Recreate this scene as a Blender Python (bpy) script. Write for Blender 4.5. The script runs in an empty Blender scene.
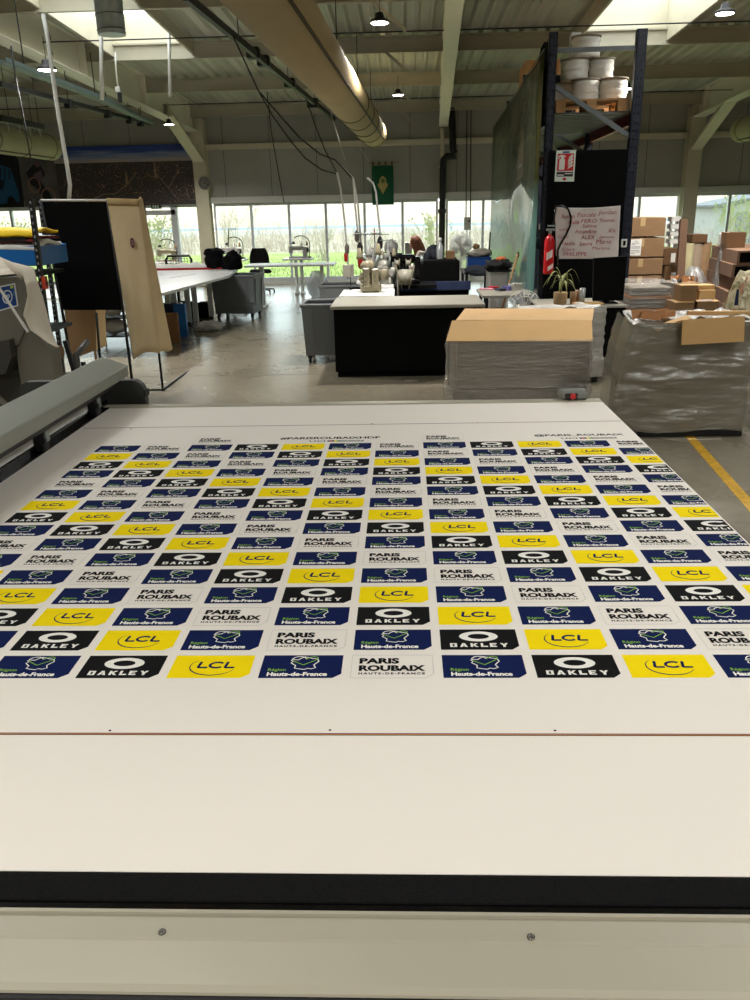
SKY = 4.6
LAMPW = 42
EXPO = 0.0
import bpy, math, random
from mathutils import Vector, Matrix, noise
random.seed(7)
C = bpy.context.scene.collection
PI = math.pi

# ---------------------------------------------------------------- survey of the room
# camera solved from the printed grid, the posts and the wall lines (750 x 1000 frame)
CF, CP, CYAW, CROLL, CH = 815.0, .34297, -.03912, -.02196, 1.65
_F = Vector((math.sin(CYAW)*math.cos(CP), math.cos(CYAW)*math.cos(CP), -math.sin(CP)))
_X = Vector((math.cos(CYAW), -math.sin(CYAW), 0)); _U = _X.cross(_F)
_c, _s = math.cos(CROLL), math.sin(CROLL)
_X, _U = _c*_X + _s*_U, -_s*_X + _c*_U
EYE = Vector((0, 0, CH))
def _ray(x, y): return _F + (x-375)/CF*_X - (y-500)/CF*_U
def PZ(x, y, z=0.0):
    d = _ray(x, y); return EYE + d*((z-CH)/d.z)
def PY(x, y, Y):
    d = _ray(x, y); return EYE + d*(Y/d.y)

# ---------------------------------------------------------------- materials
def lin(c):
    def f(v):
        v /= 255.0
        return v/12.92 if v <= .04045 else ((v+.055)/1.055)**2.4
    return (f(c[0]), f(c[1]), f(c[2]), 1)
MATS = {}
def mat(name, col, rough=.6, metal=0, var=.12, scale=6, bump=0, bscale=40, stretch=None, spec=.5, col2=None, emit=None, coat=0, sheen=0):
    if name in MATS: return MATS[name]
    m = bpy.data.materials.new(name); m.use_nodes = True
    nt = m.node_tree; N = nt.nodes; L = nt.links
    b = N['Principled BSDF']
    b.inputs['Roughness'].default_value = rough; b.inputs['Metallic'].default_value = metal
    b.inputs['Specular IOR Level'].default_value = spec
    if coat: b.inputs['Coat Weight'].default_value = coat; b.inputs['Coat Roughness'].default_value = .12
    c = lin(col)
    tc = N.new('ShaderNodeTexCoord'); mp = N.new('ShaderNodeMapping')
    if stretch: mp.inputs['Scale'].default_value = stretch
    L.new(tc.outputs['Object'], mp.inputs['Vector'])
    n = N.new('ShaderNodeTexNoise'); n.inputs['Scale'].default_value = scale; n.inputs['Detail'].default_value = 5
    L.new(mp.outputs['Vector'], n.inputs['Vector'])
    r = N.new('ShaderNodeValToRGB')
    r.color_ramp.elements[0].position = .3; r.color_ramp.elements[1].position = .7
    if col2: a, d = lin(col2), c
    else: a = tuple(v*(1-var) for v in c[:3])+(1,); d = tuple(min(1, v*(1+var)) for v in c[:3])+(1,)
    r.color_ramp.elements[0].color = a; r.color_ramp.elements[1].color = d
    L.new(n.outputs['Fac'], r.inputs['Fac']); L.new(r.outputs['Color'], b.inputs['Base Color'])
    if bump:
        n2 = N.new('ShaderNodeTexNoise'); n2.inputs['Scale'].default_value = bscale; n2.inputs['Detail'].default_value = 3
        L.new(mp.outputs['Vector'], n2.inputs['Vector'])
        bp = N.new('ShaderNodeBump'); bp.inputs['Strength'].default_value = bump; bp.inputs['Distance'].default_value = .02
        L.new(n2.outputs['Fac'], bp.inputs['Height']); L.new(bp.outputs['Normal'], b.inputs['Normal'])
    if emit:
        b.inputs['Emission Color'].default_value = lin(emit[0]); b.inputs['Emission Strength'].default_value = emit[1]
    MATS[name] = m; return m
def plain(name, col, rough=.5, metal=0, spec=.5):
    if name in MATS: return MATS[name]
    m = bpy.data.materials.new(name); m.use_nodes = True
    b = m.node_tree.nodes['Principled BSDF']
    b.inputs['Base Color'].default_value = lin(col); b.inputs['Roughness'].default_value = rough
    b.inputs['Metallic'].default_value = metal; b.inputs['Specular IOR Level'].default_value = spec
    MATS[name] = m; return m
def film(name, col=(225, 225, 220), trans=.7, rough=.22, bump=.6, stretch=(3, 3, 26), trl=0.0, gl=.35):
    "thin plastic: see-through share, diffuse share and a glossy coat"
    if name in MATS: return MATS[name]
    m = bpy.data.materials.new(name); m.use_nodes = True
    nt = m.node_tree; N = nt.nodes; L = nt.links
    N.remove(N['Principled BSDF']); out = N['Material Output']
    t = N.new('ShaderNodeBsdfTransparent'); d = N.new('ShaderNodeBsdfDiffuse'); g = N.new('ShaderNodeBsdfGlossy')
    d.inputs['Color'].default_value = lin(col); g.inputs['Roughness'].default_value = rough
    g.inputs['Color'].default_value = (.9, .9, .9, 1)
    body = d
    if trl:
        tr = N.new('ShaderNodeBsdfTranslucent'); tr.inputs['Color'].default_value = lin(col)
        mm = N.new('ShaderNodeMixShader'); mm.inputs[0].default_value = trl
        L.new(d.outputs[0], mm.inputs[1]); L.new(tr.outputs[0], mm.inputs[2]); body = mm
    m1 = N.new('ShaderNodeMixShader'); m1.inputs[0].default_value = gl
    L.new(body.outputs[0], m1.inputs[1]); L.new(g.outputs[0], m1.inputs[2])
    m2 = N.new('ShaderNodeMixShader'); m2.inputs[0].default_value = trans
    L.new(m1.outputs[0], m2.inputs[1]); L.new(t.outputs[0], m2.inputs[2]); L.new(m2.outputs[0], out.inputs['Surface'])
    tc = N.new('ShaderNodeTexCoord'); mp = N.new('ShaderNodeMapping'); mp.inputs['Scale'].default_value = stretch
    n = N.new('ShaderNodeTexNoise'); n.inputs['Scale'].default_value = 3; n.inputs['Detail'].default_value = 5; n.inputs['Distortion'].default_value = .6
    L.new(tc.outputs['Object'], mp.inputs['Vector']); L.new(mp.outputs['Vector'], n.inputs['Vector'])
    bp = N.new('ShaderNodeBump'); bp.inputs['Strength'].default_value = bump; bp.inputs['Distance'].default_value = .03
    L.new(n.outputs['Fac'], bp.inputs['Height'])
    for s in (d, g): L.new(bp.outputs['Normal'], s.inputs['Normal'])
    MATS[name] = m; return m
def glass(name, tint=(235, 242, 240), refl=.06):
    if name in MATS: return MATS[name]
    m = bpy.data.materials.new(name); m.use_nodes = True
    nt = m.node_tree; N = nt.nodes; L = nt.links
    N.remove(N['Principled BSDF']); out = N['Material Output']
    t = N.new('ShaderNodeBsdfTransparent'); t.inputs['Color'].default_value = lin(tint)
    g = N.new('ShaderNodeBsdfGlossy'); g.inputs['Roughness'].default_value = .03
    m2 = N.new('ShaderNodeMixShader'); m2.inputs[0].default_value = refl
    L.new(t.outputs[0], m2.inputs[1]); L.new(g.outputs[0], m2.inputs[2]); L.new(m2.outputs[0], out.inputs['Surface'])
    MATS[name] = m; return m

# ---------------------------------------------------------------- mesh builder
class MB:
    def __init__(s): s.v = []; s.f = []; s.m = []; s.sm = []; s.mi = 0; s.smooth = False
    def add(s, vs, fs, smooth=None):
        o = len(s.v); s.v += [Vector(p) for p in vs]
        for f in fs: s.f.append([i+o for i in f]); s.m.append(s.mi); s.sm.append(s.smooth if smooth is None else smooth)
        return s
    def mat(s, i): s.mi = i; return s
    def box(s, a, b, rz=0, c=None, bev=0, M=None):
        x0, x1 = sorted((a[0], b[0])); y0, y1 = sorted((a[1], b[1])); z0, z1 = sorted((a[2], b[2]))
        if bev:
            e = min(bev, (x1-x0)/2.01, (y1-y0)/2.01, (z1-z0)/2.01)
            vs = []
            for z, k in ((z0, e), (z0+e, 0), (z1-e, 0), (z1, e)):
                i = k
                vs += [(x0+e+0*i, y0+i, z), (x1-e, y0+i, z), (x1-i, y0+e, z), (x1-i, y1-e, z), (x1-e, y1-i, z), (x0+e, y1-i, z), (x0+i, y1-e, z), (x0+i, y0+e, z)]
            fs = [list(range(7, -1, -1)), list(range(24, 32))]
            for r in range(3):
                for k in range(8): fs.append([r*8+k, r*8+(k+1) % 8, r*8+8+(k+1) % 8, r*8+8+k])
        else:
            vs = [(x0, y0, z0), (x1, y0, z0), (x1, y1, z0), (x0, y1, z0), (x0, y0, z1), (x1, y0, z1), (x1, y1, z1), (x0, y1, z1)]
            fs = [(3, 2, 1, 0), (4, 5, 6, 7), (0, 1, 5, 4), (1, 2, 6, 5), (2, 3, 7, 6), (3, 0, 4, 7)]
        if rz:
            cx, cy = c if c else ((x0+x1)/2, (y0+y1)/2)
            co, si = math.cos(rz), math.sin(rz)
            vs = [(cx+(x-cx)*co-(y-cy)*si, cy+(x-cx)*si+(y-cy)*co, z) for x, y, z in vs]
        if M: vs = [M @ Vector(p) for p in vs]
        return s.add(vs, fs, False)
    def quad(s, *p): return s.add(p, [list(range(len(p)))], False)
    def slab(s, p, t):
        "polygon given thickness t along its normal (downwards/backwards)"
        p = [Vector(q) for q in p]; n = (p[1]-p[0]).cross(p[2]-p[0]).normalized()*t; k = len(p)
        vs = p+[q-n for q in p]
        fs = [list(range(k)), list(range(2*k-1, k-1, -1))]+[[(i+1) % k, i, k+i, k+(i+1) % k] for i in range(k)]
        return s.add(vs, fs, False)
    def prism(s, poly, z0, z1):
        k = len(poly); vs = [(x, y, z0) for x, y in poly]+[(x, y, z1) for x, y in poly]
        fs = [list(range(k-1, -1, -1)), list(range(k, 2*k))]+[[i, (i+1) % k, k+(i+1) % k, k+i] for i in range(k)]
        return s.add(vs, fs, False)
    def prof_y(s, poly, y0, y1, skew=0):
        "outline in x,z swept along y"
        k = len(poly); vs = [(x, y0, z) for x, z in poly]+[(x+skew, y1, z) for x, z in poly]
        fs = [list(range(k)), list(range(2*k-1, k-1, -1))]+[[(i+1) % k, i, k+i, k+(i+1) % k] for i in range(k)]
        return s.add(vs, fs, False)
    def prof_x(s, poly, x0, x1):
        "outline in y,z swept along x"
        k = len(poly); vs = [(x0, y, z) for y, z in poly]+[(x1, y, z) for y, z in poly]
        fs = [list(range(k-1, -1, -1)), list(range(k, 2*k))]+[[i, (i+1) % k, k+(i+1) % k, k+i] for i in range(k)]
        return s.add(vs, fs, False)
    def tube(s, pts, r, n=8, cap=True, r2=None):
        pts = [Vector(p) for p in pts]; k = len(pts); vs = []; fs = []
        up = None
        for i, p in enumerate(pts):
            d = (pts[min(i+1, k-1)]-pts[max(i-1, 0)]).normalized()
            if up is None: up = Vector((0, 0, 1)) if abs(d.z) < .9 else Vector((1, 0, 0))
            a = d.cross(up).normalized(); b = a.cross(d).normalized(); up = b
            if isinstance(r, (list, tuple)): rr = r[i]
            elif r2 is not None: rr = r+(r2-r)*i/(k-1)
            else: rr = r
            for j in range(n):
                t = 2*PI*j/n; vs.append(p+a*(rr*math.cos(t))+b*(rr*math.sin(t)))
        for i in range(k-1):
            for j in range(n): fs.append([i*n+(j+1) % n, i*n+j, (i+1)*n+j, (i+1)*n+(j+1) % n])
        s.add(vs, fs, n > 5)
        if cap:
            o = len(s.v)-len(vs)
            s.f.append([o+j for j in range(n)]); s.m.append(s.mi); s.sm.append(False)
            s.f.append([o+(k-1)*n+j for j in range(n-1, -1, -1)]); s.m.append(s.mi); s.sm.append(False)
        return s
    def bar(s, a, b, w, h):
        "rectangular bar from a to b, w across (horizontal), h in the other sense"
        a = Vector(a); b = Vector(b); d = (b-a).normalized()
        up = Vector((0, 0, 1)) if abs(d.z) < .98 else Vector((0, 1, 0))
        x = d.cross(up).normalized()*w/2; y = x.cross(d).normalized()*h/2
        vs = [a-x-y, a+x-y, a+x+y, a-x+y, b-x-y, b+x-y, b+x+y, b-x+y]
        return s.add(vs, [(0, 1, 2, 3), (7, 6, 5, 4), (1, 0, 4, 5), (2, 1, 5, 6), (3, 2, 6, 7), (0, 3, 7, 4)], False)
    def lathe(s, prof, c=(0, 0, 0), n=24, M=None, smooth=True):
        vs = []; fs = []
        for r, z in prof:
            for j in range(n): vs.append(Vector((c[0]+r*math.cos(2*PI*j/n), c[1]+r*math.sin(2*PI*j/n), c[2]+z)))
        if M: vs = [M @ (v-Vector(c))+Vector(c) for v in vs]
        for i in range(len(prof)-1):
            for j in range(n): fs.append([i*n+j, i*n+(j+1) % n, (i+1)*n+(j+1) % n, (i+1)*n+j])
        s.add(vs, fs, smooth)
        o = len(s.v)-len(vs)
        if prof[0][0] > 1e-5: s.f.append([o+j for j in range(n-1, -1, -1)]); s.m.append(s.mi); s.sm.append(False)
        if prof[-1][0] > 1e-5: s.f.append([o+(len(prof)-1)*n+j for j in range(n)]); s.m.append(s.mi); s.sm.append(False)
        return s
    def blob(s, c, r, n=14, amp=.12, fr=2.0, seed=0, flat=None):
        "lumpy ellipsoid; flat = lowest z"
        rx, ry, rz = r if isinstance(r, (list, tuple)) else (r, r, r)
        vs = []; fs = []; m = n
        for i in range(n+1):
            th = PI*i/n
            for j in range(2*m):
                ph = PI*j/m
                d = Vector((math.sin(th)*math.cos(ph), math.sin(th)*math.sin(ph), math.cos(th)))
                k = 1+amp*noise.noise(d*fr+Vector((seed*7.3, seed, 0)))*2
                z = c[2]+rz*d.z*k
                if flat is not None: z = max(z, flat)
                vs.append((c[0]+rx*d.x*k, c[1]+ry*d.y*k, z))
        for i in range(n):
            for j in range(2*m): fs.append([i*2*m+j, (i+1)*2*m+j, (i+1)*2*m+(j+1) % (2*m), i*2*m+(j+1) % (2*m)])
        return s.add(vs, fs, True)
    def grid(s, fn, nu, nv, thick=0, smooth=True):
        vs = [Vector(fn(i/nu, j/nv)) for j in range(nv+1) for i in range(nu+1)]
        w = nu+1
        fs = [[j*w+i, j*w+i+1, (j+1)*w+i+1, (j+1)*w+i] for j in range(nv) for i in range(nu)]
        if thick:
            nrm = [Vector((0, 0, 0)) for _ in vs]
            for f in fs:
                q = (vs[f[1]]-vs[f[0]]).cross(vs[f[3]]-vs[f[0]])
                for i in f: nrm[i] += q
            k = len(vs)
            vs = vs+[vs[i]-nrm[i].normalized()*thick for i in range(k)]
            fs = fs+[[k+i for i in reversed(f)] for f in fs]
            edge = [j for j in range(nu)]+[nu+j*w for j in range(nv)]+[nv*w+nu-i for i in range(nu)]+[(nv-j)*w for j in range(nv)]
            for a, b in zip(edge, edge[1:]+edge[:1]): fs.append([b, a, k+a, k+b])
        return s.add(vs, fs, smooth)
    def mesh(s, name, mats, org=(0, 0, 0)):
        o = Vector(org); me = bpy.data.meshes.new(name)
        me.from_pydata([tuple(v-o) for v in s.v], [], s.f)
        for m in (mats if isinstance(mats, (list, tuple)) else [mats]): me.materials.append(m)
        me.polygons.foreach_set('material_index', s.m); me.polygons.foreach_set('use_smooth', s.sm)
        me.update(); return me
    def build(s, name, mats, parent=None, loc=None):
        if parent is not None:
            w = parent.get('_o', (0, 0, 0)); o = bpy.data.objects.new(name, s.mesh(name, mats, w))
            C.objects.link(o); o.parent = parent; o['_o'] = tuple(w)
        else:
            if loc is None:
                xs = [v.x for v in s.v]; ys = [v.y for v in s.v]
                loc = ((min(xs)+max(xs))/2, (min(ys)+max(ys))/2, min(v.z for v in s.v))
            o = bpy.data.objects.new(name, s.mesh(name, mats, loc)); o.location = loc; C.objects.link(o); o['_o'] = tuple(loc)
        return o
def tag(o, label=None, cat=None, group=None, kind=None):
    if label: o['label'] = label
    if cat: o['category'] = cat
    if group: o['group'] = group
    if kind: o['kind'] = kind
    return o
def thing(name, label, cat, loc=(0, 0, 0), group=None, kind=None):
    o = bpy.data.objects.new(name, None); C.objects.link(o); o.location = loc; o.empty_display_size = .05
    o['_o'] = tuple(loc); return tag(o, label, cat, group, kind)
KIDS = {}
def copy_tree(o, parent=None, loc=None, rz=None, scale=None, label=None, group=None):
    c = o.copy(); C.objects.link(c); c.parent = parent
    for ch in [k for k in bpy.data.objects if k.parent == o]: copy_tree(ch, c)
    if parent is None:
        if loc is not None: c.location = loc
        if rz is not None: c.rotation_euler = (0, 0, rz)
        if scale is not None: c.scale = scale if hasattr(scale, '__len__') else (scale,)*3
        if label: c['label'] = label
        if group: c['group'] = group
    return c
def struct(name, mb, m, parent=None):
    o = mb.build(name, m, parent)
    if parent is None: o['kind'] = 'structure'
    return o
def single(name, mb, m, label, cat, group=None, kind=None): return tag(mb.build(name, m), label, cat, group, kind)

# text helper: returns (verts, faces) in a 0..w x 0..h box
_tc = {}
def text_geo(txt, bold=0.0, shear=0.0, spacing=1.0):
    key = (txt, bold, shear, spacing)
    if key in _tc: return _tc[key]
    cu = bpy.data.curves.new('t', 'FONT'); cu.body = txt; cu.offset = bold; cu.shear = shear; cu.space_character = spacing
    cu.resolution_u = 3
    ob = bpy.data.objects.new('t', cu); C.objects.link(ob)
    dg = bpy.context.evaluated_depsgraph_get(); dg.update()
    me = ob.evaluated_get(dg).to_mesh()
    vs = [v.co.copy() for v in me.vertices]; fs = [list(p.vertices) for p in me.polygons]
    # fill direction: face +z
    fx = []
    for f in fs:
        n = (vs[f[1]]-vs[f[0]]).cross(vs[f[2]]-vs[f[0]])
        fx.append(f if n.z >= 0 else list(reversed(f)))
    ob.evaluated_get(dg).to_mesh_clear(); C.objects.unlink(ob); bpy.data.objects.remove(ob); bpy.data.curves.remove(cu)
    x0 = min(v.x for v in vs); x1 = max(v.x for v in vs); y0 = min(v.y for v in vs); y1 = max(v.y for v in vs)
    vs = [((v.x-x0)/(x1-x0), (v.y-y0)/(y1-y0)) for v in vs]
    _tc[key] = (vs, fx); return _tc[key]
def put_text(mb, txt, x0, y0, w, h, fn, **kw):
    "fn(u, v) -> world point"
    vs, fs = text_geo(txt, **kw)
    mb.add([fn(x0+a*w, y0+b*h) for a, b in vs], fs, False)
def ribbon(mb, pts, w, fn, closed=False):
    "flat stroke of width w (number or list) through 2-D points"
    k = len(pts); L_ = []; R_ = []
    for i in range(k):
        if closed: a, b = pts[(i-1) % k], pts[(i+1) % k]
        else: a, b = pts[max(i-1, 0)], pts[min(i+1, k-1)]
        dx, dy = b[0]-a[0], b[1]-a[1]; l = math.hypot(dx, dy) or 1
        ww = (w[i] if isinstance(w, (list, tuple)) else w)/2
        L_.append((pts[i][0]-dy/l*ww, pts[i][1]+dx/l*ww)); R_.append((pts[i][0]+dy/l*ww, pts[i][1]-dx/l*ww))
    vs = [fn(*p) for p in L_+R_]; fs = []
    for i in range(k if closed else k-1):
        j = (i+1) % k; fs.append([k+i, k+j, j, i])
    mb.add(vs, fs, False)
def arc(cx, cy, rx, ry, a0, a1, n=16):
    return [(cx+rx*math.cos(math.radians(a0+(a1-a0)*i/n)), cy+ry*math.sin(math.radians(a0+(a1-a0)*i/n))) for i in range(n+1)]
# ================================================================ the hall
WY = 20.0                     # inner face of the glazed end wall
def zb(y): return 3.62+.042*(19.8-y)          # underside of the purlins: the roof falls towards the glazing
SK = .035                      # the rafters run slightly askew of the cutter
M_wall = mat('grey sandwich panel', (168, 168, 160), .6, var=.04, scale=2)
M_cream = mat('cream painted steel', (205, 200, 176), .45, var=.05, scale=3)
M_pur = mat('purlin primer', (178, 174, 154), .5, var=.06, scale=3)
M_deck = mat('galvanised roof deck', (186, 186, 172), .5, .15, var=.12, scale=3, stretch=(1, .1, 1))
M_trimw = mat('white window trim', (205, 206, 200), .45, var=.03)
M_alu = mat('grey anodised frame', (200, 204, 208), .5, 0, var=.04)
M_dark = mat('matt black steel', (22, 23, 25), .5, var=.1)
M_galv = mat('galvanised steel', (150, 160, 158), .4, .55, var=.12, scale=14)

def concrete():
    m = bpy.data.materials.new('polished concrete'); m.use_nodes = True
    nt = m.node_tree; N = nt.nodes; L = nt.links; b = N['Principled BSDF']
    tc = N.new('ShaderNodeTexCoord')
    n1 = N.new('ShaderNodeTexNoise'); n1.inputs['Scale'].default_value = .7; n1.inputs['Detail'].default_value = 8; n1.inputs['Distortion'].default_value = .5
    n2 = N.new('ShaderNodeTexNoise'); n2.inputs['Scale'].default_value = 14; n2.inputs['Detail'].default_value = 6
    for n in (n1, n2): L.new(tc.outputs['Object'], n.inputs['Vector'])
    r = N.new('ShaderNodeValToRGB'); r.color_ramp.elements[0].position = .3; r.color_ramp.elements[1].position = .72
    r.color_ramp.elements[0].color = lin((118, 110, 94)); r.color_ramp.elements[1].color = lin((150, 141, 122))
    mx = N.new('ShaderNodeMixRGB'); mx.blend_type = 'MULTIPLY'; mx.inputs[0].default_value = .35
    L.new(n1.outputs['Fac'], r.inputs['Fac']); L.new(r.outputs['Color'], mx.inputs[1]); L.new(n2.outputs['Fac'], mx.inputs[2])
    L.new(mx.outputs[0], b.inputs['Base Color'])
    rr = N.new('ShaderNodeMapRange'); rr.inputs['To Min'].default_value = .2; rr.inputs['To Max'].default_value = .32
    L.new(n1.outputs['Fac'], rr.inputs['Value']); L.new(rr.outputs[0], b.inputs['Roughness'])
    bp = N.new('ShaderNodeBump'); bp.inputs['Strength'].default_value = .12; bp.inputs['Distance'].default_value = .01
    n3 = N.new('ShaderNodeTexNoise'); n3.inputs['Scale'].default_value = 5; L.new(tc.outputs['Object'], n3.inputs['Vector'])
    L.new(n3.outputs['Fac'], bp.inputs['Height']); L.new(bp.outputs['Normal'], b.inputs['Normal'])
    return m
M_floor = concrete()
g = MB(); g.box((-14, -7, -.2), (14, WY+.15, 0))
g.mat(1)
for y in (8.63, 14.2): g.box((-14, y-.006, 0), (14, y+.006, .0008))
for x in (-3.6, 3.4): g.box((x-.006, -7, 0), (x+.006, WY, .0008))
struct('floor', g, [M_floor, plain('joint filler', (70, 66, 58))])

# end wall above the glazing, with vertical panel joints and two horizontal rails
g = MB(); g.box((-14, WY, 1.98), (14, WY+.15, 4.3))
g.mat(1)
x = -13.6
while x < 14: g.box((x-.006, WY-.004, 1.98), (x+.006, WY, 4.3)); x += 1.06
struct('wall_far', g, [M_wall, plain('panel joint', (84, 84, 78))])
g = MB(); g.box((-14, WY, -.2), (14, WY+.15, .06)); struct('baseboard_far', g, M_trimw)
for i, (z0, z1, d) in enumerate(((2.98, 3.1, .14), (1.84, 1.98, .1))):
    g = MB(); g.box((-14, WY-d, z0), (14, WY+(.15 if i else 0), z1), bev=.008)
    struct('trim_%d' % (i+1), g, M_cream if i == 0 else M_trimw)
for nm, a, b in (('wall_left', (-14.15, -7, -.2), (-14, WY+.15, 5)), ('wall_right', (14, -7, -.2), (14.15, WY+.15, 5)), ('wall_back', (-14.15, -7.15, -.2), (14.15, -7, 5))):
    g = MB(); g.box(a, b); struct(nm, g, M_wall)

# glazing: five bays between the posts, each a window with frame, mullions and panes
COLX = (-10.2, -4.7, .9, 6.45, 12)
M_glass = glass('window glass')
bays = [(-14, -10.35), (-10.05, -4.72), (-4.4, .82), (1.0, 6.32), (6.6, 11.9), (12.1, 14)]
for i, (x0, x1) in enumerate(bays):
    r = thing('window_%d' % (i+1), None, None, ((x0+x1)/2, WY+.05, .06), kind='structure')
    g = MB(); y0, y1 = WY+.02, WY+.09
    g.box((x0, y0, .06), (x1, y1, .16)); g.box((x0, y0, 1.78), (x1, y1, 1.84))
    g.box((x0, y0, .16), (x0+.05, y1, 1.78)); g.box((x1-.05, y0, .16), (x1, y1, 1.78))
    g.build('frame', M_alu, r)
    xs = {1: [-9.2, -8.35, -7.5, -6.62, -5.28], 2: [-3.52, -2.64, -1.78, -.88, 0.0], 3: [1.86, 2.75, 3.64, 4.53, 5.42], 4: [7.45, 8.35, 9.2, 10.1]}.get(i, [(x0+x1)/2])
    edges = [x0+.05]+xs+[x1-.05]
    for x in xs: MB().box((x-.028, y0-.01, .16), (x+.028, y1, 1.78)).build('mullion', M_alu, r)
    for a, b in zip(edges, edges[1:]):
        if i == 1 and abs(b+5.28) < .01: continue
        MB().box((a+.02, WY+.05, .16), (b-.02, WY+.058, 1.78)).build('pane', M_glass, r)
# glazed door in the second bay, under a small exit sign
r = thing('door_1', None, None, (-5.95, WY+.03, .06), kind='structure')
g = MB(); g.box((-6.6, WY-.02, .06), (-6.5, WY+.1, 1.66)); g.box((-5.4, WY-.02, .06), (-5.26, WY+.1, 1.78)); g.box((-6.6, WY-.02, 1.62), (-5.3, WY+.1, 1.72)); g.box((-6.5, WY, .06), (-5.4, WY+.08, .2))
g.build('frame', M_alu, r)
MB().box((-6.5, WY+.05, .2), (-5.4, WY+.058, 1.62)).build('pane', M_glass, r)
MB().box((-6.5, WY+.05, 1.72), (-5.4, WY+.058, 1.78)).build('transom', M_glass, r)
g = MB(); g.tube([(-5.5, WY-.02, .8), (-5.5, WY-.06, .82), (-5.5, WY-.06, 1.0), (-5.5, WY-.02, 1.02)], .012); g.build('door_handle', M_galv, r)

# columns
def column(n, x, w=.3):
    y = WY-.02; h = zb(y)
    g = MB()
    g.box((x-w/2, y-.30, 0), (x+w/2, y-.285, h)); g.box((x-w/2, y-.015, 0), (x+w/2, y, h)); g.box((x-.012, y-.285, 0), (x+.012, y-.015, h))
    g.box((x-w/2, y-.3, 0), (x+w/2, y, .02))
    g.mat(1)
    for k in range(6):
        for s in (-1, 1): g.box((x+s*.09-.012, y-.312, 2.75+k*.13), (x+s*.09+.012, y-.3, 2.775+k*.13))
    g.mat(0)
    # end plate and haunch strut up to the rafter
    g.box((x-w/2, y-.33, h-.9), (x+w/2, y-.30, h))
    a = Vector((x, y-.3, 2.72)); b = Vector((x-SK*2.2, y-2.35, zb(y-2.35)-.23)); g.bar(a, b, .24, .015)
    g.bar(a+Vector((0, 0, .12)), b+Vector((0, 0, .12)), .02, .22)
    return struct('trim_%d' % n, g, [M_cream, M_dark])
column(3, -4.56); column(4, 6.45); column(5, -10.2); column(6, 12)
g = MB(); g.box((.86, WY-.18, 0), (.94, WY-.02, zb(WY)-.3)); g.box((.82, WY-.2, 2.5), (1.0, WY-.02, 2.54)); struct('trim_7', g, M_cream)

# rafters: I-sections running back over the viewer
def rafter(n, x, w=.2, deep=.51, yend=-7, up=.12):
    g = MB(); ya, yb = WY-.05, yend
    def P(dx, dz, y): return (x-SK*(WY-y)+dx, y, zb(y)+dz+up)
    for dx0, dx1, z0, z1 in ((-w/2, w/2, .13, .145), (-w/2, w/2, .145-deep, .16-deep), (-.008, .008, .16-deep, .13)):
        vs = [P(dx0, z0, yb), P(dx1, z0, yb), P(dx1, z0, ya), P(dx0, z0, ya), P(dx0, z1, yb), P(dx1, z1, yb), P(dx1, z1, ya), P(dx0, z1, ya)]
        g.add(vs, [(3, 2, 1, 0), (4, 5, 6, 7), (0, 1, 5, 4), (1, 2, 6, 5), (2, 3, 7, 6), (3, 0, 4, 7)], False)
    y = WY-1.0
    while y > yend:
        g.box(Vector(P(-w/2+.01, .16-deep, y))+Vector((0, -.006, 0)), Vector(P(w/2-.01, .13, y))+Vector((0, .006, 0))); y -= 2.7
    return struct('trim_%d' % n, g, M_raft)
M_raft = mat('rafter white', (232, 229, 210), .42, var=.03, scale=3)
rafter(8, -4.62, .26, .54); rafter(9, .93, .2, .42, up=0); rafter(10, 6.45, .26); rafter(11, -10.2); rafter(12, 12)

# purlins; a small angle brace drops to the middle rafter
PY_ = [19.55, 16.6, 13.9, 11.2, 8.5, 5.8, 3.1, .4, -2.3, -5]
SKL = (-4.38, -3.18); SKR = (2.62, 3.95)       # the two strips of roof light
for i, y in enumerate(PY_):
    g = MB(); z = zb(y)
    spans = [(-14, 14)] if y > 13 or y < -4 else [(-14, SKR[0]), (SKR[1], 14)]
    for a, b in spans:
        g.box((a, y-.03, z), (b, y+.03, z+.018)); g.box((a, y-.006, z+.018), (b, y+.006, z+.2)); g.box((a, y-.06, z+.2), (b, y+.06, z+.225))
    for xx in (-.1,):
        c = Vector((xx+.55-SK*(WY-y), y-.02, z-.02))
        g.bar(c+Vector((-.55, 0, .1)), c+Vector((-.08, 0, -.3)), .03, .04)
    struct('trim_%d' % (13+i), g, M_pur)
# round tie rods between purlins
g = MB()
for y in (17.6, 12.4):
    g.tube([(-14, y, zb(y)-.05), (14, y, zb(y)-.05)], .009, 6)
struct('trim_23', g, M_dark)

# profiled deck
def deck(g, x0, x1, y0, y1):
    n = max(1, round((x1-x0)/.2)); p = (x1-x0)/n; prof = []
    for k in range(n):
        a = x0+k*p
        prof += [(a, 0), (a+.1*p, 0), (a+.3*p, .05), (a+.8*p, .05), (a+1.0*p-.0001, 0)]
    m = len(prof); vs = []
    for y in (y0, y1): vs += [(x, y, zb(y)+.226+h) for x, h in prof]
    for y in (y0, y1): vs += [(x, y, zb(y)+.34) for x, h in prof]
    fs = []
    for k in range(m-1):
        fs.append([k+1, k, m+k, m+k+1]); fs.append([2*m+k, 2*m+k+1, 3*m+k+1, 3*m+k])
    g.add(vs, fs, False)
g = MB()
deck(g, -14, SKL[0], -7, 13.9); deck(g, SKL[1], SKR[0], -7, 13.9); deck(g, SKR[1], 14, -7, 13.9); deck(g, -14, 14, 13.9, WY+.15)
deck(g, SKL[0], SKL[1], -7, -2.3); deck(g, SKR[0], SKR[1], -7, -2.3)
struct('ceiling', g, M_deck)

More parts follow.
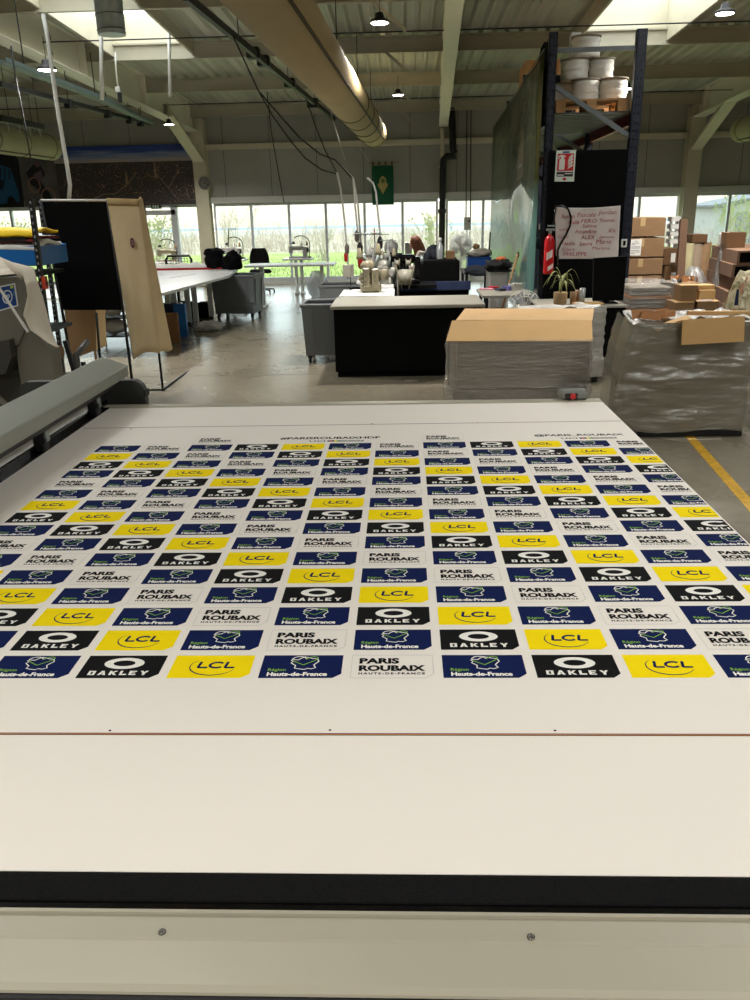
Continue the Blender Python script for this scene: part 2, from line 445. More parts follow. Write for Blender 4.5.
# roof lights: upstand kerb, arched ribs and a pale polycarbonate vault
M_poly = film('milky polycarbonate', (240, 244, 240), trans=.8, rough=.2, bump=.1, stretch=(1, 1, 1), trl=.8, gl=.06)
for n, (x0, x1) in enumerate((SKL, SKR)):
    r = thing('window_%d' % (7+n), None, None, ((x0+x1)/2, 6, zb(6)+.3), kind='structure')
    g = MB(); ya, yb = -2.3, 13.9; up = .42
    for xa, xb in ((x0-.03, x0), (x1, x1+.03)):
        vs = [(xa, ya, zb(ya)+.05), (xb, ya, zb(ya)+.05), (xb, yb, zb(yb)+.05), (xa, yb, zb(yb)+.05), (xa, ya, zb(ya)+up+.2), (xb, ya, zb(ya)+up+.2), (xb, yb, zb(yb)+up+.2), (xa, yb, zb(yb)+up+.2)]
        g.add(vs, [(3, 2, 1, 0), (4, 5, 6, 7), (0, 1, 5, 4), (1, 2, 6, 5), (2, 3, 7, 6), (3, 0, 4, 7)], False)
    for y in (ya, yb): g.box((x0, y, zb(y)+.18), (x1, y+.03, zb(y)+up+.2))
    g.build('kerb', M_cream, r)
    cx, hw = (x0+x1)/2, (x1-x0)/2
    for k in range(11):
        y = yb-k*1.62; z = zb(y)+up+.2
        pts = [(cx+hw*math.cos(t), y, z+.32*math.sin(t)) for t in [PI*j/12 for j in range(13)]]
        MB().tube(pts, .02, 6).build('arch_rib', M_trimw, r)
    g = MB(); g.grid(lambda u, v: (cx+hw*math.cos(PI*u), ya+(yb-ya)*v, zb(ya+(yb-ya)*v)+up+.21+.33*math.sin(PI*u)), 14, 1)
    g.build('vault', M_poly, r)

# ================================================================ outside
def ramp_mat(name, cols, scale, rough=.9, stretch=(1, 1, 1), bump=.5):
    m = bpy.data.materials.new(name); m.use_nodes = True
    nt = m.node_tree; N = nt.nodes; L = nt.links; b = N['Principled BSDF']; b.inputs['Roughness'].default_value = rough
    b.inputs['Specular IOR Level'].default_value = .1
    tc = N.new('ShaderNodeTexCoord'); mp = N.new('ShaderNodeMapping'); mp.inputs['Scale'].default_value = stretch
    n = N.new('ShaderNodeTexNoise'); n.inputs['Scale'].default_value = scale; n.inputs['Detail'].default_value = 8; n.inputs['Roughness'].default_value = .7
    r = N.new('ShaderNodeValToRGB')
    while len(r.color_ramp.elements) < len(cols): r.color_ramp.elements.new(.5)
    for i, c in enumerate(cols):
        r.color_ramp.elements[i].position = .28+.44*i/(len(cols)-1); r.color_ramp.elements[i].color = lin(c)
    L.new(tc.outputs['Object'], mp.inputs['Vector']); L.new(mp.outputs['Vector'], n.inputs['Vector']); L.new(n.outputs['Fac'], r.inputs['Fac']); L.new(r.outputs['Color'], b.inputs['Base Color'])
    return m
M_grass = ramp_mat('meadow grass', [(118, 132, 74), (140, 156, 86), (172, 182, 122)], .7)
M_dry = ramp_mat('dry reed', [(128, 118, 98), (160, 150, 132), (180, 172, 152)], .6)
M_field = ramp_mat('ploughed field', [(168, 150, 134), (182, 166, 148), (192, 178, 162)], .05, stretch=(1, 4, 1))
g = MB()
g.quad((-60, 20.15, -.12), (60, 20.15, -.12), (60, 37, -.1), (-60, 37, -.1))
g.mat(1).quad((-110, 37, -.1), (110, 37, -.1), (110, 70, -.2), (-110, 70, -.2))
g.mat(2).quad((-160, 70, -.2), (160, 70, -.2), (160, 86, -.2), (-160, 86, -.2))
g.mat(3).quad((-600, 86, -.2), (600, 86, -.2), (600, 420, 4.5), (-600, 420, 4.5))
struct('ground', g, [M_grass, M_dry, plain('asphalt', (164, 160, 154), .95, spec=.05), M_field])
g = MB(); g.box((-130, 71, .2), (130, 71.1, .42))
for k in range(-32, 33): g.box((k*4-.06, 71.1, -.2), (k*4+.06, 71.2, .45))
single('guard_rail', g, plain('rail blue grey', (170, 188, 206), .5), 'pale blue-grey road guard rail running across behind the meadow', 'guard rail')
# grass blades near the glass and bare brush behind
g = MB(); rnd = random.Random(3)
for k in range(5200):
    y = 20.4+13*rnd.random()**1.3; x = rnd.uniform(-13, 15)*(y/20); h = rnd.uniform(.05, .16); w = .012
    dx = rnd.uniform(-.06, .06); z = -.115
    g.quad((x-w, y, z), (x+w, y, z), (x+dx, y+rnd.uniform(-.03, .03), z+h))
single('meadow_grass', g, M_grass, 'bright green meadow grass outside the glazed end wall', 'grass', kind='stuff')
M_twig = mat('bare twig', (178, 166, 152), .8); M_leaf = mat('spring leaf', (150, 166, 96), .7)
def bush(g, x, y, h, n, rnd, leaf=0):
    for k in range(n):
        a = rnd.uniform(0, 2*PI); s = rnd.uniform(.1, .5)*h; z0 = -.15
        p = [Vector((x+rnd.uniform(-.3, .3)*h*.4, y, z0))]
        for j in range(3): p.append(p[-1]+Vector((math.cos(a)*s/3+rnd.uniform(-.08, .08), math.sin(a)*s/3*.6, h/3*rnd.uniform(.7, 1.1))))
        g.mat(0).tube(p, .008+.003*h, 3, cap=False, r2=.003)
        for j in range(5):
            q = p[rnd.choice((1, 2))].lerp(p[3], rnd.random()*.8); d = Vector((rnd.uniform(-.3, .3), rnd.uniform(-.1, .1), rnd.uniform(.1, .4)))*h*.4
            g.tube([q, q+d], .005, 3, cap=False)
            if leaf:
                for l in range(leaf):
                    c = q+d*rnd.random(); w = .035
                    g.mat(1).quad(c, c+Vector((w, 0, w*.5)), c+Vector((0, 0, w*1.4)), c+Vector((-w, 0, w*.5))); g.mat(0)
g = MB()
for k in range(520):
    y = rnd.uniform(43, 58) if k % 2 else rnd.uniform(36.5, 41)
    bush(g, rnd.uniform(-.62, .62)*y, y, rnd.uniform(.35, .95), 6, rnd)
    if k % 9 == 0: bush(g, rnd.uniform(-.62, .62)*y, y, rnd.uniform(1.0, 1.5), 6, rnd)
single('brush', g, [M_twig, M_leaf], 'pale bare brushwood band beyond the green meadow', 'shrubs', kind='stuff')
for i, (px, Y, h, lf, lab) in enumerate(((160, 27, 1.9, 2, 'leafy young tree seen through the glazed door at the left'), (233, 30, 2.0, 0, 'bare twiggy tree outside, right of the clock column'),
        (432, 29, 1.7, 2, 'sparse budding tree outside, left of the black downpipe'), (738, 27, 2.0, 4, 'yellow-green leafy bush outside at the far right window'), (322, 31, 1.5, 0, 'low bare shrub outside behind the hanging hoses'), (20, 27, 1.8, 3, 'green bush outside the far left window'))):
    g = MB(); p = PZ(px, 262, -.12); d = p/p.y*Y; bush(g, d.x, Y, h, 26, rnd, lf)
    single('shrub', g, [M_twig, M_leaf], lab, 'shrub')
r = thing('outbuilding', 'grey weathered outbuilding with a sloping roof outside the right windows', 'building', (15.1, 38, -.15))
g = MB(); g.prof_y([(13.6, -.15), (16.2, -.15), (16.2, 1.95), (13.6, 1.5)], 38, 41); g.build('wall', mat('weathered boards', (160, 162, 158), .8), r)
g = MB(); g.slab([(13.3, 37.7, 1.5), (16.4, 37.7, 2.03), (16.4, 41.3, 2.03), (13.3, 41.3, 1.5)], .08); g.build('roof', mat('slate roof', (110, 115, 120), .8), r)
MB().box((14.5, 37.97, -.1), (15.2, 38, 1.2)).build('door', mat('board door', (120, 126, 128), .8), r)

# ================================================================ light
w = bpy.data.worlds.new('World'); bpy.context.scene.world = w; w.use_nodes = True
nt = w.node_tree; bg = nt.nodes['Background']
bg.inputs['Color'].default_value = (.93, .97, 1.0, 1); bg.inputs['Strength'].default_value = SKY
def portal(loc, rot, sx, sy):
    l = bpy.data.lights.new('daylight_portal', 'AREA'); l.shape = 'RECTANGLE'; l.size = sx; l.size_y = sy; l.cycles.is_portal = True
    o = bpy.data.objects.new('daylight_portal', l); o.location = loc; o.rotation_euler = rot; C.objects.link(o)
portal((0, WY+.12, .95), (-PI/2, 0, 0), 28, 1.7)
for a, b in (SKL, SKR): portal(((a+b)/2, 5.8, zb(5.8)+.68), (.042, 0, 0), b-a, 16.2)
# sun low over the meadow would shine in; the day is overcast, so the sky does the work

M_lens = mat('lamp lens', (255, 255, 250), .3, emit=((255, 250, 235), 22))
M_lampb = mat('lamp housing', (40, 40, 40), .5)
def make_lamp():
    r = thing('high_bay_lamp', 'x', 'ceiling lamp', (0, 0, 0), 'high-bay lamps hung from the purlins')
    MB().lathe([(.03, .13), (.06, .12), (.075, .05), (.13, .03), (.15, 0), (.145, -.012), (.13, -.012)], n=20).build('housing', M_lampb, r)
    MB().lathe([(.0001, -.014), (.13, -.014), (.13, -.02), (.0001, -.02)], n=20).build('lens', M_lens, r)
    g = MB()
    for k in range(6): g.tube([(.008*(k % 2), 0, .13+k*.05), (-.008*(k % 2), .004, .18+k*.05)], .006, 5)
    g.build('chain', M_lampb, r); return r
lamp0 = make_lamp()
LAMPS = [((-.22, 9.6, 3.47), 'bright high-bay lamp at the top, right of the big fabric duct'), ((-.06, 15.6, 3.5), 'small high-bay lamp just left of the middle rafter near the end wall'),
         (tuple(PY(47, 69, 9.2)), 'high-bay lamp under the cream rafter at the upper left edge'), (tuple(PY(169, 124, 16.8)), 'high-bay lamp hung by the strut of the clock column'),
         ((3.3, 9.6, 3.46), 'high-bay lamp at the upper right corner'), ((3.85, 15.6, 3.5), 'high-bay lamp seen through the top of the pallet rack')]
for i, (p, lab) in enumerate(LAMPS):
    o = lamp0 if i == 0 else copy_tree(lamp0)
    o.location = p; o['label'] = lab; o.scale = (.68, .68, .68)
UNSEEN_LAMPS = [(-4.6, 4.6, 3.8), (-1.1, 1.6, 3.85), (3.3, 3.2, 3.85), (-2.4, -3.4, 3.9), (2.4, -3.4, 3.9), (-9.5, 10.5, 3.5), (9, 10.5, 3.5)]  # lamp rows continued out of view, added to light the foreground and hall
for p in UNSEEN_LAMPS:
    copy_tree(lamp0, loc=p, label='unseen high-bay lamp added for light above the cutter, behind or over the viewer')
for p in [l[0] for l in LAMPS]+UNSEEN_LAMPS:
    l = bpy.data.lights.new('lamp_light', 'AREA'); l.shape = 'DISK'; l.size = .28; l.energy = LAMPW*(2.4 if p[1] > 8 else 5.5 if p[1] < 0 else (.36 if abs(p[0]) < 2 else .85)); l.color = (1, .95, .88); l.spread = 2.6
    o = bpy.data.objects.new('lamp_light', l); o.location = (p[0], p[1], p[2]-.03); C.objects.link(o)
# ================================================================ the flatbed cutter and the print on it
TZ = .9
M_lgrey = mat('light grey enamel', (174, 169, 152), .38, .1, var=.03, scale=3)
M_bgrey = mat('beam grey aluminium', (146, 148, 138), .42, .25, var=.05, scale=8, stretch=(1, .1, 1))
M_felt = mat('black felt', (20, 20, 21), .95, spec=.15, var=.35, scale=300, bump=.5, bscale=500)
M_blk = plain('gloss black', (8, 8, 9), .15)
M_dgrey = mat('dark grey plastic', (52, 54, 52), .5, var=.08)
XL, XR, YN, YF = -1.75, .797, .768, 3.245
cut = thing('cutting_table', 'large grey flatbed cutting table in the foreground, covered by the printed sheet', 'cutting table', (-.45, 2, 0))
g = MB(); g.box((XL, .73, .80), (XR-.012, YF, TZ-.002), bev=.004); g.build('bed', M_dgrey, cut)
g = MB(); g.box((XL-.4, .726, .86), (XR+.35, YN+.05, TZ-.0005)); g.build('felt_edge', M_felt, cut)
g = MB(); g.box((XL-.4, .7125, .85), (XR+.35, .726, TZ-.003)); g.mat(1); g.box((XL-.4, .708, .85), (XR+.35, .7125, TZ+.0005)); g.build('seal_strip', [M_blk, M_lgrey], cut)
g = MB(); y0, y1 = .618, .708
g.prof_x([(y1, TZ-.004), (.703, TZ-.002), (.676, TZ-.002), (.6745, TZ-.0045), (y0+.006, TZ-.008), (y0, TZ-.012), (y0-.001, .885), (y1, .885)][::-1], XL-.4, XR+.35)
rail = g.build('front_rail', M_lgrey, cut)
for px, py in ((162, 931), (531, 936)):
    p = PZ(px, py, TZ); g = MB(); g.lathe([(.0044, -.003), (.0044, .0012), (.0034, .0022), (.0018, .0024), (.0016, .001), (.0001, .001)], (p.x, p.y, TZ-.002), 18); g.build('screw', mat('screw steel', (120, 118, 112), .25, .9), rail)
g = MB(); g.box((XL-.4, .612, .25), (XR+.3, .66, .884)); g.build('front_panel', M_dark, cut)
g = MB(); g.box((-1.62, YF, .86), (XR, YF+.05, TZ+.006), bev=.005); g.build('rear_rail', M_lgrey, cut)
for x in (-1.5, .62):
    for y in (1.0, 3.0): MB().box((x-.06, y-.06, 0), (x+.06, y+.06, .8)).build('leg', M_dgrey, cut)
g = MB(); g.box((-1.5, 1.0, .12), (.62, 3.0, .17)); g.build('lower_tray', M_dgrey, cut)
g = MB(); g.box((XR-.012, YN, .8), (XR-.002, YF, TZ-.002)); g.build('side_rail', M_dgrey, cut)
# emergency stop box on the rear rail
st = thing('stop_button_box', 'small grey control box with a red button on the far edge of the cutting table', 'control box', (.68, YF+.03, TZ+.006))
p = PZ(567, 405, TZ); q = PZ(600, 405, TZ)
g = MB(); g.box((p.x-.02, YF+.005, TZ+.006), (q.x-.03, YF+.075, TZ+.045), bev=.012); g.build('case', mat('grey box plastic', (112, 114, 108), .5), st)
g = MB(); g.box((p.x+.0, YF+.0035, TZ+.012), (p.x+.05, YF+.006, TZ+.036)); g.build('panel', M_dark, st)
g = MB(); g.lathe([(.008, 0), (.008, .006), (.012, .008), (.012, .012), (.006, .015)], (p.x+.03, YF+.0035, TZ+.026), 16, M=Matrix.Rotation(PI/2, 4, 'X')); g.build('button', plain('red button', (190, 30, 25), .35), st)

# gantry beam along the left of the bed
beam = thing('gantry_beam', 'long grey machine beam lying over the left edge of the print', 'machine beam', (-1.3, 1.9, TZ))
def bm_prof(k=0):
    return [(-1.153, 1.014), (-1.153, 1.053), (-1.160, 1.058), (-1.256, 1.092), (-1.290, 1.080), (-1.290, 1.014)]
g = MB(); pr = bm_prof(); g.prof_y(pr, -.4, 3.30)
e = [(x*.98-.025, 3.365, z*.985+.016) for x, z in pr]; b0 = [(x, 3.30, z) for x, z in pr]
g.add(b0+e, [[i, (i+1) % 6, 6+(i+1) % 6, 6+i] for i in range(6)]+[[11, 10, 9, 8, 7, 6]], False)
g.build('beam_cover', M_bgrey, beam)
g = MB(); g.box((-1.245, -.4, TZ+.001), (-1.235, 3.3, .925)); g.mat(1); g.box((-1.30, -.4, .985), (-1.18, 3.3, 1.013)); g.box((-1.235, -.4, TZ+.001), (-1.21, 3.28, TZ+.004))
g.mat(2); g.box((-1.42, -.4, .93), (-1.36, 3.3, 1.01)); g.mat(3); g.box((-1.355, -.4, .9015), (-1.262, 3.25, .906)); g.mat(0); g.box((-1.262, -.4, .9015), (-1.21, 3.28, .9045))
g.build('guide_rail', [M_blk, M_dark, M_dgrey, mat('pale strip', (205, 200, 190), .5)], beam)
for y in (2.02, 2.62, 3.12):
    g = MB(); g.box((-1.245, y-.025, .905), (-1.205, y+.025, .985), bev=.006); g.mat(1); g.box((-1.210, y-.015, .935), (-1.198, y+.012, .98), bev=.003); g.mat(0); g.tube([(-1.2, y-.05, .95), (-1.2, y-.035, .95)], .012, 8)
    g.build('roller_block', [M_dark, M_galv], beam)
g = MB(); yy = 3.36
def rr(x0, x1, z0, z1, r): return [(x0, z0), (x1, z0)]+[(x1-r+r*math.cos(t), z1-r+r*math.sin(t)) for t in [PI/2*k/6 for k in range(7)]]+[(x0+r+r*math.cos(t), z1-r+r*math.sin(t)) for t in [PI/2+PI/2*k/6 for k in range(7)]]
k_ = rr(-1.62, -1.085, .62, .998, .05); g.prof_y(k_, 3.33, 3.37)
g.mat(1); g.box((-1.088, 3.325, .93), (-1.08, 3.38, .955)); g.mat(0)
g.build('end_plate', [M_dgrey, M_dark], beam)

# ---- the printed backdrop: one sheet, its logos printed in rows
DU, DV, U0, V0, WT, HT = .21082*.75, .12441*.75, -.97069*.75, 1.57462*.75, .89558*.21082*.75, .80164*.12441*.75
Mp = [mat('white print vinyl', (238, 232, 224), .7, var=.012, scale=2, spec=.25), plain('print navy', (10, 26, 76), .85, 0, .12), plain('print black', (16, 16, 17), .85, 0, .12),
      plain('print yellow', (250, 222, 0), .85, 0, .12), plain('print white', (240, 238, 232), .85, 0, .12), plain('print green', (130, 180, 60), .85, 0, .12), plain('print grey', (120, 120, 120), .85, 0, .12), plain('print magenta', (112, 34, 76), .85, 0, .12), plain('print orange', (215, 150, 60), .85, 0, .12), plain('print red', (200, 40, 40), .85, 0, .12)]
sheet = MB()
ZS = TZ+.0006
g = sheet
g.box((-1.33, YN, TZ-.0005), (XR, YF, ZS))
def wob(x, y): return 0
X0 = [0, 0, 0]   # origin and layer of the tile being printed
def lay(k): return lambda u, v: (X0[0]+u, X0[1]+v, ZS+.00025*(k+1))
CL = (XR-.004)
def clipx(vs, f): return vs
def tile_bg(k, ch=True):
    f = lay(0); W, H = WT, HT; pts = [(0, 0), (W-.014, 0), (W, .013), (W, H), (0, H)]
    lim = CL-X0[0]
    if lim < W:
        pts = [(0, 0), (min(W-.014, lim), 0), (lim, max(0, (lim-(W-.014))*.93) if lim > W-.014 else 0), (lim, H), (0, H)]
    g.mat(k).add([f(*p) for p in pts], [[0, 1, 2, 3, 4]], False); return pts
def clip_build(fn):
    "run fn into a temporary builder and keep the faces left of the sheet edge"
    global g
    t = MB(); keep, g = g, t
    fn(); g = keep
    if X0[0]+WT < CL: ok = list(range(len(t.f)))
    else: ok = [i for i, f in enumerate(t.f) if max(t.v[j].x for j in f) < CL]
    base = len(g.v); g.v += t.v
    for i in ok: g.f.append([j+base for j in t.f[i]]); g.m.append(t.m[i]); g.sm.append(False)
def T_oakley():
    tile_bg(2); f = lay(1)
    def ink():
        g.mat(4); n = 40
        o = [(WT*.50+.0355*math.cos(2*PI*i/n), HT*.64+.0187*math.sin(2*PI*i/n)) for i in range(n)]
        q = [(WT*.50+.0195*math.cos(2*PI*i/n), HT*.64+.0095*math.sin(2*PI*i/n)) for i in range(n)]
        g.add([f(*p) for p in o+q], [[i, (i+1) % n, n+(i+1) % n, n+i] for i in range(n)], False)
        # heavy, wide-set letters
        x = .017; lw = .0125; st = .0185; h = .0135; y = .0095; b = .0042
        def L(pl, dx, w=b, cl=False): ribbon(g, [(x+dx+a*lw, y+c*h) for a, c in pl], w, f, cl)
        def B(dx, a0, b0, a1, b1): g.add([f(x+dx+a0*lw, y+b0*h), f(x+dx+a1*lw, y+b0*h), f(x+dx+a1*lw, y+b1*h), f(x+dx+a0*lw, y+b1*h)], [[0, 1, 2, 3]], False)
        # O
        B(0, 0, 0, .36, 1); B(0, .64, 0, 1, 1); B(0, .3, 0, .7, .22); B(0, .3, .78, .7, 1)
        # A
        d = st; g.add([f(x+d+a*lw, y+c*h) for a, c in ((-.08, 0), (.3, 0), (.5, .62), (.7, 0), (1.08, 0), (.68, 1), (.32, 1))], [[0, 1, 2, 6], [2, 3, 4, 5], [2, 5, 6]], False); B(d, .28, .16, .72, .34)
        # K
        d = 2*st; B(d, 0, 0, .36, 1); g.add([f(x+d+a*lw, y+c*h) for a, c in ((.36, .42), (.72, 0), (1.16, 0), (.66, .52), (1.1, 1), (.7, 1), (.36, .62))], [[0, 1, 2, 3], [0, 3, 6], [3, 4, 5, 6]], False)
        d = 3*st; B(d, 0, 0, .36, 1); B(d, .36, 0, 1, .28)
        d = 4*st-.002; B(d, 0, 0, .36, 1); B(d, .36, 0, 1, .24); B(d, .36, .76, 1, 1); B(d, .36, .39, .85, .6)
        d = 5*st-.001; B(d, .32, 0, .7, .46); g.add([f(x+d+a*lw, y+c*h) for a, c in ((.32, .4), (.7, .4), (1.1, 1), (.7, 1), (.51, .66), (.32, 1), (-.08, 1))], [[0, 1, 4], [1, 2, 3, 4], [0, 4, 5, 6]], False)
    clip_build(ink)
def T_lcl():
    tile_bg(3); f = lay(1); 
    def ink():
        g.mat(1)
        x, y, lw, h, w = .047, .031, .0165, .0215, .0052
        ribbon(g, [(x+.003, y+h), (x, y+w/2), (x+.0007, y+w/2), (x+lw, y+w/2)], w, lay(1))
        c = arc(x+.031, y+h/2, .0125, h/2-.002, 42, 318, 14); ribbon(g, [(a+(b-y)*.12, b) for a, b in c], w, lay(1))
        x2 = x+.0475; ribbon(g, [(x2+.003, y+h), (x2, y+w/2), (x2+.0007, y+w/2), (x2+lw, y+w/2)], w, lay(1))
        s = arc(WT*.515, HT*.50, .0405, .0285, 138, 338, 26)
        ww = [.0006+.0022*math.sin(PI*i/26)**1.0 for i in range(27)]
        ribbon(g, s, ww, lay(1))
    clip_build(ink)
FR = [(.0, .5), (.06, .62), (-.02, .70), (.08, .76), (.24, .74), (.30, .84), (.46, .98), (.60, .92), (.72, .86), (.92, .82), (.98, .62), (.88, .46), (.82, .34), (.90, .14), (.76, .05), (.60, .08), (.52, .0), (.34, .04), (.16, .10), (.18, .30)]
def T_region():
    tile_bg(1)
    def ink():
        cx, cy, s = WT*.36, HT*.36, .043
        g.mat(4); ribbon(g, [(cx+a*s*1.15, cy+b*s) for a, b in FR], .0022, lay(1), True)
        g.mat(5); hp = [(cx+.05*s*8*.12, cy+.66*s), (cx+.52*s, cy+.34*s), (cx+1.0*s, cy+.72*s), (cx+1.08*s, cy+.92*s), (cx+.92*s, cy+1.0*s), (cx+.74*s, cy+.93*s), (cx+.60*s, cy+.78*s)]
        ribbon(g, hp, .0022, lay(2)); g.mat(4); ribbon(g, arc(cx+.32*s, cy+.72*s, .3*s, .26*s, 20, 175, 10), .0022, lay(3))
        g.mat(5); put_text(g, 'Région', .0135, .0195, .031, .0112, lay(1), bold=.012)
        g.mat(4); put_text(g, 'Hauts-de-France', .0135, .0058, .104, .0125, lay(1), bold=.045)
    clip_build(ink)
def T_paris():
    f = lay(0)
    def ink():
        g.mat(6); W, H, t = WT, HT, .0006
        ribbon(g, [(0, 0), (W-.014, 0), (W, .013), (W, H), (0, H)], t, f, True)
        g.mat(2)
        put_text(g, 'PARIS', .013, .0455, .070, .0190, lay(1), bold=.05)
        put_text(g, 'ROUBAIX', .013, .0215, .115, .0190, lay(1), bold=.05)
        put_text(g, 'HAUTS-DE-FRANCE', .013, .0105, .114, .0066, lay(1), bold=.04, spacing=1.4)
    clip_build(ink)
SEQ = [T_region, T_oakley, T_lcl, T_region, T_paris]
for r in range(16):
    for c in range(-2 if r > 1 else -4, 10):
        X0[0] = U0+c*DU; X0[1] = V0+(r+1)*DV-HT
        if X0[0] > CL-.012: continue
        if X0[0] < -1.18: continue
        SEQ[(c+r) % 5]()
for c in (0, 5):
    X0[0] = U0+c*DU; X0[1] = V0+17*DV-HT; T_paris()
def header(txt, xa, xb, xm):
    X0[0] = 0; X0[1] = V0+17*DV-HT
    g.mat(2); put_text(g, txt, xa, .036, xb-xa, .030, lay(0), bold=.03)
    put_text(g, 'UCI', xm, .004, .055, .016, lay(0), bold=.02)
    for k, m in enumerate((1, 9, 2, 3, 5)):
        g.mat(m).add([lay(0)(xm+.062+k*.008+a, .004+b) for a, b in ((0, 0), (.008, 0), (.008, .016), (0, .016))], [[0, 1, 2, 3]], False)
    g.mat(6).add([lay(0)(xm+.102+a, .002+b) for a, b in ((0, 0), (.085, 0), (.085, .02), (0, .02))], [[0, 1, 2, 3]], False)
    g.mat(4); put_text(g, 'WORLDTOUR', xm+.106, .006, .077, .012, lay(1), bold=.02)
a, b = PZ(281, 438, TZ), PZ(380, 436, TZ); header('#PARISROUBAIXHDF', a.x, b.x, PZ(310, 440, TZ).x)
a, b = PZ(533, 434, TZ), PZ(622, 433, TZ); header('@PARIS_ROUBAIX', a.x, b.x, PZ(560, 437, TZ).x)
# registration lines across the sheet, with their small dots
X0[0] = X0[1] = 0
ya = PZ(375, 735.4, TZ).y
for k, (dy, w, m) in enumerate(((.0022, .0022, 7), (.0003, .0016, 8), (-.0013, .0018, 2))):
    g.mat(m).add([lay(0)(x, ya+y) for x, y in ((-1.3, dy), (XR, dy), (XR, dy+w), (-1.3, dy+w))], [[0, 1, 2, 3]], False)
yb = PZ(375, 425, TZ).y
pa, pb = PZ(115, 428, TZ), PZ(622, 421, TZ)
g.mat(7).add([lay(0)(*p) for p in ((pa.x-.12, pa.y-.004), (pb.x-.006, pb.y-.004), (pb.x-.006, pb.y+.001), (pa.x-.12, pa.y+.001))], [[0, 1, 2, 3]], False)
g.mat(2)
for px, py in ((110, 731), (330, 730.5), (555, 731)):
    p = PZ(px, py, TZ); g.add([lay(0)(p.x+.0022*math.cos(t), p.y+.0022*math.sin(t)) for t in [2*PI*k/12 for k in range(12)]], [list(range(12))], False)
for px, py in ((131, 429), (372, 424), (478, 423)):
    p = PZ(px, py, TZ); g.add([lay(0)(p.x+.004*math.cos(t), p.y+.004*math.sin(t)) for t in [2*PI*k/10 for k in range(10)]], [list(range(10))], False)
single('printed_backdrop', g, Mp, 'wide white sheet printed with diagonal rows of blue, yellow, black and white sponsor logos, spread on the cutting table', 'printed sheet')
# ================================================================ hung from the roof
M_duct = mat('beige fabric duct', (166, 146, 104), .65, var=.05, scale=2, bump=.25, bscale=3)
M_duct2 = mat('pale green grey duct', (160, 158, 124), .65, var=.05, scale=2, bump=.25, bscale=3)
M_ductk = mat('duct seam', (66, 56, 38), .7)
def ring_pts(cx, cz, r, n, y): return [(cx+r*math.cos(2*PI*j/n), y, cz+r*math.sin(2*PI*j/n)) for j in range(n)]
def fabric_duct(r, x_end, y_end, z, rad, y_start, skew, seam_a, md=M_duct):
    g = MB(); st = []
    y = y_end; k = 0
    prof = [(0, .0), (.02, .45), (.07, .75), (.16, .95), (.3, 1.0)]
    ys = [(y_end-a*rad*2.2, b) for a, b in prof]
    y = ys[-1][0]
    while y > y_start: y -= .8; ys.append((max(y, y_start), .975 if len(ys) % 2 else 1.0))
    n = 28; vs = []; fs = []
    for y, b in ys:
        cx = x_end-skew*(y_end-y)
        vs += ring_pts(cx, z, max(rad*b, .002), n, y)
    for i in range(len(ys)-1):
        for j in range(n): fs.append([i*n+(j+1) % n, i*n+j, (i+1)*n+j, (i+1)*n+(j+1) % n])
    g.add(vs, fs, True); g.build('fabric_tube', md, r)
    g = MB(); a = seam_a
    g.tube([(x_end-skew*(y_end-y)+rad*1.0*math.cos(a), y, z+rad*1.0*math.sin(a)) for y in (y_end-.3, y_start)], .014, 6)
    g.build('seam', M_ductk, r)
    for q in range(5):
        y = y_end-.35-q*1.1
        if y < y_start: break
        g = MB(); cx = x_end-skew*(y_end-y); rr_ = rad*1.006
        g.tube([(cx+rr_*math.cos(t), y, z+rr_*math.sin(t)) for t in [2*PI*j/24 for j in range(25)]], .006, 4); g.build('hoop', M_ductk, r)
    for q in range(9):
        y = y_end-.8-q*2.7
        if y < y_start: break
        cx = x_end-skew*(y_end-y); MB().tube([(cx, y, z+rad), (cx, y, zb(y)+.02)], .006, 5).build('hanger_wire', M_dark, r)
r = thing('ventilation_duct', 'big beige fabric air duct running from the top of the picture towards the green flag', 'air duct', (-.7, 9, 2.9))
fabric_duct(r, -.5, 16.2, 2.93, .235, 1.5, .032, -.55)
r = thing('ventilation_duct', 'beige air duct with a rounded end at the far upper left, above the wall prints', 'air duct', (-7, 15, 2.9))
fabric_duct(r, -6.85, 17.2, 2.9, .23, 8, .02, -1.0, M_duct2)
r = thing('ventilation_duct', 'beige air duct cut off by the right picture edge beside the cream column', 'air duct', (6.5, 15, 2.9))
fabric_duct(r, 6.5, 17.4, 2.92, .22, 8, -.02, -2.2, M_duct2)
# round flue
p = PY(112, 35, 9.0)
r = thing('exhaust_pipe', 'shiny round spiral pipe ending in mid air at the top left', 'exhaust pipe', (p.x, 9.0, p.z))
g = MB(); R_ = .135; g.lathe([(R_, 0), (R_, .98)], (p.x, 9.0, p.z), 28); g.mat(1).lathe([(R_*.97, .96), (R_*.97, .001)], (p.x, 9.0, p.z), 28)
g.build('pipe', [M_galv, M_blk], r)
for k in range(7):
    z = p.z+.02+k*.13; g = MB(); g.tube([(p.x+R_*1.01*math.cos(t), 9.0+R_*1.01*math.sin(t), z+.03*t/6.28) for t in [2*PI*j/24 for j in range(25)]], .004, 4); g.build('seam', M_dark, r)

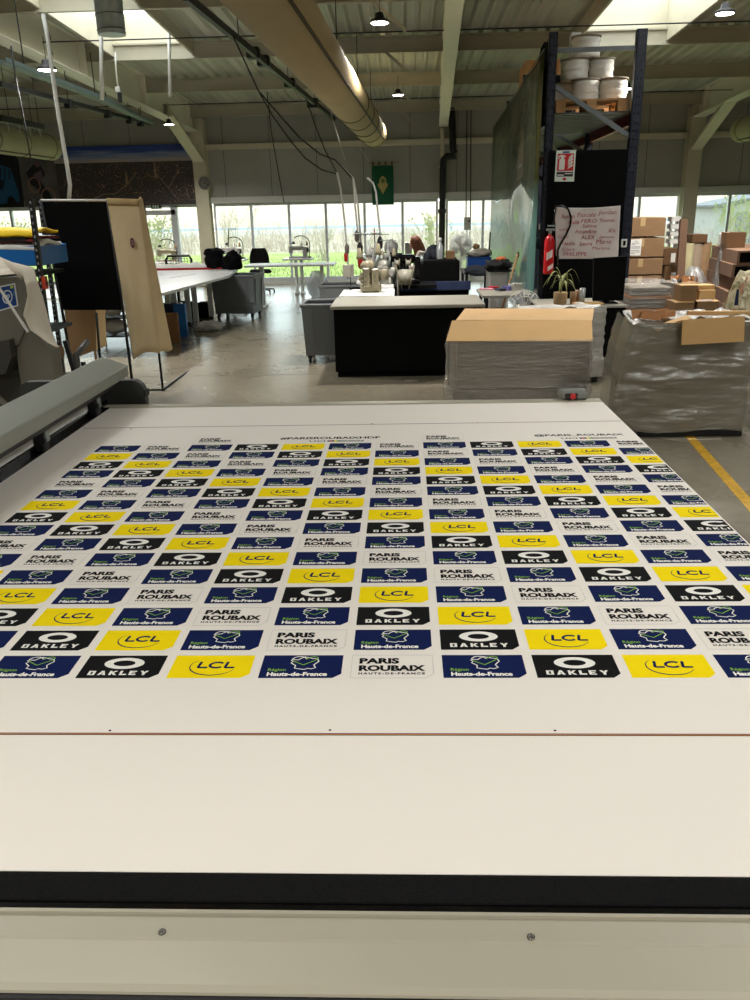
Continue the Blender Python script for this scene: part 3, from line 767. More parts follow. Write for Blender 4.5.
M_whp = mat('white conduit', (214, 214, 206), .4)
M_cord = plain('black cord', (16, 16, 17), .6)
def poly(pts): return [PY(x, y, D) for x, y, D in pts]
def hang(name, pts, r, m, lab, cat, group=None, n=6):
    g = MB(); g.tube(poly(pts), r, n); return single(name, g, m, lab, cat, group)
hang('drop_pole', [(101, 30, 10), (102, 100, 10)], .022, M_whp, 'straight white pole hanging below the shiny spiral pipe', 'drop pole', None, 10)
hang('drop_pole', [(169, 30, 12.6), (170, 97, 12.6)], .022, M_whp, 'straight white pole hanging right of the left roof light, above a lamp', 'drop pole', None, 10)
hang('drop_hose', [(43, 14, 9), (48, 40, 9), (54, 85, 9), (61, 130, 9), (67, 165, 9), (70, 185, 9), (69, 199, 9)], .022, M_whp, 'long white hose hanging in a curve down to the black panel at the left', 'hose', None, 8)
hang('chain', [(47, 30, 9), (50, 38, 9.02), (49, 45, 9), (52, 55, 9.02)], .012, M_dark, 'short dark chain beside the top of the long white hose', 'chain')
r = thing('hanging_socket', 'white cable with a dark plug hanging below the left roof light', 'hanging socket', tuple(PY(118, 90, 12.5)))
MB().tube(poly([(115, 52, 12.5), (116, 70, 12.5), (118, 88, 12.5)]), .012, 6).build('cable', M_whp, r)
p = PY(118, 90, 12.5); MB().box((p.x-.035, p.y-.03, p.z-.03), (p.x+.035, p.y+.03, p.z+.04), bev=.01).build('plug', M_whp, r)
p = PY(120, 97, 12.5); MB().box((p.x-.025, p.y-.03, p.z-.07), (p.x+.025, p.y+.03, p.z+.06), bev=.01).build('socket', M_dark, r)
# cable tray, busbar, small rail
def channel(r, pts, w, h, m, name='rail'):
    g = MB()
    for a, b in zip(pts, pts[1:]):
        g.bar(a, b, w, .01); o = Vector((w/2, 0, h/2)); g.bar(Vector(a)+o, Vector(b)+o, .01, h); o = Vector((-w/2, 0, h/2)); g.bar(Vector(a)+o, Vector(b)+o, .01, h)
    g.build(name, m, r)
a, b, c = PY(0, 58, 9.8), PY(100, 97, 13.1), PY(150, 122, 17)
r = thing('cable_tray', 'blue-grey perforated cable tray running under the ceiling at the upper left', 'cable tray', tuple(b))
channel(r, [a-Vector((0, 0, .04)), b-Vector((0, 0, .04)), c-Vector((0, 0, .03))], .12, .05, mat('tray blue grey', (96, 112, 110), .5, .3))
for t in (.1, .5, .9):
    q = a.lerp(c, t); MB().tube([(q.x, q.y, q.z), (q.x, q.y, zb(q.y)+.02)], .008, 5).build('hanger_wire', M_dark, r)
a, b = PY(0, 84, 11), PY(150, 124, 17)
r = thing('busbar', 'dark power rail just below the blue-grey cable tray at the upper left', 'power rail', tuple(b))
g = MB(); g.bar(a, b, .05, .06); g.build('rail', M_dark, r)
for t in (.35, .62, .8, .9):
    q = a.lerp(b, t); MB().box(q-Vector((.05, .07, .09)), q+Vector((.05, .07, .04)), bev=.01).build('tap_off_box', M_dark, r)
    MB().tube([q, (q.x, q.y, zb(q.y)+.02)], .006, 5).build('hanger_wire', M_dark, r)
a, b = PY(185, -4, 8.4), PY(334, 119, 18.2)
r = thing('busbar', 'black power rail running beside the big fabric duct above the sewing area', 'power rail', tuple(a.lerp(b, .5)))
g = MB(); g.bar(a, b, .055, .075); g.build('rail', M_dark, r)
for px, py in ((255, 52), (265, 60), (291, 82), (314, 102)):
    t = (px-185)/(334-185); D = 1/((1-t)/8.4+t/18.2); q = PY(px, py, D); s = .1 if px < 300 else .12
    MB().box(q-Vector((s, .08, s*.8)), q+Vector((s*.6, .08, s*.5)), bev=.012).build('tap_off_box', M_dark, r)
for t in (.2, .5, .75, .95):
    q = a.lerp(b, t); MB().tube([q, (q.x, q.y, zb(q.y)+.02)], .006, 5).build('hanger_wire', M_dark, r)
a, b = PY(0, 118, 13), PY(43, 127, 14.6)
r = thing('busbar', 'short dark power rail with little hooks above the left fabric duct', 'power rail', tuple(a.lerp(b, .5)))
g = MB(); g.bar(a, b, .06, .09); g.build('rail', M_dark, r)
for k in range(4):
    q = a.lerp(b, .15+.25*k); MB().tube([q, q-Vector((0, 0, .16))], .006, 4).build('hook', M_whp, r)
for t in (.2, .9):
    q = a.lerp(b, t); MB().tube([q, (q.x, q.y, zb(q.y)+.02)], .006, 5).build('hanger_wire', M_dark, r)
# cords and hoses that come down to the sewing machines
gc = 'thin black cords hanging from the ceiling'
hang('ceiling_cable', [(233, 36, 9.6), (245, 62, 10), (258, 90, 10.6), (275, 110, 11), (300, 138, 11.5), (320, 154, 12), (335, 160, 12.4), (341, 166, 12.6), (352, 178, 12.7)], .010, M_cord, 'black cord sagging from the power rail past the duct to the middle white hose', 'cord')
hang('ceiling_cable', [(258, 90, 10.6), (272, 115, 11.2), (290, 140, 11.6), (305, 158, 12), (322, 170, 12.4), (337, 174, 12.8)], .009, M_cord, 'lower black cord curving to the left white hose', 'cord')
hang('ceiling_cable', [(306, 98, 13), (315, 125, 13), (325, 150, 13), (338, 175, 13)], .009, M_cord, 'straight black cord dropping to the left white hose', 'cord')
hang('ceiling_cable', [(267, 92, 12), (271, 130, 12), (278, 170, 12), (284, 203, 12)], .007, M_cord, 'thin cord hanging before the grey wall above the office chair', 'cord')
hang('ceiling_cable', [(11, 46, 9), (16, 80, 9), (24, 120, 9), (31, 160, 9)], .008, M_dark, 'thin cord hanging at the far left in front of the beige duct', 'cord')
hang('ceiling_cable', [(330, 110, 17), (345, 160, 15.5)], .007, M_whp, 'pale thin cord hanging just left of the big duct', 'cord')
M_bob = mat('spring balancer', (120, 110, 100), .5)
def drop(pts, lab, bobs):
    r = thing('air_hose', lab, 'hose', tuple(PY(*pts[-1])))
    MB().tube(poly(pts), .014, 8).build('hose', M_whp, r)
    for (x, y, D, m, s) in bobs:
        q = PY(x, y, D); MB().lathe([(.012*s, -.07*s), (.028*s, -.05*s), (.032*s, .03*s), (.012*s, .07*s)], tuple(q), 10).build('gun' if m else 'coupling', [M_bob, plain('red plastic', (190, 26, 30), .4), M_cord][m], r)
drop([(337, 172, 12.5), (341, 190, 12.5), (345, 225, 12.5), (348, 262, 12.5), (348, 279, 12.5)], 'leftmost white air hose with a red nozzle above the sewing tables', [(347, 249, 12.5, 0, 1.1), (346, 257, 12.5, 1, 1)])
drop([(341, 165, 12.7), (353, 178, 12.7), (355, 205, 12.7), (358, 235, 12.7), (359, 262, 12.7)], 'middle white air hose with a large red gun hanging over the cream sewing machine', [(357, 236, 12.7, 0, 1.2), (360, 249, 12.7, 2, 1.4), (361, 261, 12.7, 1, 1.7)])
drop([(353, 178, 12.8), (358, 205, 12.8), (361, 245, 12.8)], 'thin white hose running right beside the middle air hose', [(361, 248, 12.8, 2, .9)])
drop([(367, 178, 12.5), (373, 183, 12.5), (376, 192, 12.5), (378, 215, 12.5), (380, 232, 12.5), (380, 243, 12.5)], 'white air hose bending down in front of the green flag', [(380, 243, 12.5, 2, 1.3)])
# white strips beside the duct end
for i, (px, y0, y1, D, lab) in enumerate(((344, 61, 80, 13.5, 'first'), (347.5, 64, 84, 13.7, 'second'), (351.5, 69, 86, 13.9, 'third'), (354.5, 73, 88, 14.1, 'last'))):
    hang('drop_pole', [(px, y0, D), (px, y1, D)], .014, M_whp, lab+' of four short white rods in a row behind the big duct', 'rod', 'short white rods behind the duct')

# downpipe, conduits, electrical box, clock, exit sign, flag, wall prints
r = thing('downpipe', 'black downpipe with a double bend beside the slim middle column', 'downpipe', tuple(PY(452, 284, 19.6)))
g = MB(); g.tube([PY(452, 108, 19.6), PY(453, 150, 19.6), PY(455, 153, 19.6), PY(455.5, 156, 19.6), PY(446.5, 156.5, 19.6), PY(443.5, 160, 19.6), PY(443, 170, 19.6), PY(441, 283, 19.6)], .075, 12)
g.build('pipe', plain('black pvc', (20, 20, 21), .4), r)
g = MB(); g.box(PY(438, 213, 19.55), PY(446, 209, 19.4)); g.build('clamp', M_dark, r)
r = thing('electrical_box', 'small pale electrical box on twin conduits in front of the window', 'electrical box', tuple(PY(467, 230, 19.7)))
a, b = PY(464, 230, 19.7), PY(471, 217, 19.7); MB().box((a.x, 19.66, a.z), (b.x, 19.76, b.z), bev=.01).build('case', mat('box grey', (190, 190, 184), .5), r)
a, b = PY(468, 222, 19.7), PY(470, 220, 19.7); MB().box((a.x, 19.655, a.z), (b.x, 19.665, b.z)).build('switch', M_dark, r)
for px, px2 in ((466, 467), (470.5, 471)):
    MB().tube([PY(px, 217, 19.72), PY(px2, 107, 19.72)], .014, 6).build('conduit', M_dgrey, r)
for px in (467, 470): MB().tube([PY(px, 230, 19.72), PY(px, 280, 19.72)], .014, 6).build('conduit', M_whp, r)
q = PY(204, 183, 19.6); r = thing('wall_clock', 'round wall clock with a white face on the cream column', 'clock', (q.x, 19.62, q.z))
Mx = Matrix.Rotation(PI/2, 4, 'X')
g = MB(); g.lathe([(.125, 0), (.135, .03), (.12, .045), (.115, .04)], (q.x, 19.655, q.z), 28, M=Mx); g.build('case', plain('clock rim', (120, 118, 112), .3, .5), r)
g = MB(); g.lathe([(.0001, 0), (.117, 0)], (q.x, 19.618, q.z), 28, M=Mx); g.quad((q.x-.1, 19.6185, q.z), (q.x, 19.6185, q.z-.1), (q.x+.1, 19.6185, q.z), (q.x, 19.6185, q.z+.1)); g.build('face', mat('clock face', (205, 205, 198), .5), r)
for a, l, w in ((0.4, .06, .008), (2.0, .095, .006)):
    g = MB(); g.bar((q.x, 19.61, q.z), (q.x+l*math.sin(a), 19.61, q.z+l*math.cos(a)), .004, w); g.build('hand', M_blk, r)
g = MB()
for k in range(12):
    t = k*PI/6; g.bar((q.x+.085*math.sin(t), 19.612, q.z+.085*math.cos(t)), (q.x+.105*math.sin(t), 19.612, q.z+.105*math.cos(t)), .004, .012)
g.build('hour_mark', M_blk, r)
a, b = PY(151, 209, 19.85), PY(160, 205, 19.85)
r = thing('exit_sign', 'small dark green exit sign above the glazed door', 'exit sign', (a.x, 19.85, a.z))
MB().box((a.x, 19.86, a.z), (b.x, 19.92, b.z+.02), bev=.005).build('case', plain('sign green', (20, 60, 48), .5), r)
g = MB(); w_ = b.x-a.x
for k, u in enumerate((.2, .45, .7)): g.box((a.x+w_*u, 19.855, a.z+.03), (a.x+w_*(u+.12), 19.86, b.z-.005))
g.build('pictogram', plain('sign white', (220, 235, 225), .5), r)
# green hanging banner with a gold crest
q0, q1 = PY(372.5, 205, 19.7), PY(397, 165, 19.7); x0, x1, z0, z1 = q0.x, PY(393.5, 180, 19.7).x, q0.z, q1.z
r = thing('hanging_banner', 'green hanging banner with a gold crest on the end wall', 'banner', (x0, 19.7, z0))
g = MB(); g.grid(lambda u, v: (x0+(x1-x0)*u, 19.70+.012*math.sin(u*9), z0+(z1-z0)*v), 14, 6, thick=.004); g.build('cloth', mat('green cloth', (8, 84, 52), .8, sheen=1), r)
MB().tube([(x0-.05, 19.69, z1+.05), (x1+.13, 19.69, z1+.05)], .012, 8).build('rod', mat('wooden rod', (150, 130, 90), .5), r)
for k in range(4):
    x = x0+.03+(x1-x0-.06)*k/3; MB().box((x-.025, 19.675, z1-.02), (x+.025, 19.705, z1+.08), bev=.004).build('loop', plain('loop', (100, 92, 70), .7), r)
MB().tube([(x0-.04, 19.69, z1+.06), (x0-.3, 19.72, 3.0)], .004, 4).build('string', M_whp, r)
g = MB(); cx, cz = (x0+x1)/2, z0+(z1-z0)*.5; F_ = lambda u, v: (cx+u, 19.685, cz+v)
g.add([F_(*p) for p in [(0, -.19), (.05, -.1), (.10, -.03), (.12, .02), (.08, .05), (.075, .12), (.04, .17), (0, .2), (-.04, .17), (-.075, .12), (-.08, .05), (-.12, .02), (-.10, -.03), (-.05, -.1)]], [list(range(14))], False)
g.mat(1)
g.add([F_(.045*math.cos(t), .09+.05*math.sin(t)) for t in [2*PI*k/14 for k in range(14)]], [list(range(14))], False)
for v in g.v[14:]: v.y -= .002
g.mat(0); ribbon(g, arc(0, .09, .028, .03, 0, 360, 12), .008, lambda u, v: (cx+u, 19.680, cz+v))
for s in (-1, 1): ribbon(g, [(s*.02, .02), (s*.06, -.02), (s*.03, -.08)], .012, lambda u, v: (cx+u, 19.681, cz+v))
g.build('crest', [plain('gold print', (176, 160, 96), .6), plain('green print', (14, 92, 58), .8)], r)

def city_mat():
    m = bpy.data.materials.new('night city print'); m.use_nodes = True
    nt = m.node_tree; N = nt.nodes; L = nt.links; b = N['Principled BSDF']; b.inputs['Roughness'].default_value = .5
    tc = N.new('ShaderNodeTexCoord'); sp = N.new('ShaderNodeSeparateXYZ'); L.new(tc.outputs['Object'], sp.inputs[0])
    sky = N.new('ShaderNodeValToRGB'); mr = N.new('ShaderNodeMapRange'); mr.inputs['From Min'].default_value = 1.08; mr.inputs['From Max'].default_value = 1.5
    nz = N.new('ShaderNodeTexNoise'); mp = N.new('ShaderNodeMapping'); mp.inputs['Scale'].default_value = (.5, 1, 7); nz.inputs['Scale'].default_value = 1.5
    L.new(tc.outputs['Object'], mp.inputs['Vector']); L.new(mp.outputs[0], nz.inputs['Vector'])
    ad = N.new('ShaderNodeMath'); ad.operation = 'MULTIPLY_ADD'; ad.inputs[1].default_value = .38; L.new(nz.outputs['Fac'], ad.inputs[0]); L.new(sp.outputs['Z'], ad.inputs[2])
    L.new(ad.outputs[0], mr.inputs['Value']); L.new(mr.outputs[0], sky.inputs['Fac'])
    e = sky.color_ramp.elements; e[0].position = .15; e[0].color = lin((176, 160, 156)); e[1].position = .9; e[1].color = lin((30, 52, 130))
    k = e.new(.45); k.color = lin((122, 140, 178)); k = e.new(.65); k.color = lin((52, 80, 154))
    v = N.new('ShaderNodeTexVoronoi'); v.inputs['Scale'].default_value = 16; mp2 = N.new('ShaderNodeMapping'); mp2.inputs['Scale'].default_value = (1, 1, 3)
    L.new(tc.outputs['Object'], mp2.inputs['Vector']); L.new(mp2.outputs[0], v.inputs['Vector'])
    c = N.new('ShaderNodeValToRGB'); c.color_ramp.elements[0].position = .08; c.color_ramp.elements[0].color = lin((235, 190, 150)); c.color_ramp.elements[1].position = .34; c.color_ramp.elements[1].color = lin((58, 52, 52))
    L.new(v.outputs['Distance'], c.inputs['Fac'])
    n2 = N.new('ShaderNodeTexNoise'); n2.inputs['Scale'].default_value = 3; L.new(mp2.outputs[0], n2.inputs['Vector'])
    c2 = N.new('ShaderNodeValToRGB'); c2.color_ramp.elements[0].position = .42; c2.color_ramp.elements[1].position = .62; L.new(n2.outputs['Fac'], c2.inputs['Fac'])
    dk = N.new('ShaderNodeMixRGB'); dk.inputs[1].default_value = lin((66, 60, 58)); L.new(c2.outputs['Color'], dk.inputs[0]); L.new(c.outputs['Color'], dk.inputs[2])
    gt = N.new('ShaderNodeMath'); gt.operation = 'GREATER_THAN'; gt.inputs[1].default_value = .93; L.new(sp.outputs['Z'], gt.inputs[0])
    mx = N.new('ShaderNodeMixRGB'); L.new(gt.outputs[0], mx.inputs[0]); L.new(dk.outputs[0], mx.inputs[1]); L.new(sky.outputs['Color'], mx.inputs[2])
    L.new(mx.outputs[0], b.inputs['Base Color']); return m
a, b = PY(52, 205, 19.84), PY(197, 143, 19.84)
g = MB(); g.box((a.x, 19.84, 1.84), (b.x+.02, 19.87, 3.12))
g.mat(1)
# streets and a tower printed in brighter strokes
for pts in (((-5.2, 2.0), (-5.35, 2.2), (-5.1, 2.55)), ((-5.35, 2.2), (-5.6, 2.5)), ((-4.9, 1.95), (-4.95, 2.2)), ((-6.3, 2.3), (-6.05, 2.55)), ((-6.3, 2.3), (-6.6, 2.1)), ((-7.2, 1.95), (-6.9, 2.1), (-6.6, 2.1))):
    ribbon(g, list(pts), .02, lambda u, v: (u, 19.837, v))
for cx, h, z in ((-5.62, .34, 2.42), (-6.3, .26, 2.3), (-5.1, .1, 2.5)): g.quad((cx-.04, 19.836, z), (cx+.04, 19.836, z), (cx+.01, 19.836, z+h), (cx-.01, 19.836, z+h))
single('wall_print', g, [city_mat(), plain('street light print', (140, 116, 96), .6)], 'long dark aerial night view of a city printed on the end wall above the windows', 'wall print')
g = MB(); g.box((-8.75, 19.835, 1.86), (-7.92, 19.865, 2.98))
g.mat(1); F_ = lambda u, v: (-8.35+u, 19.830, 2.35+v)
g.add([F_(*p) for p in ((-.25, .25), (-.05, .42), (.1, .40), (.18, .2), (.05, .05), (.22, -.2), (.3, -.42), (.12, -.42), (-.05, -.1), (-.2, 0))], [list(range(10))], False)
g.mat(2); ribbon(g, arc(.18, -.3, .16, .2, 0, 360, 16), .03, lambda u, v: (-8.35+u, 19.828, 2.35+v)); ribbon(g, arc(-.1, -.02, .13, .16, 0, 360, 16), .03, lambda u, v: (-8.35+u, 19.828, 2.35+v))
g.mat(3); g.add([(-8.35+.03+.07*math.cos(t), 19.827, 2.78+.08*math.sin(t)) for t in [2*PI*k/12 for k in range(12)]], [list(range(12))], False)
g.add([(-8.35+u, 19.826, 2.35+v) for u, v in ((-.1, .2), (.1, .3), (.12, .1), (0, .05))], [[0, 1, 2, 3]], False)
single('wall_print', g, [mat('road print', (96, 92, 90), .6, var=.25, scale=4), plain('rider print dark', (24, 26, 36), .6), plain('wheel print', (150, 110, 96), .6), plain('jersey print', (108, 84, 100), .6)], 'print of a bent cyclist on the end wall, right of the van print', 'wall print')
g = MB(); g.box((-9.7, 19.835, 1.86), (-8.78, 19.865, 3.0))
F_ = lambda u, v: (u, 19.830, v)
g.mat(1); g.add([F_(*p) for p in ((-9.7, 2.35), (-9.55, 2.9), (-8.95, 2.7), (-8.85, 2.2), (-8.85, 1.98), (-9.7, 1.9))], [list(range(6))], False)
g.mat(2)
for k in range(7): ribbon(g, [(-9.62+k*.1, 2.52-k*.01), (-9.58+k*.1, 2.82-k*.025)], .035, lambda u, v: (u, 19.827, v))
g.add([(u, 19.827, v) for u, v in ((-9.62, 2.2), (-9.2, 2.25), (-9.12, 2.45), (-9.6, 2.48))], [[0, 1, 2, 3]], False)
g.mat(3); g.add([(-9.05+.1*math.cos(t), 19.826, 1.98+.12*math.sin(t)) for t in [2*PI*k/14 for k in range(14)]], [list(range(14))], False)
g.mat(4); g.add([(-9.45+.05*math.cos(t), 19.826, 2.12+.04*math.sin(t)) for t in [2*PI*k/14 for k in range(14)]], [list(range(14))], False)
single('wall_print', g, [plain('night print', (14, 18, 30), .6), plain('van blue', (32, 92, 140), .5), plain('van window', (12, 34, 62), .5), plain('van tyre', (10, 10, 12), .6), plain('van mark', (170, 190, 200), .5)], 'print of a blue van at the far upper left edge', 'wall print')
# ================================================================ left side
M_blkfab = mat('black fabric', (8, 8, 9), .9, var=.2, scale=20, spec=.15)
M_beige = mat('beige cloth', (226, 202, 158), .85, var=.05, scale=4, bump=.3, bscale=7, sheen=1)
M_frame = mat('black tube frame', (16, 17, 18), .45)
M_white = mat('white laminate', (228, 228, 226), .35, var=.02)
M_leg = mat('pale grey table leg', (205, 208, 204), .4, .1)
M_bin = mat('grey container plastic', (112, 116, 118), .5, var=.06, scale=3)
M_bind = mat('dark container inside', (46, 50, 52), .6)
M_pap = mat('paper white', (226, 224, 218), .8, var=.03)
M_cart = mat('brown cardboard', (132, 102, 70), .8, var=.07, scale=5, stretch=(1, 1, 3))
M_cartl = mat('light cardboard', (206, 166, 110), .8, var=.04, scale=5)
M_blue = mat('blue plastic sheet', (20, 104, 178), .4, var=.05)

# --- privacy booth: black front panel, tall beige curtain on the right, thin black legs
D0 = 8.0
bo = thing('voting_booth', 'tall booth frame with a black panel and a beige curtain hung over its right side', 'booth', (-2.9, D0, 0))
A, B = PY(40, 201, D0), PY(108, 202, D0); E1, E2 = PY(62, 310, D0), PY(124, 310, D0)
zt = A.z
# legs lean with the frame: posts from the feet to the top corners
feet = [PZ(132, 380, 0), PZ(163, 391, 0)]
def P8(x, y): return PY(x, y, D0)
g = MB(); g.tube([P8(41, 200), P8(62, 309), (P8(62, 309).x+.02, D0, 0)], .014, 6); g.build('leg', M_frame, bo)
g = MB(); g.tube([P8(107, 200), P8(123, 309), (P8(132, 380).x, D0, 0)], .014, 6); g.build('leg', M_frame, bo)
fx = PZ(163, 391, 0)
g = MB(); g.tube([(fx.x, fx.y, 0), (fx.x-.02, fx.y+.07, .45), (P8(141, 205).x, 8.1, 1.74)], .012, 6); g.build('leg', M_frame, bo)
g = MB(); g.tube([(fx.x-.42, fx.y, .012), (fx.x, fx.y, .012)], .010, 6); g.tube([(fx.x, fx.y, .012), (fx.x, D0+.8, .012)], .010, 6); g.build('foot_bar', M_frame, bo)
g = MB(); g.tube([(P8(98, 356).x, D0, 0), (P8(96, 310).x, D0, .755)], .012, 6); g.build('leg', M_frame, bo)
# black panel with thickness
a, b, c, d = P8(42, 202), P8(109, 202), P8(124, 310), P8(61, 310)
g = MB(); g.slab([d, c, b, a], .02); g.build('front_panel', M_blkfab, bo)
g = MB(); g.tube([a+Vector((-.01, 0, .015)), b+Vector((.0, 0, .015))], .012, 6); g.build('top_rail', M_pap, bo)
# curtain: two faces over the right frame, loosely draped
def curt(u, v):
    # v from top to hem; u across front then folding back over the right edge
    xt0, xt1 = PY(107, 198, 7.84), PY(139, 199, 7.84); xb0, xb1 = PY(133, 360, 7.84), PY(160, 354, 7.84)
    x = (xt0.x+(xt1.x-xt0.x)*u)*(1-v)+(xb0.x+(xb1.x-xb0.x)*u)*v
    z = (xt0.z+(xt1.z-xt0.z)*u)*(1-v)+(xb0.z+.045*math.sin(u*3)+(xb1.z-xb0.z)*u)*v
    return (x, 7.84+.012*math.sin(u*11+v*2)*v-.02*math.sin(PI*u), z)
g = MB(); g.grid(curt, 16, 20, thick=.004)
def curt2(u, v):
    a0 = Vector(curt(1, v)); w = .05+.22*v; z0 = a0.z+(0 if v < .02 else .012*math.sin(u*5+v)*v)
    return (a0.x-.004+(.02+.03*v)*u, a0.y+w*u, z0+.02*(1-v)*math.sin(PI*u))
g.grid(curt2, 12, 20, thick=.004); cu = g.build('curtain', M_beige, bo)
g = MB(); g.grid(lambda u, v: (Vector(curt(u*.99, v*.045))+Vector((0, -.006, 0))), 12, 2, thick=.003); g.build('hem', mat('beige hem', (184, 158, 112), .85), cu)
q = PY(132, 243, 7.78); g = MB()
g.add([(q.x+.022*math.cos(t), 7.79, q.z+.045*math.sin(t)) for t in [2*PI*k/18 for k in range(18)]], [list(range(18))[::-1]], False)
g.mat(1)
for k in range(4): g.quad((q.x-.014+.009*k, 7.788, q.z-.025), (q.x-.010+.009*k, 7.788, q.z-.025), (q.x-.010+.009*k, 7.788, q.z+.025), (q.x-.014+.009*k, 7.788, q.z+.025))
g.build('emblem', [plain('dark red emblem', (96, 24, 36), .6), plain('emblem light', (190, 150, 140), .6)], cu)
# cardboard sheet standing under the black panel
a, b, c, d = PY(63, 309, 8.25), PY(98, 309, 8.25), PY(99, 350, 8.25), PY(70, 360, 8.25)
g = MB(); g.slab([(d.x, 8.25, d.z), (c.x-.03, 8.25, c.z), (b.x-.03, 8.28, b.z), (a.x, 8.28, a.z)], .015)
g.mat(1); g.slab([(c.x-.03, 8.25, c.z), (c.x+.03, 8.4, c.z+.02), (b.x+.02, 8.4, b.z), (b.x-.03, 8.28, b.z)], .01)
g.mat(0); g.box((d.x, 8.26, 0), (d.x+.02, 8.28, d.z)); g.box((c.x-.06, 8.26, 0), (c.x-.04, 8.28, c.z))
single('plywood_board', g, [mat('plywood', (188, 150, 108), .7, var=.06, scale=3, stretch=(6, 1, .6)), M_beige], 'brown board standing behind the booth, below the black panel', 'board')
# white shelving seen through the booth
r = thing('wire_rack', 'low black rack holding pale folded goods, seen under the black panel', 'rack', tuple(PZ(112, 350, 0)))
p = PZ(112, 345, 0); x0, y0 = p.x-.22, p.y
for sx in (0, .42):
    for sy in (0, .35): MB().box((x0+sx, y0+sy, 0), (x0+sx+.02, y0+sy+.02, .62)).build('post', M_frame, r)
for z in (.1, .34, .6): MB().box((x0, y0, z), (x0+.44, y0+.37, z+.015)).build('shelf', M_frame, r)
for z, lab in ((.355, 'upper'), (.115, 'lower')):
    g = MB(); g.blob((x0+.22, y0+.18, z+.11), (.17, .14, .1), 10, .15, 2.5, 3*z, flat=z); single('folded_goods', g, M_pap, lab+' bundle of pale goods on the low black rack', 'bundle')

# --- perforated shelving upright with shelves behind it
sh = thing('shelving_rack', 'black perforated shelving with blue goods at the left edge, leaning behind the booth', 'shelving', (-3.4, 7.0, 0))
DS = 6.9
def post(xa, ya, xb, yb, D):
    a, b = PY(xa, ya, D), PY(xb, yb, D); g = MB(); b2 = Vector((b.x+(b.x-a.x)*(b.z/(a.z-b.z)), D, 0))
    dd = (a-b2); n = 34; g.bar(b2, a, .036, .04)
    g.mat(1)
    for k in range(n):
        q = b2+dd*((k+.5)/n); g.box(q+Vector((-.006, -.024, -.010)), q+Vector((.006, -.019, .010)))
    g.build('upright', [M_frame, plain('punched hole', (150, 154, 158), .5)], sh); return b2, a
post(31, 199, 53, 370, DS); post(40, 199, 61, 355, 8.6)
post(-60, 199, -60, 370, DS)
for z in (.25, .72, 1.2, 1.49):
    g = MB(); g.box((-4.6, DS, z-.03), (-3.08, DS+.7, z)); g.build('shelf', M_frame, sh)
for z in (1.2,):
    g = MB(); g.box((-3.08, DS-.02, z-.09), (-2.96, DS+.02, z-.06)); g.box((-2.99, DS-.03, z-.12), (-2.96, DS+.02, z-.02)); g.build('orange_bracket', plain('orange steel', (190, 62, 28), .5), sh)
# goods on it
def slabgood(px0, py0, px1, py1, D, dep, m, lab, cat, name, lum=.0, bev=.01):
    a, b = PY(px0, py1, D), PY(px1, py0, D); g = MB(); g.box((a.x, D, a.z), (b.x, D+dep, b.z), bev=bev); return single(name, g, m, lab, cat)
def drape(name, px0, px1, py_top, py_bot, D, dep, m, lab, cat, amp=.03, sd=0):
    a, b = PY(px0, py_bot, D), PY(px1, py_top, D)
    g = MB(); g.grid(lambda u, v: (a.x+(b.x-a.x)*u, D+dep*v, b.z-abs(v-.5)*.04+amp*noise.noise(Vector((u*4+sd, v*3, sd)))-(.6*(b.z-a.z) if v == 0 else 0)-.3*(b.z-a.z)*max(0, 2*u-1.6)), 18, 8, thick=max(.01, (b.z-a.z)*.5))
    return single(name, g, m, lab, cat)
slabgood(-60, 246, 38, 268, DS, .6, M_blue, 'blue plastic sheets lying on the shelf at the left edge', 'plastic sheet', 'plastic_sheet')
drape('folded_banner', -60, 33, 228, 236, DS, .5, plain('yellow fabric', (244, 204, 10), .7), 'yellow fabric bundle on top of the shelving at the left edge', 'fabric', .02, 1)
drape('folded_banner', -60, 33, 236, 241, DS, .5, plain('dark red fabric', (120, 22, 24), .7), 'thin dark red fabric under the yellow bundle', 'fabric', .01, 2)
drape('folded_banner', -60, 36, 240, 250, DS-.01, .5, M_pap, 'crumpled white fabric between the red fabric and the blue sheets', 'fabric', .03, 5)
# --- grey machine at the left edge, with a sign label and a hanging white web
M_mach = mat('machine grey', (118, 114, 102), .5, var=.05)
M_machd = mat('machine dark grey', (64, 62, 56), .5, var=.05)
DM = 4.6
ma = thing('wide_format_printer', 'grey industrial printer cut off by the left edge, with a blue sticker on its side', 'printer', (-2.4, DM, 0))
def PM(x, y, dy=0): return PY(x, y, DM+dy)
a, b, c, d, e_ = PM(-60, 280), PM(14, 274), PM(22, 278), PM(25, 330), PM(12, 345)
g = MB(); k = [PM(-70, 283), PM(16, 277), PM(24, 330), PM(18, 345), PM(-70, 352)]
g.slab(list(reversed(k)), -.0) if 0 else None
pr = [(v.x, v.z) for v in k]
g.prof_y(list(reversed(pr)), DM, DM+.12); g.build('hood', M_mach, ma)
g = MB(); k = [PM(-70, 352), PM(14, 338), PM(16, 356), PM(10, 372), PM(-70, 380)]; g.prof_y(list(reversed([(v.x, v.z) for v in k])), DM-.06, DM+.12); g.build('tray', M_machd, ma)
g = MB(); a, b = PM(20, 335), PM(50, 300); xr = PM(50, 350).x; xl = PM(14, 350).x
g.prof_y([(xl, 0), (xr, 0), (xr-.005, PM(40, 352).z), (PM(24, 320).x, PM(24, 320).z), (xl, PM(14, 335).z)], DM+.02, DM+.15); g.build('body_panel', M_mach, ma)
g = MB(); g.box((PM(-70, 360).x, DM+.1, .0), (xl, DM+.15, PM(0, 356).z)); g.build('lower_body', M_machd, ma)
g = MB(); g.slab([PM(-40, 360, -.02), PM(8, 405, -.02), PM(2, 405, -.02), PM(-52, 362, -.02)][::-1], .02); g.build('strut', M_mach, ma)
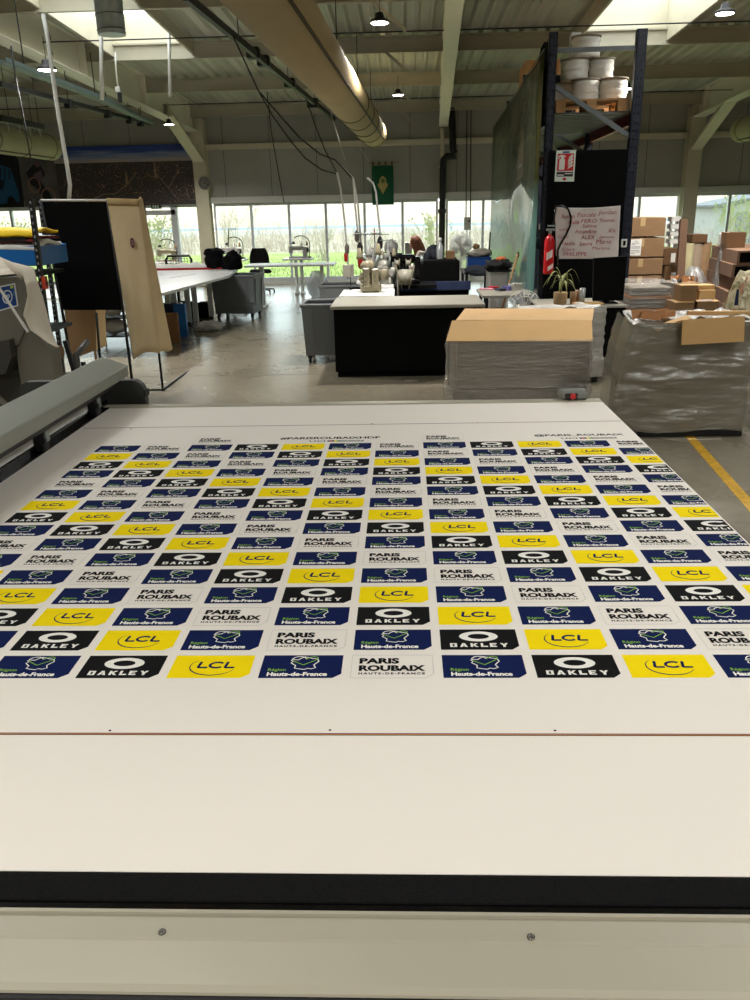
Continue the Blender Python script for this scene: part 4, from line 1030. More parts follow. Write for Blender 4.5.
g = MB(); a = PM(50, 345); g.tube([(a.x+.012, DM+.3, .55), (a.x+.02, DM+.3, .85), (a.x+.02, DM+.5, .9)], .02, 6); g.tube([(a.x+.012, DM+.5, .3), (a.x+.02, DM+.5, .7)], .018, 6); g.build('hose', M_machd, ma)
# sticker: blue with a round white badge and two letters
s4 = [PM(-4, 312, -.003), PM(19, 305, -.003), PM(15.5, 286, -.003), PM(-6, 289, -.003)]
s4 = [PM(-3, 312, -.003), PM(18.5, 306, -.003), PM(15, 283, -.003), PM(-5, 287, -.003)]
def bil(u, v, dy): return (s4[0]*(1-u)+s4[1]*u)*(1-v)+(s4[3]*(1-u)+s4[2]*u)*v-Vector((0, dy, 0))
g = MB(); g.add([bil(0, 0, 0), bil(1, 0, 0), bil(1, 1, 0), bil(0, 1, 0)], [[0, 1, 2, 3]], False)
g.mat(1).add([bil(.06, .06, .001), bil(.94, .06, .001), bil(.94, .94, .001), bil(.06, .94, .001)], [[0, 1, 2, 3]], False)
g.mat(0); ribbon(g, arc(.56, .5, .22, .26, 0, 360, 24), .05, lambda u, v: bil(u, v, .002))
put_text(g, 'hp', .44, .38, .24, .28, lambda u, v: bil(u, v, .002), bold=.02)
g.mat(2).add([bil(.74, .8, .002), bil(.9, .8, .002), bil(.9, .92, .002), bil(.74, .92, .002)], [[0, 1, 2, 3]], False)
g.mat(3); put_text(g, 'i', .86, .5, .05, .2, lambda u, v: bil(u, v, .002), bold=.02)
g.build('sticker', [plain('sticker white', (222, 226, 228), .5), plain('sticker blue', (14, 66, 134), .4), plain('sticker yellow', (190, 200, 60), .5), plain('sticker pale', (90, 150, 190), .5)], ma)
# the white web: comes over the hood and hangs down in a long pointed tail
web = [((0, 257), (16, 274)), ((12, 262), (22, 280)), ((34, 268), (23, 275)), ((37, 280), (26, 285)), ((43, 297), (27.5, 296)), ((47, 312), (23, 315)), ((52, 332), (30, 330)), ((58, 346), (48, 343)), ((59, 347), (56, 346.5))]
g = MB(); vs = []
W_ = [(PM(-60, 262, .5), PM(-60, 281, .0))]+[(PM(a[0], a[1], -.02-.10*min(1, i/3)+(.4 if i == 0 else 0)), PM(b[0], b[1], -.03-.10*min(1, i/3))) for i, (a, b) in enumerate(web)]
def smooth_rows(rows, k=4):
    out = []
    for i in range(len(rows)-1):
        for j in range(k):
            t = j/k; out.append((rows[i][0].lerp(rows[i+1][0], t), rows[i][1].lerp(rows[i+1][1], t)))
    out.append(rows[-1]); return out
R2 = smooth_rows(W_)
n = len(R2)-1
def webf(u, v):
    i = round(v*n); a, b = R2[i]; p = b.lerp(a, u); return p+Vector((0, -.02*math.sin(u*PI)*math.sin(v*7), 0))
g.grid(webf, 6, n, thick=.003); single('white_web', g, mat('pale backing web', (218, 208, 190), .7, var=.04, scale=4), 'strip of pale fabric hanging off the grey printer and tapering to a point', 'fabric strip')
g = MB(); g.tube([PM(-20, 262, -.12), PM(2, 292, -.12), PM(28, 332, -.13)], .008, 5); g.tube([PM(28, 332, -.13), PM(22, 322, -.13)], .008, 5)
g.build('strap', M_pap, ma)
# dark odds and ends between the printer and the booth
r = thing('equipment_trolley', 'dark trolley with blue boxes on the floor between printer and booth', 'trolley', (-2.9, 6.4, 0))
p = PY(52, 372, 6.0); q = PY(83, 345, 6.0)
g = MB(); g.box((p.x, 6.0, .08), (q.x, 6.6, .14)); g.box((p.x, 6.0, .40), (q.x, 6.6, .43)); g.build('deck', M_frame, r)
for x in (p.x+.02, q.x-.02):
    for y in (6.03, 6.57): MB().box((x-.015, y-.015, .0), (x+.015, y+.015, .52)).build('post', M_frame, r)
g = MB(); g.bar((q.x-.02, 6.0, .1), (q.x-.13, 6.0, .78), .03, .03); g.build('handle', M_frame, r)
g = MB(); g.box((p.x+.02, 6.06, .14), (q.x-.03, 6.5, .3), bev=.01); single('storage_box', g, plain('navy box', (16, 34, 70), .6), 'navy box on the dark trolley between printer and booth', 'box')
g = MB(); g.tube([PY(46, 352, 6.2), PY(62, 352, 6.2)], .05, 12); single('core_tube', g, M_cart, 'brown cardboard tube lying by the printer, below the pale fabric point', 'cardboard tube')

# --- long white work table with a blue/brown stack under it
TH = .74
def tz(px, py): return PZ(px, py, TH)
c0, c1, c2, c3 = tz(158, 294), tz(229, 276), tz(236, 270), tz(150, 268)
wt = thing('work_table', 'long white work table right of the booth, its near corner cut at a slant', 'table', (-3.4, 11.4, 0))
q0 = tz(150, 296); q1 = tz(229, 275.5); q2 = tz(238, 269); q3 = tz(140, 268)
poly_ = [(q0.x, q0.y), (q1.x, q1.y), (q2.x, q2.y), (q3.x-.2, q3.y), (q3.x-.2, q0.y)]
g = MB(); g.prism(poly_, TH-.035, TH); g.build('tabletop', M_white, wt)
for (px, py) in ((177, 330), (190, 326), (197, 326), (212, 320), (171, 332)):
    p = PZ(px, py, 0); g = MB(); g.box((p.x-.035, p.y-.03, .05), (p.x+.035, p.y+.03, TH-.035)); lg = g.build('leg', M_leg, wt)
    if px != 171: g = MB(); g.tube([(p.x-.02, p.y, .04), (p.x+.02, p.y, .04)], .04, 12); g.build('caster', M_dark, lg)
for a, b in (((170, 278), (196, 274)), ((160, 275), (163, 275))):
    a, b = tz(*a), tz(*b); g = MB(); g.bar((a.x, a.y, TH+.0015), (b.x, b.y, TH+.0015), .015, .002); g.build('slot', M_dark, wt)
# things on the table
a, b = tz(158, 270.5), tz(230, 269.0)
g = MB(); g.box((a.x-.5, a.y-.0, TH), (b.x, a.y+.35, TH+.02), bev=.004); g.mat(1); g.box((a.x-.5, a.y-.012, TH), (b.x, a.y, TH+.035)); cl = single('folded_cloth', g, [plain('red edge', (170, 30, 36), .7), plain('red edge2', (170, 30, 36), .7)], 'long red-edged cloth laid across the white work table', 'cloth')
g = MB(); g.grid(lambda u, v: (a.x-.4+(b.x-a.x+.35)*u, a.y+.0+.3*v, TH+.022+.09*math.sin(PI*min(1, max(0, v)))*(.7+.9*abs(noise.noise(Vector((u*7, v*2, 4)))))), 40, 6, thick=.0), single('crumpled_cloth', g, M_pap, 'crumpled white cloth on top of the red-edged cloth', 'cloth')
# under the table
g = MB(); D_ = PZ(170, 343, 0).y; p, q = PY(164, 342, D_), PY(177, 313, D_); g.box((p.x, D_, 0), (q.x, D_+.05, q.z), bev=.004); single('cardboard_sheet', g, mat('brown board', (132, 96, 62), .8), 'brown board standing on the floor just right of the beige curtain', 'board')
g = MB(); D_ = PZ(180, 337, 0).y; p, q = PY(176, 335, D_), PY(184.5, 304, D_); g.box((p.x, D_, 0), (q.x, D_+.08, q.z), bev=.004); single('plastic_sheet', g, M_blue, 'bright blue sheet standing under the near end of the work table', 'plastic sheet')
g = MB(); p, q = PY(162, 335, 12.0), PY(175, 304, 12.0); g.box((p.x, 12.0, 0), (q.x, 12.2, q.z), bev=.01); single('storage_box', g, plain('navy box', (16, 34, 70), .6), 'navy box under the work table behind the brown board', 'box')
g = MB(); p, q = PY(183, 325, 13.4), PY(189, 303, 13.4); g.box((p.x, 13.4, 0), (q.x, 13.7, q.z), bev=.02); single('storage_box', g, M_blkfab, 'black box under the work table between its thin legs', 'box')
g = MB(); p, q = PY(197, 318, 13.6), PY(208, 303, 13.6); g.box((p.x, 13.6, 0), (q.x, 13.9, q.z), bev=.02); single('storage_box', g, M_blkfab, 'black box under the far end of the work table', 'box')
p = PZ(208, 330, 0); g = MB(); g.blob((p.x, p.y, .05), (.22, .16, .07), 12, .35, 3, 3, flat=.001); single('rag', g, M_pap, 'crumpled white rag on the floor beside the grey container', 'rag')

# --- grey rolling containers
def make_bin():
    r = thing('rolling_container', 'x', 'container', (0, 0, 0), 'grey rolling containers'); w, d, h = .34, .27, .66
    g = MB(); zb_ = .085
    for s in range(1):
        lo = [(-w+.03, -d+.03), (w-.03, -d+.03), (w-.03, d-.03), (-w+.03, d-.03)]; hi = [(-w, -d), (w, -d), (w, d), (-w, d)]
        vs = [(x, y, zb_) for x, y in lo]+[(x, y, h) for x, y in hi]+[(x*.93, y*.93, h) for x, y in hi]+[(x*.9, y*.9, zb_+.03) for x, y in lo]
        g.add(vs, [(3, 2, 1, 0)]+[(i, (i+1) % 4, 4+(i+1) % 4, 4+i) for i in range(4)]+[(4+i, 4+(i+1) % 4, 8+(i+1) % 4, 8+i) for i in range(4)], False)
        g.mat(1).add(vs, [(8+i, 8+(i+1) % 4, 12+(i+1) % 4, 12+i) for i in range(4)]+[(12, 13, 14, 15)], False); g.mat(0)
    g.build('tub', [M_bin, M_bind], r)
    g = MB()
    for a, b in (((-w-.015, -d-.015), (w+.015, -d+.02)), ((-w-.015, d-.02), (w+.015, d+.015)), ((-w-.015, -d), (-w+.02, d)), ((w-.02, -d), (w+.015, d))): g.box((a[0], a[1], h-.035), (b[0], b[1], h+.005), bev=.008)
    g.build('rim', M_bin, r)
    # raised panel frame on the front and on the side
    g = MB(); y = -d+.004
    for s in (-1, 1): g.slab([(s*.20-.01, -d+.022, .2), (s*.20+.01, -d+.022, .2), (s*.235+.01, -d-.012, h-.06), (s*.235-.01, -d-.012, h-.06)], .02)
    g.slab([(-.2, -d+.02, .19), (.2, -d+.02, .19), (.2, -d+.016, .215), (-.2, -d+.016, .215)], .02)
    g.build('front_rib', M_bin, r)
    g = MB()
    for s in (-1, 1): g.slab([(w-.016, s*.15-.01, .2), (w-.016, s*.15+.01, .2), (w+.012, s*.18+.01, h-.06), (w+.012, s*.18-.01, h-.06)], .02)
    g.build('side_rib', M_bin, r)
    g = MB(); g.box((.26, -d-.0, .24), (.33, -d+.04, .30), bev=.01); g.build('latch', M_bin, r)
    for sx in (-1, 1):
        for sy in (-1, 1):
            g = MB(); x, y = sx*(w-.07), sy*(d-.07); g.tube([(x-.015, y, .04), (x+.015, y, .04)], .04, 14); g.box((x-.025, y-.02, .05), (x+.025, y+.03, .12)); g.build('caster', M_dark, r)
    return r
bin0 = make_bin()
for i, (px, py, D, rz, sc_, lab) in enumerate(((238, 322, 13.5, -.12, 1.05, 'grey rolling container at the end of the white work table'), (321, 365, 9.35, .0, 1.0, 'grey rolling container half hidden by the left end of the black counter'),
        (342, 300, 12.1, .0, .95, 'grey rolling container behind the counter, under the left white hose'))):
    o = bin0 if i == 0 else copy_tree(bin0)
    X_ = PY(px, py, D).x; o.location = (X_+(0.15 if i == 1 else 0), D+.2, 0); o.rotation_euler = (0, 0, rz); o.scale = (sc_,)*3; o['label'] = lab

# --- office chairs
def make_chair():
    r = thing('office_chair', 'x', 'chair', (0, 0, 0), 'office chairs by the windows')
    g = MB(); g.grid(lambda u, v: ((u-.5)*.40*(1-.42*max(0, v-.35)**2*2.2), .20+.03*math.cos((u-.5)*3)+.05*v, .56+.38*v), 10, 8, thick=.05); g.build('backrest', M_blkfab, r)
    g = MB(); g.box((-.23, -.22, .43), (.23, .20, .50), bev=.03); g.build('seat', M_blkfab, r)
    g = MB(); g.bar((0, .15, .44), (0, .26, .66), .06, .02); g.build('back_bar', M_frame, r)
    g = MB(); g.tube([(0, 0, .08), (0, 0, .43)], .028, 10); g.build('gas_lift', M_frame, r)
    for k in range(5):
        t = 2*PI*k/5+.3; g = MB(); g.bar((0, 0, .10), (.28*math.cos(t), .28*math.sin(t), .07), .035, .03); lg = g.build('leg', M_frame, r)
        g = MB(); g.tube([(.28*math.cos(t)-.015, .28*math.sin(t), .028), (.28*math.cos(t)+.015, .28*math.sin(t), .028)], .027, 10); g.build('caster', M_frame, lg)
    return r
def make_mesh_chair():
    r = thing('mesh_chair', 'mesh-backed office chair with armrests in front of the glazed door', 'chair', (0, 0, 0), None)
    g = MB(); g.tube([(-.21, .22, .50), (-.23, .24, .80), (-.19, .25, .86), (.19, .25, .86), (.23, .24, .80), (.21, .22, .50), (-.21, .22, .50)], .02, 8); g.build('back_frame', M_frame, r)
    g = MB()
    for k in range(9): x = -.2+.05*k; g.tube([(x, .235, .5), (x, .25, .86)], .004, 4)
    for k in range(7): z = .52+.05*k; g.tube([(-.21, .24, z), (.21, .24, z)], .004, 4)
    g.build('mesh', M_frame, r)
    g = MB(); g.box((-.24, -.22, .42), (.24, .20, .49), bev=.03); g.build('seat', M_blkfab, r)
    for s in (-1, 1):
        g = MB(); g.tube([(s*.24, .1, .44), (s*.29, .08, .62), (s*.29, .05, .68)], .018, 6); g.box((s*.29-.03, -.16, .67), (s*.29+.03, .14, .70), bev=.01); g.build('armrest', M_frame, r)
    g = MB(); g.tube([(0, 0, .08), (0, 0, .43)], .028, 10); g.build('gas_lift', M_frame, r)
    for k in range(5):
        t = 2*PI*k/5; g = MB(); g.bar((0, 0, .10), (.28*math.cos(t), .28*math.sin(t), .07), .035, .03); lg = g.build('leg', M_frame, r)
        g = MB(); g.tube([(.28*math.cos(t)-.015, .28*math.sin(t), .028), (.28*math.cos(t)+.015, .28*math.sin(t), .028)], .027, 10); g.build('caster', M_frame, lg)
    return r
ch0 = make_chair(); p = PZ(262, 293, 0); ch0.location = (p.x, p.y, 0); ch0.scale = (1, 1, .97); ch0.rotation_euler = (0, 0, .2); ch0['label'] = 'black fabric office chair standing alone before the windows, right of the clock column'
o = copy_tree(ch0, loc=(PY(233, 285, 14.5).x, 14.5, 0), rz=2.9, label='black office chair whose back shows just above the first grey container', scale=.93)
mc = make_mesh_chair(); p = PY(178, 290, 15.4); mc.location = (p.x, 15.4, 0); mc.scale = (1.05,)*3

# --- far tables with sewing machines and lamps
def sewing_machine(m, lab, loc, rz=0, s=1.0, grp='sewing machines'):
    r = thing('sewing_machine', lab, 'sewing machine', (0, 0, 0), grp)
    g = MB(); g.box((-.24, -.09, 0), (.24, .09, .05), bev=.01); g.build('bed', m, r)
    g = MB(); g.box((.12, -.07, .05), (.24, .07, .28), bev=.02); g.box((-.22, -.055, .20), (.14, .055, .30), bev=.02); g.box((-.24, -.06, .13), (-.14, .06, .31), bev=.02); g.build('arm', m, r)
    g = MB(); g.tube([(.24, 0, .20), (.275, 0, .20)], .065, 16); g.build('handwheel', M_dark, r)
    g = MB(); g.tube([(-.19, 0, .05), (-.19, 0, .14)], .006, 6); g.box((-.205, -.02, .052), (-.175, .02, .058)); g.build('needle_bar', M_galv, r)
    g = MB(); g.tube([(.16, .04, .28), (.16, .04, .50)], .006, 6); g.tube([(.08, .04, .48), (.24, .04, .48)], .005, 6); g.build('thread_stand', M_galv, r)
    for k in (-1, 1): g = MB(); g.lathe([(.035, 0), (.033, .02), (.018, .10), (.012, .105)], (.16+k*.07, .04, .31), 12); g.build('thread_cone', [M_pap, M_cart][k > 0], r)
    r.location = loc; r.rotation_euler = (0, 0, rz); r.scale = (s,)*3; return r
M_smc = mat('machine cream', (136, 128, 104), .4); M_smw = mat('machine white', (150, 150, 146), .4)
def table(name, x0, x1, y0, y1, h, m, lab, kind='t', grp=None):
    r = thing(name, lab, 'table', ((x0+x1)/2, (y0+y1)/2, 0), grp)
    MB().box((x0, y0, h-.03), (x1, y1, h), bev=.004).build('tabletop', m, r)
    for x in (x0+.25, x1-.25):
        g = MB(); g.box((x-.03, (y0+y1)/2-.05, .05), (x+.03, (y0+y1)/2+.05, h-.03)); g.build('leg', M_leg, r)
        g = MB(); g.box((x-.035, y0+.06, 0), (x+.035, y1-.06, .05), bev=.01); g.build('foot', M_leg, r)
        g = MB(); g.bar((x, y0+.1, .04), (x, (y0+y1)/2, h-.04), .04, .03); g.build('brace', M_leg, r)
    return r
a, b = PY(244, 265, 14.7), PY(334, 265, 14.7)
table('long_table', a.x, b.x, 14.7, 15.4, .76, M_white, 'long narrow white table standing between the work table and the counter')
for (px0, px1, D, lab, mm) in ((282, 312, 17.3, 'small sewing table by the window with a curved lamp, behind the long narrow table', M_smw), (152, 176, 17.0, 'small sewing table in front of the glazed door', M_smc), (214, 244, 17.4, 'small sewing table by the window, right of the clock column', M_smw)):
    a, b = PY(px0, 258, D), PY(px1, 258, D); table('sewing_table', a.x, b.x, D, D+.5, .72, M_white, lab, grp='sewing tables by the window')
    sewing_machine(mm, 'sewing machine on the '+lab.replace(' with a curved lamp', '').replace('small sewing table ', 'table '), ((a.x+b.x)/2, D+.25, .72), 0, .8)
    r = thing('desk_lamp', 'curved-neck lamp on the '+lab.replace(' with a curved lamp', '').replace('small sewing table ', 'table '), 'lamp', (b.x-.12, D+.4, .72), 'curved sewing lamps')
    x, y = b.x-.1, D+.42; MB().lathe([(.05, 0), (.05, .02), (.01, .03)], (x, y, .72), 12).build('base', M_dark, r)
    g = MB(); g.tube([(x, y, .75), (x+.02, y, 1.0)]+[(x-.16+.18*math.cos(t), y-.05, 1.02+.14*math.sin(t)) for t in [PI*k/8 for k in range(7)]], .010, 6); g.build('neck', M_dark, r)
    g = MB(); g.lathe([(.02, .05), (.045, 0), (.0001, .0)], (x-.31, y-.05, 1.0), 12); g.build('lamp_shade', M_dark, r)
p = PY(290, 185, 17.6)
r = thing('thread_rack', 'thin tall thread rack against the window above the black bundles', 'thread rack', (-2.2, 17.6, .72))
a, b, c = PY(228, 256, 17.8), PY(228.5, 229, 17.8), PY(236, 229, 17.8)
g = MB(); g.tube([(a.x, 17.8, .72), b, c], .010, 5); g.build('rod', M_dark, r)
# black bundles on the far end of the work table
for i, (px0, px1, py0, py1, D, lab) in enumerate(((204, 222, 249, 267, 14.2, 'tall black cloth bundle on the far end of the white work table'), (223, 240, 250, 267, 14.0, 'low lumpy black cloth bundle beside the tall one on the work table'))):
    a, b = PY(px0, py1, D), PY(px1, py0, D); h = b.z-TH
    g = MB()
    if i == 0:
        g.box((a.x+.03, D+.02, TH+.001), (b.x-.03, D+.24, TH+h*.8), bev=.04); g.blob(((a.x+b.x)/2, D+.12, TH+h*.78), ((b.x-a.x)/2, .14, h*.26), 10, .16, 2, 3, flat=TH+.001); g.blob(((a.x+b.x)/2, D+.10, TH+h*.4), ((b.x-a.x)*.52, .13, h*.42), 10, .12, 3, 7, flat=TH+.001)
    else: g.blob(((a.x+b.x)/2, D+.1, TH+h*.42), ((b.x-a.x)/2, .16, h*.5), 12, .2, 2, 5, flat=TH+.001)
    single('black_bundle', g, M_blkfab, lab, 'cloth bundle')
# plastic sack under the long narrow table
p = PZ(312, 290, 0); g = MB(); g.blob((PY(317, 280, 16.8).x, 16.8, .24), (.21, .2, .27), 14, .12, 2.4, 8, flat=.001); single('plastic_sack', g, film('clear sack', (150, 158, 170), .35, .3, .9, (6, 6, 6)), 'full clear plastic sack on the floor behind the long narrow table', 'sack')
# ================================================================ middle: counter, sewing stations, person
M_lam = mat('pale laminate', (158, 154, 142), .35, var=.04, scale=3)
M_tdark = mat('navy cloth', (34, 48, 84), .8, var=.2, scale=6)
# black counter with a pale worktop
a, b = PY(336, 377, 8.42), PY(481, 376, 8.42)
ct = thing('counter', 'low black counter with a pale worktop standing across the aisle', 'counter', ((a.x+b.x)/2, 8.8, 0))
MB().box((a.x, 8.42, .06), (b.x, 9.22, .70)).build('body', M_blkfab, ct)
MB().box((a.x+.02, 8.45, 0), (b.x-.02, 9.2, .06)).build('plinth', M_blkfab, ct)
g = MB(); g.box((a.x-.03, 8.36, .70), (b.x+.02, 9.28, .735), bev=.006); g.build('worktop', M_lam, ct)
# white sewing table just behind the counter
TS = .72
a, b = PY(344, 293, 9.7), PY(390, 293, 9.7)
table('sewing_table', a.x-.05, b.x+.05, 9.55, 10.35, TS, M_white, 'white sewing table directly behind the black counter')
cx = (a.x+b.x)/2
# overlock machine, cream, many covers and cones
def overlock(lab, loc, rz=0, s=1.0, m=M_smc):
    r = thing('overlock_machine', lab, 'sewing machine', (0, 0, 0)); r['_o'] = (0, 0, 0)
    g = MB(); g.box((-.10, -.08, 0), (.12, .10, .10), bev=.02); g.build('base', m, r)
    g = MB(); g.box((-.08, -.11, .06), (-.005, -.06, .26), bev=.012); g.box((.015, -.12, .04), (.09, -.06, .25), bev=.012); g.build('front_cover', m, r)
    g = MB(); g.box((-.12, -.06, .10), (.12, .08, .20), bev=.03); g.build('body', m, r)
    g = MB(); g.blob((-.02, -.02, .27), (.08, .07, .07), 10, .1, 2, 1); g.build('head', m, r)
    g = MB(); g.tube([(.11, 0, .15), (.16, 0, .15)], .055, 16); g.build('handwheel', M_galv, r)
    g = MB(); g.lathe([(.03, 0), (.05, .03), (.05, .10), (.03, .12)], (.15, -.05, .12), 12); g.build('thread_cone', m, r)
    g = MB(); g.tube([(-.04, -.03, .3), (-.06, -.03, .40)], .018, 8); g.tube([(.05, 0, .2), (.09, -.03, .38)], .014, 8); g.build('tension_post', M_galv, r)
    for k, (x, z) in enumerate(((-.05, .17), (.05, .17), (.05, .12), (-.05, .12))):
        g = MB(); g.tube([(x, -.121, z), (x, -.112, z)], .006, 8); g.build('knob', M_dark, r)
    g = MB(); g.tube([(.0, .07, .1), (.0, .07, .62)], .007, 6); g.tube([(-.14, .07, .60), (.14, .07, .60)], .006, 6); g.build('thread_stand', M_galv, r)
    for k in (-1, 0, 1):
        g = MB(); g.lathe([(.036, 0), (.034, .03), (.018, .11), (.012, .115)], (.1*k, .07, .36+.02*k), 12); g.build('thread_cone', M_smc if k else M_smw, r)
    r.location = loc; r.rotation_euler = (0, 0, rz); r.scale = (s,)*3; return r
p = PY(370, 290, 9.95); overlock('cream overlock machine with knobs on the white table behind the counter', (p.x, 9.95, TS), .1, 1.1)
p = PY(383, 275, 10.9)
table('sewing_table', PY(372, 280, 10.9).x, PY(394, 280, 10.9).x, 10.6, 11.25, TS, M_white, 'second white sewing table, partly hidden behind the cream overlock machine')
overlock('silver-grey overlock machine on the second white sewing table', (PY(386, 275, 11.05).x, 11.05, TS), -.5, .9, mat('machine silver', (170, 168, 160), .35, .3))
p = PY(359, 262, 11.6)
r = thing('bag_stand', 'pale bag clipped on a thin stand left of the cream overlock machine', 'bag', (PY(348, 285, 10.4).x, 10.4, TS))
g = MB(); a, b = PY(343, 277, 10.2), PY(350, 265, 10.2); g.prism([(a.x, 10.2), (b.x, 10.2), (b.x+.04, 10.3), (a.x+.03, 10.3)], a.z, b.z); g.build('bag', M_lam, r)
g = MB(); g.tube([(b.x, 10.25, TS), (b.x, 10.25, b.z+.0)], .007, 6); g.build('rod', M_dark, r)
# thread-cone tree in front of the window: three tall silver cones
for i, (px, py, D, s, lab) in enumerate(((352+3, 250, 11.9, 1.0, 'left'), (388, 250, 12.0, .9, 'middle'))):
    pass
r = thing('thread_tree', 'tall stand of pale thread cones with a red tip left of the black machine heads', 'thread stand', (PY(372, 270, 11.7).x, 11.7, TS))
x = PY(375, 258, 11.7).x
MB().box((x-.25, 11.45, TS-.03), (x+.3, 11.95, TS)).build('shelf', M_white, r)
for sx in (-.22, .27): MB().box((x+sx-.02, 11.68, 0), (x+sx+.02, 11.72, TS-.03)).build('leg', M_leg, r)
for k, (dx, dz, s) in enumerate(((-.04, .22, 1.2), (.02, .36, 1.0), (-.10, .10, 1.2), (.13, .16, 1.0), (.20, .26, .8), (.10, .04, 1.2))):
    g = MB(); g.lathe([(.05*s, 0), (.052*s, .04*s), (.03*s, .16*s), (.012*s, .2*s)], (x+dx, 11.68, TS+.02+dz*.8), 14); g.build('thread_cone', M_smw, r)
g = MB(); g.tube([(x, 11.72, TS), (x, 11.72, TS+.62)], .008, 6); g.tube([(x-.25, 11.72, TS+.36), (x+.25, 11.72, TS+.36)], .006, 6); g.tube([(x-.3, 11.72, TS+.60), (x+.2, 11.72, TS+.60)], .005, 6); g.build('rod', M_dark, r)
g = MB(); g.lathe([(.012, 0), (.004, .08)], (x, 11.72, TS+.60), 8); g.build('red_tip', plain('red plastic', (190, 26, 30), .4), r)
# black machine heads on a dark bench, with big pale reels
bn = thing('sewing_bench', 'dark navy bench with black partitions behind the counter', 'bench', (PY(420, 300, 10.6).x, 10.8, 0))
a, b = PY(349, 285, 11.3), PY(469, 285, 11.3)
g = MB(); g.box((a.x, 11.3, 0), (b.x, 11.34, .66)); g.build('front_panel', M_blkfab, bn)
g = MB(); g.box((PY(400, 285, 11.25).x, 11.25, .60), (b.x+.02, 11.30, .72), bev=.01); g.build('rail', M_tdark, bn)
g = MB(); x0, x1 = PY(414, 285, 11.6).x, PY(459, 285, 11.6).x; g.box((x0, 11.5, 0), (x1, 12.2, PY(430, 260, 11.6).z), bev=.02); g.build('cabinet', M_blkfab, bn)
def black_head(lab, px, D, s=1.0):
    r = thing('sewing_machine', lab, 'sewing machine', (0, 0, 0), 'black sewing machine heads'); r['_o'] = (0, 0, 0)
    g = MB(); g.box((-.12, -.1, 0), (.16, .1, .06), bev=.01); g.build('bed', M_blk, r)
    g = MB(); g.box((.08, -.07, .05), (.16, .07, .34), bev=.02); g.box((-.12, -.06, .26), (.10, .06, .37), bev=.03); g.box((-.14, -.06, .18), (-.07, .06, .39), bev=.015); g.build('arm', M_blk, r)
    g = MB(); g.tube([(-.105, 0, .06), (-.105, 0, .2)], .008, 6); g.build('needle_bar', M_galv, r)
    g = MB(); g.tube([(.16, 0, .30), (.20, 0, .30)], .06, 14); g.build('handwheel', M_galv, r)
    p = PY(px, 280, D); r.location = (p.x, D, TS); r.scale = (s,)*3; return r
MB_ = MB(); MB_.box((PY(396, 285, 11.0).x, 10.75, TS-.04), (PY(436, 285, 11.0).x, 11.25, TS)); MB_.build('tabletop', M_blkfab, bn)
black_head('black sewing machine head above the large pale reel', 408, 11.0, 1.0)
black_head('black sewing machine head left of the large pale reel, under the silver head', 397, 11.55, .95)
r = thing('silver_machine_head', 'silver-white machine head raised above the others, left of the seated person', 'sewing machine', (PY(391, 262, 12.3).x, 12.3, 0))
x = PY(391, 262, 12.3).x
MB().box((x-.16, 12.1, 0), (x+.16, 12.5, .8)).build('stand', M_blkfab, r)
g = MB(); g.blob((x, 12.3, PY(391, 248, 12.3).z), (.10, .09, .12), 12, .12, 2, 4); g.tube([(x+.02, 12.3, .78), (x, 12.3, .95)], .05, 10); g.build('head', M_smw, r)
g = MB(); g.tube([(x-.12, 12.3, .8), (x-.12, 12.3, 1.02)], .02, 6); g.tube([(x+.1, 12.3, .8), (x+.1, 12.3, 1.05)], .02, 6); g.build('post', M_blk, r)
# large pale reels
def reel(px, py, D, rad, w, lab, tilt=0):
    q = PY(px, py, D); r = thing('thread_reel', lab, 'reel', tuple(q))
    g = MB(); g.lathe([(rad*.62, -w), (rad*.62, w)], tuple(q), 20, M=Matrix.Rotation(PI/2, 4, 'Y')); g.build('core', M_lam, r)
    for s in (-1, 1): g = MB(); g.lathe([(rad, 0), (rad, .008)], (q.x+s*w, q.y, q.z), 24, M=Matrix.Rotation(PI/2+s*tilt, 4, 'Y')); g.build('flange', M_smc, r)
    g = MB(); g.tube([(q.x, q.y, q.z), (q.x, q.y+.06, q.z), (q.x, q.y+.06, min(q.z, TS))], .012, 6); g.build('spindle', M_dark, r)
reel(405, 277, 10.65, .15, .08, 'large pale thread reel with a tilted flange in front of the black machines', .25)
reel(397, 263, 10.9, .055, .03, 'left one of two small pale reels above the large reel')
reel(408, 263, 10.9, .055, .03, 'right one of two small pale reels above the large reel')
g = MB(); a = PY(398, 298, 10.6); g.tube([(a.x, 10.6, .55), PY(398, 272, 10.6)], .015, 6); single('webbing_strap', g, M_lam, 'pale strap hanging straight down below the large thread reel', 'strap')
# black chairs with jackets
r = thing('jacket', 'dark blue-grey jacket heaped over the black partition beside the seated person', 'jacket', (PY(434, 258, 12.4).x, 12.4, .9))
q = PY(435, 257, 12.0); g = MB(); g.blob((q.x, 12.0, q.z+.03), (.14, .15, .13), 14, .12, 2, 9, flat=PY(430, 260, 11.6).z+.002); g.build('body', mat('blue grey jacket', (30, 36, 46), .8, var=.2), r)
g = MB(); g.blob((q.x-.11, 11.9, q.z-.02), (.06, .08, .10), 8, .2, 2, 2, flat=PY(430, 260, 11.6).z+.002); g.build('sleeve', mat('blue grey jacket', (30, 36, 46), .8), r)
def task_chair(px, D, h, rz, lab):
    o = copy_tree(ch0, loc=(PY(px, 290, D).x, D, 0), rz=rz, label=lab); o.scale = (1.0, 1.0, h); return o
0 and task_chair(449, 10.4, .86, 3.0, 'black office chair seen from behind above the right end of the counter')
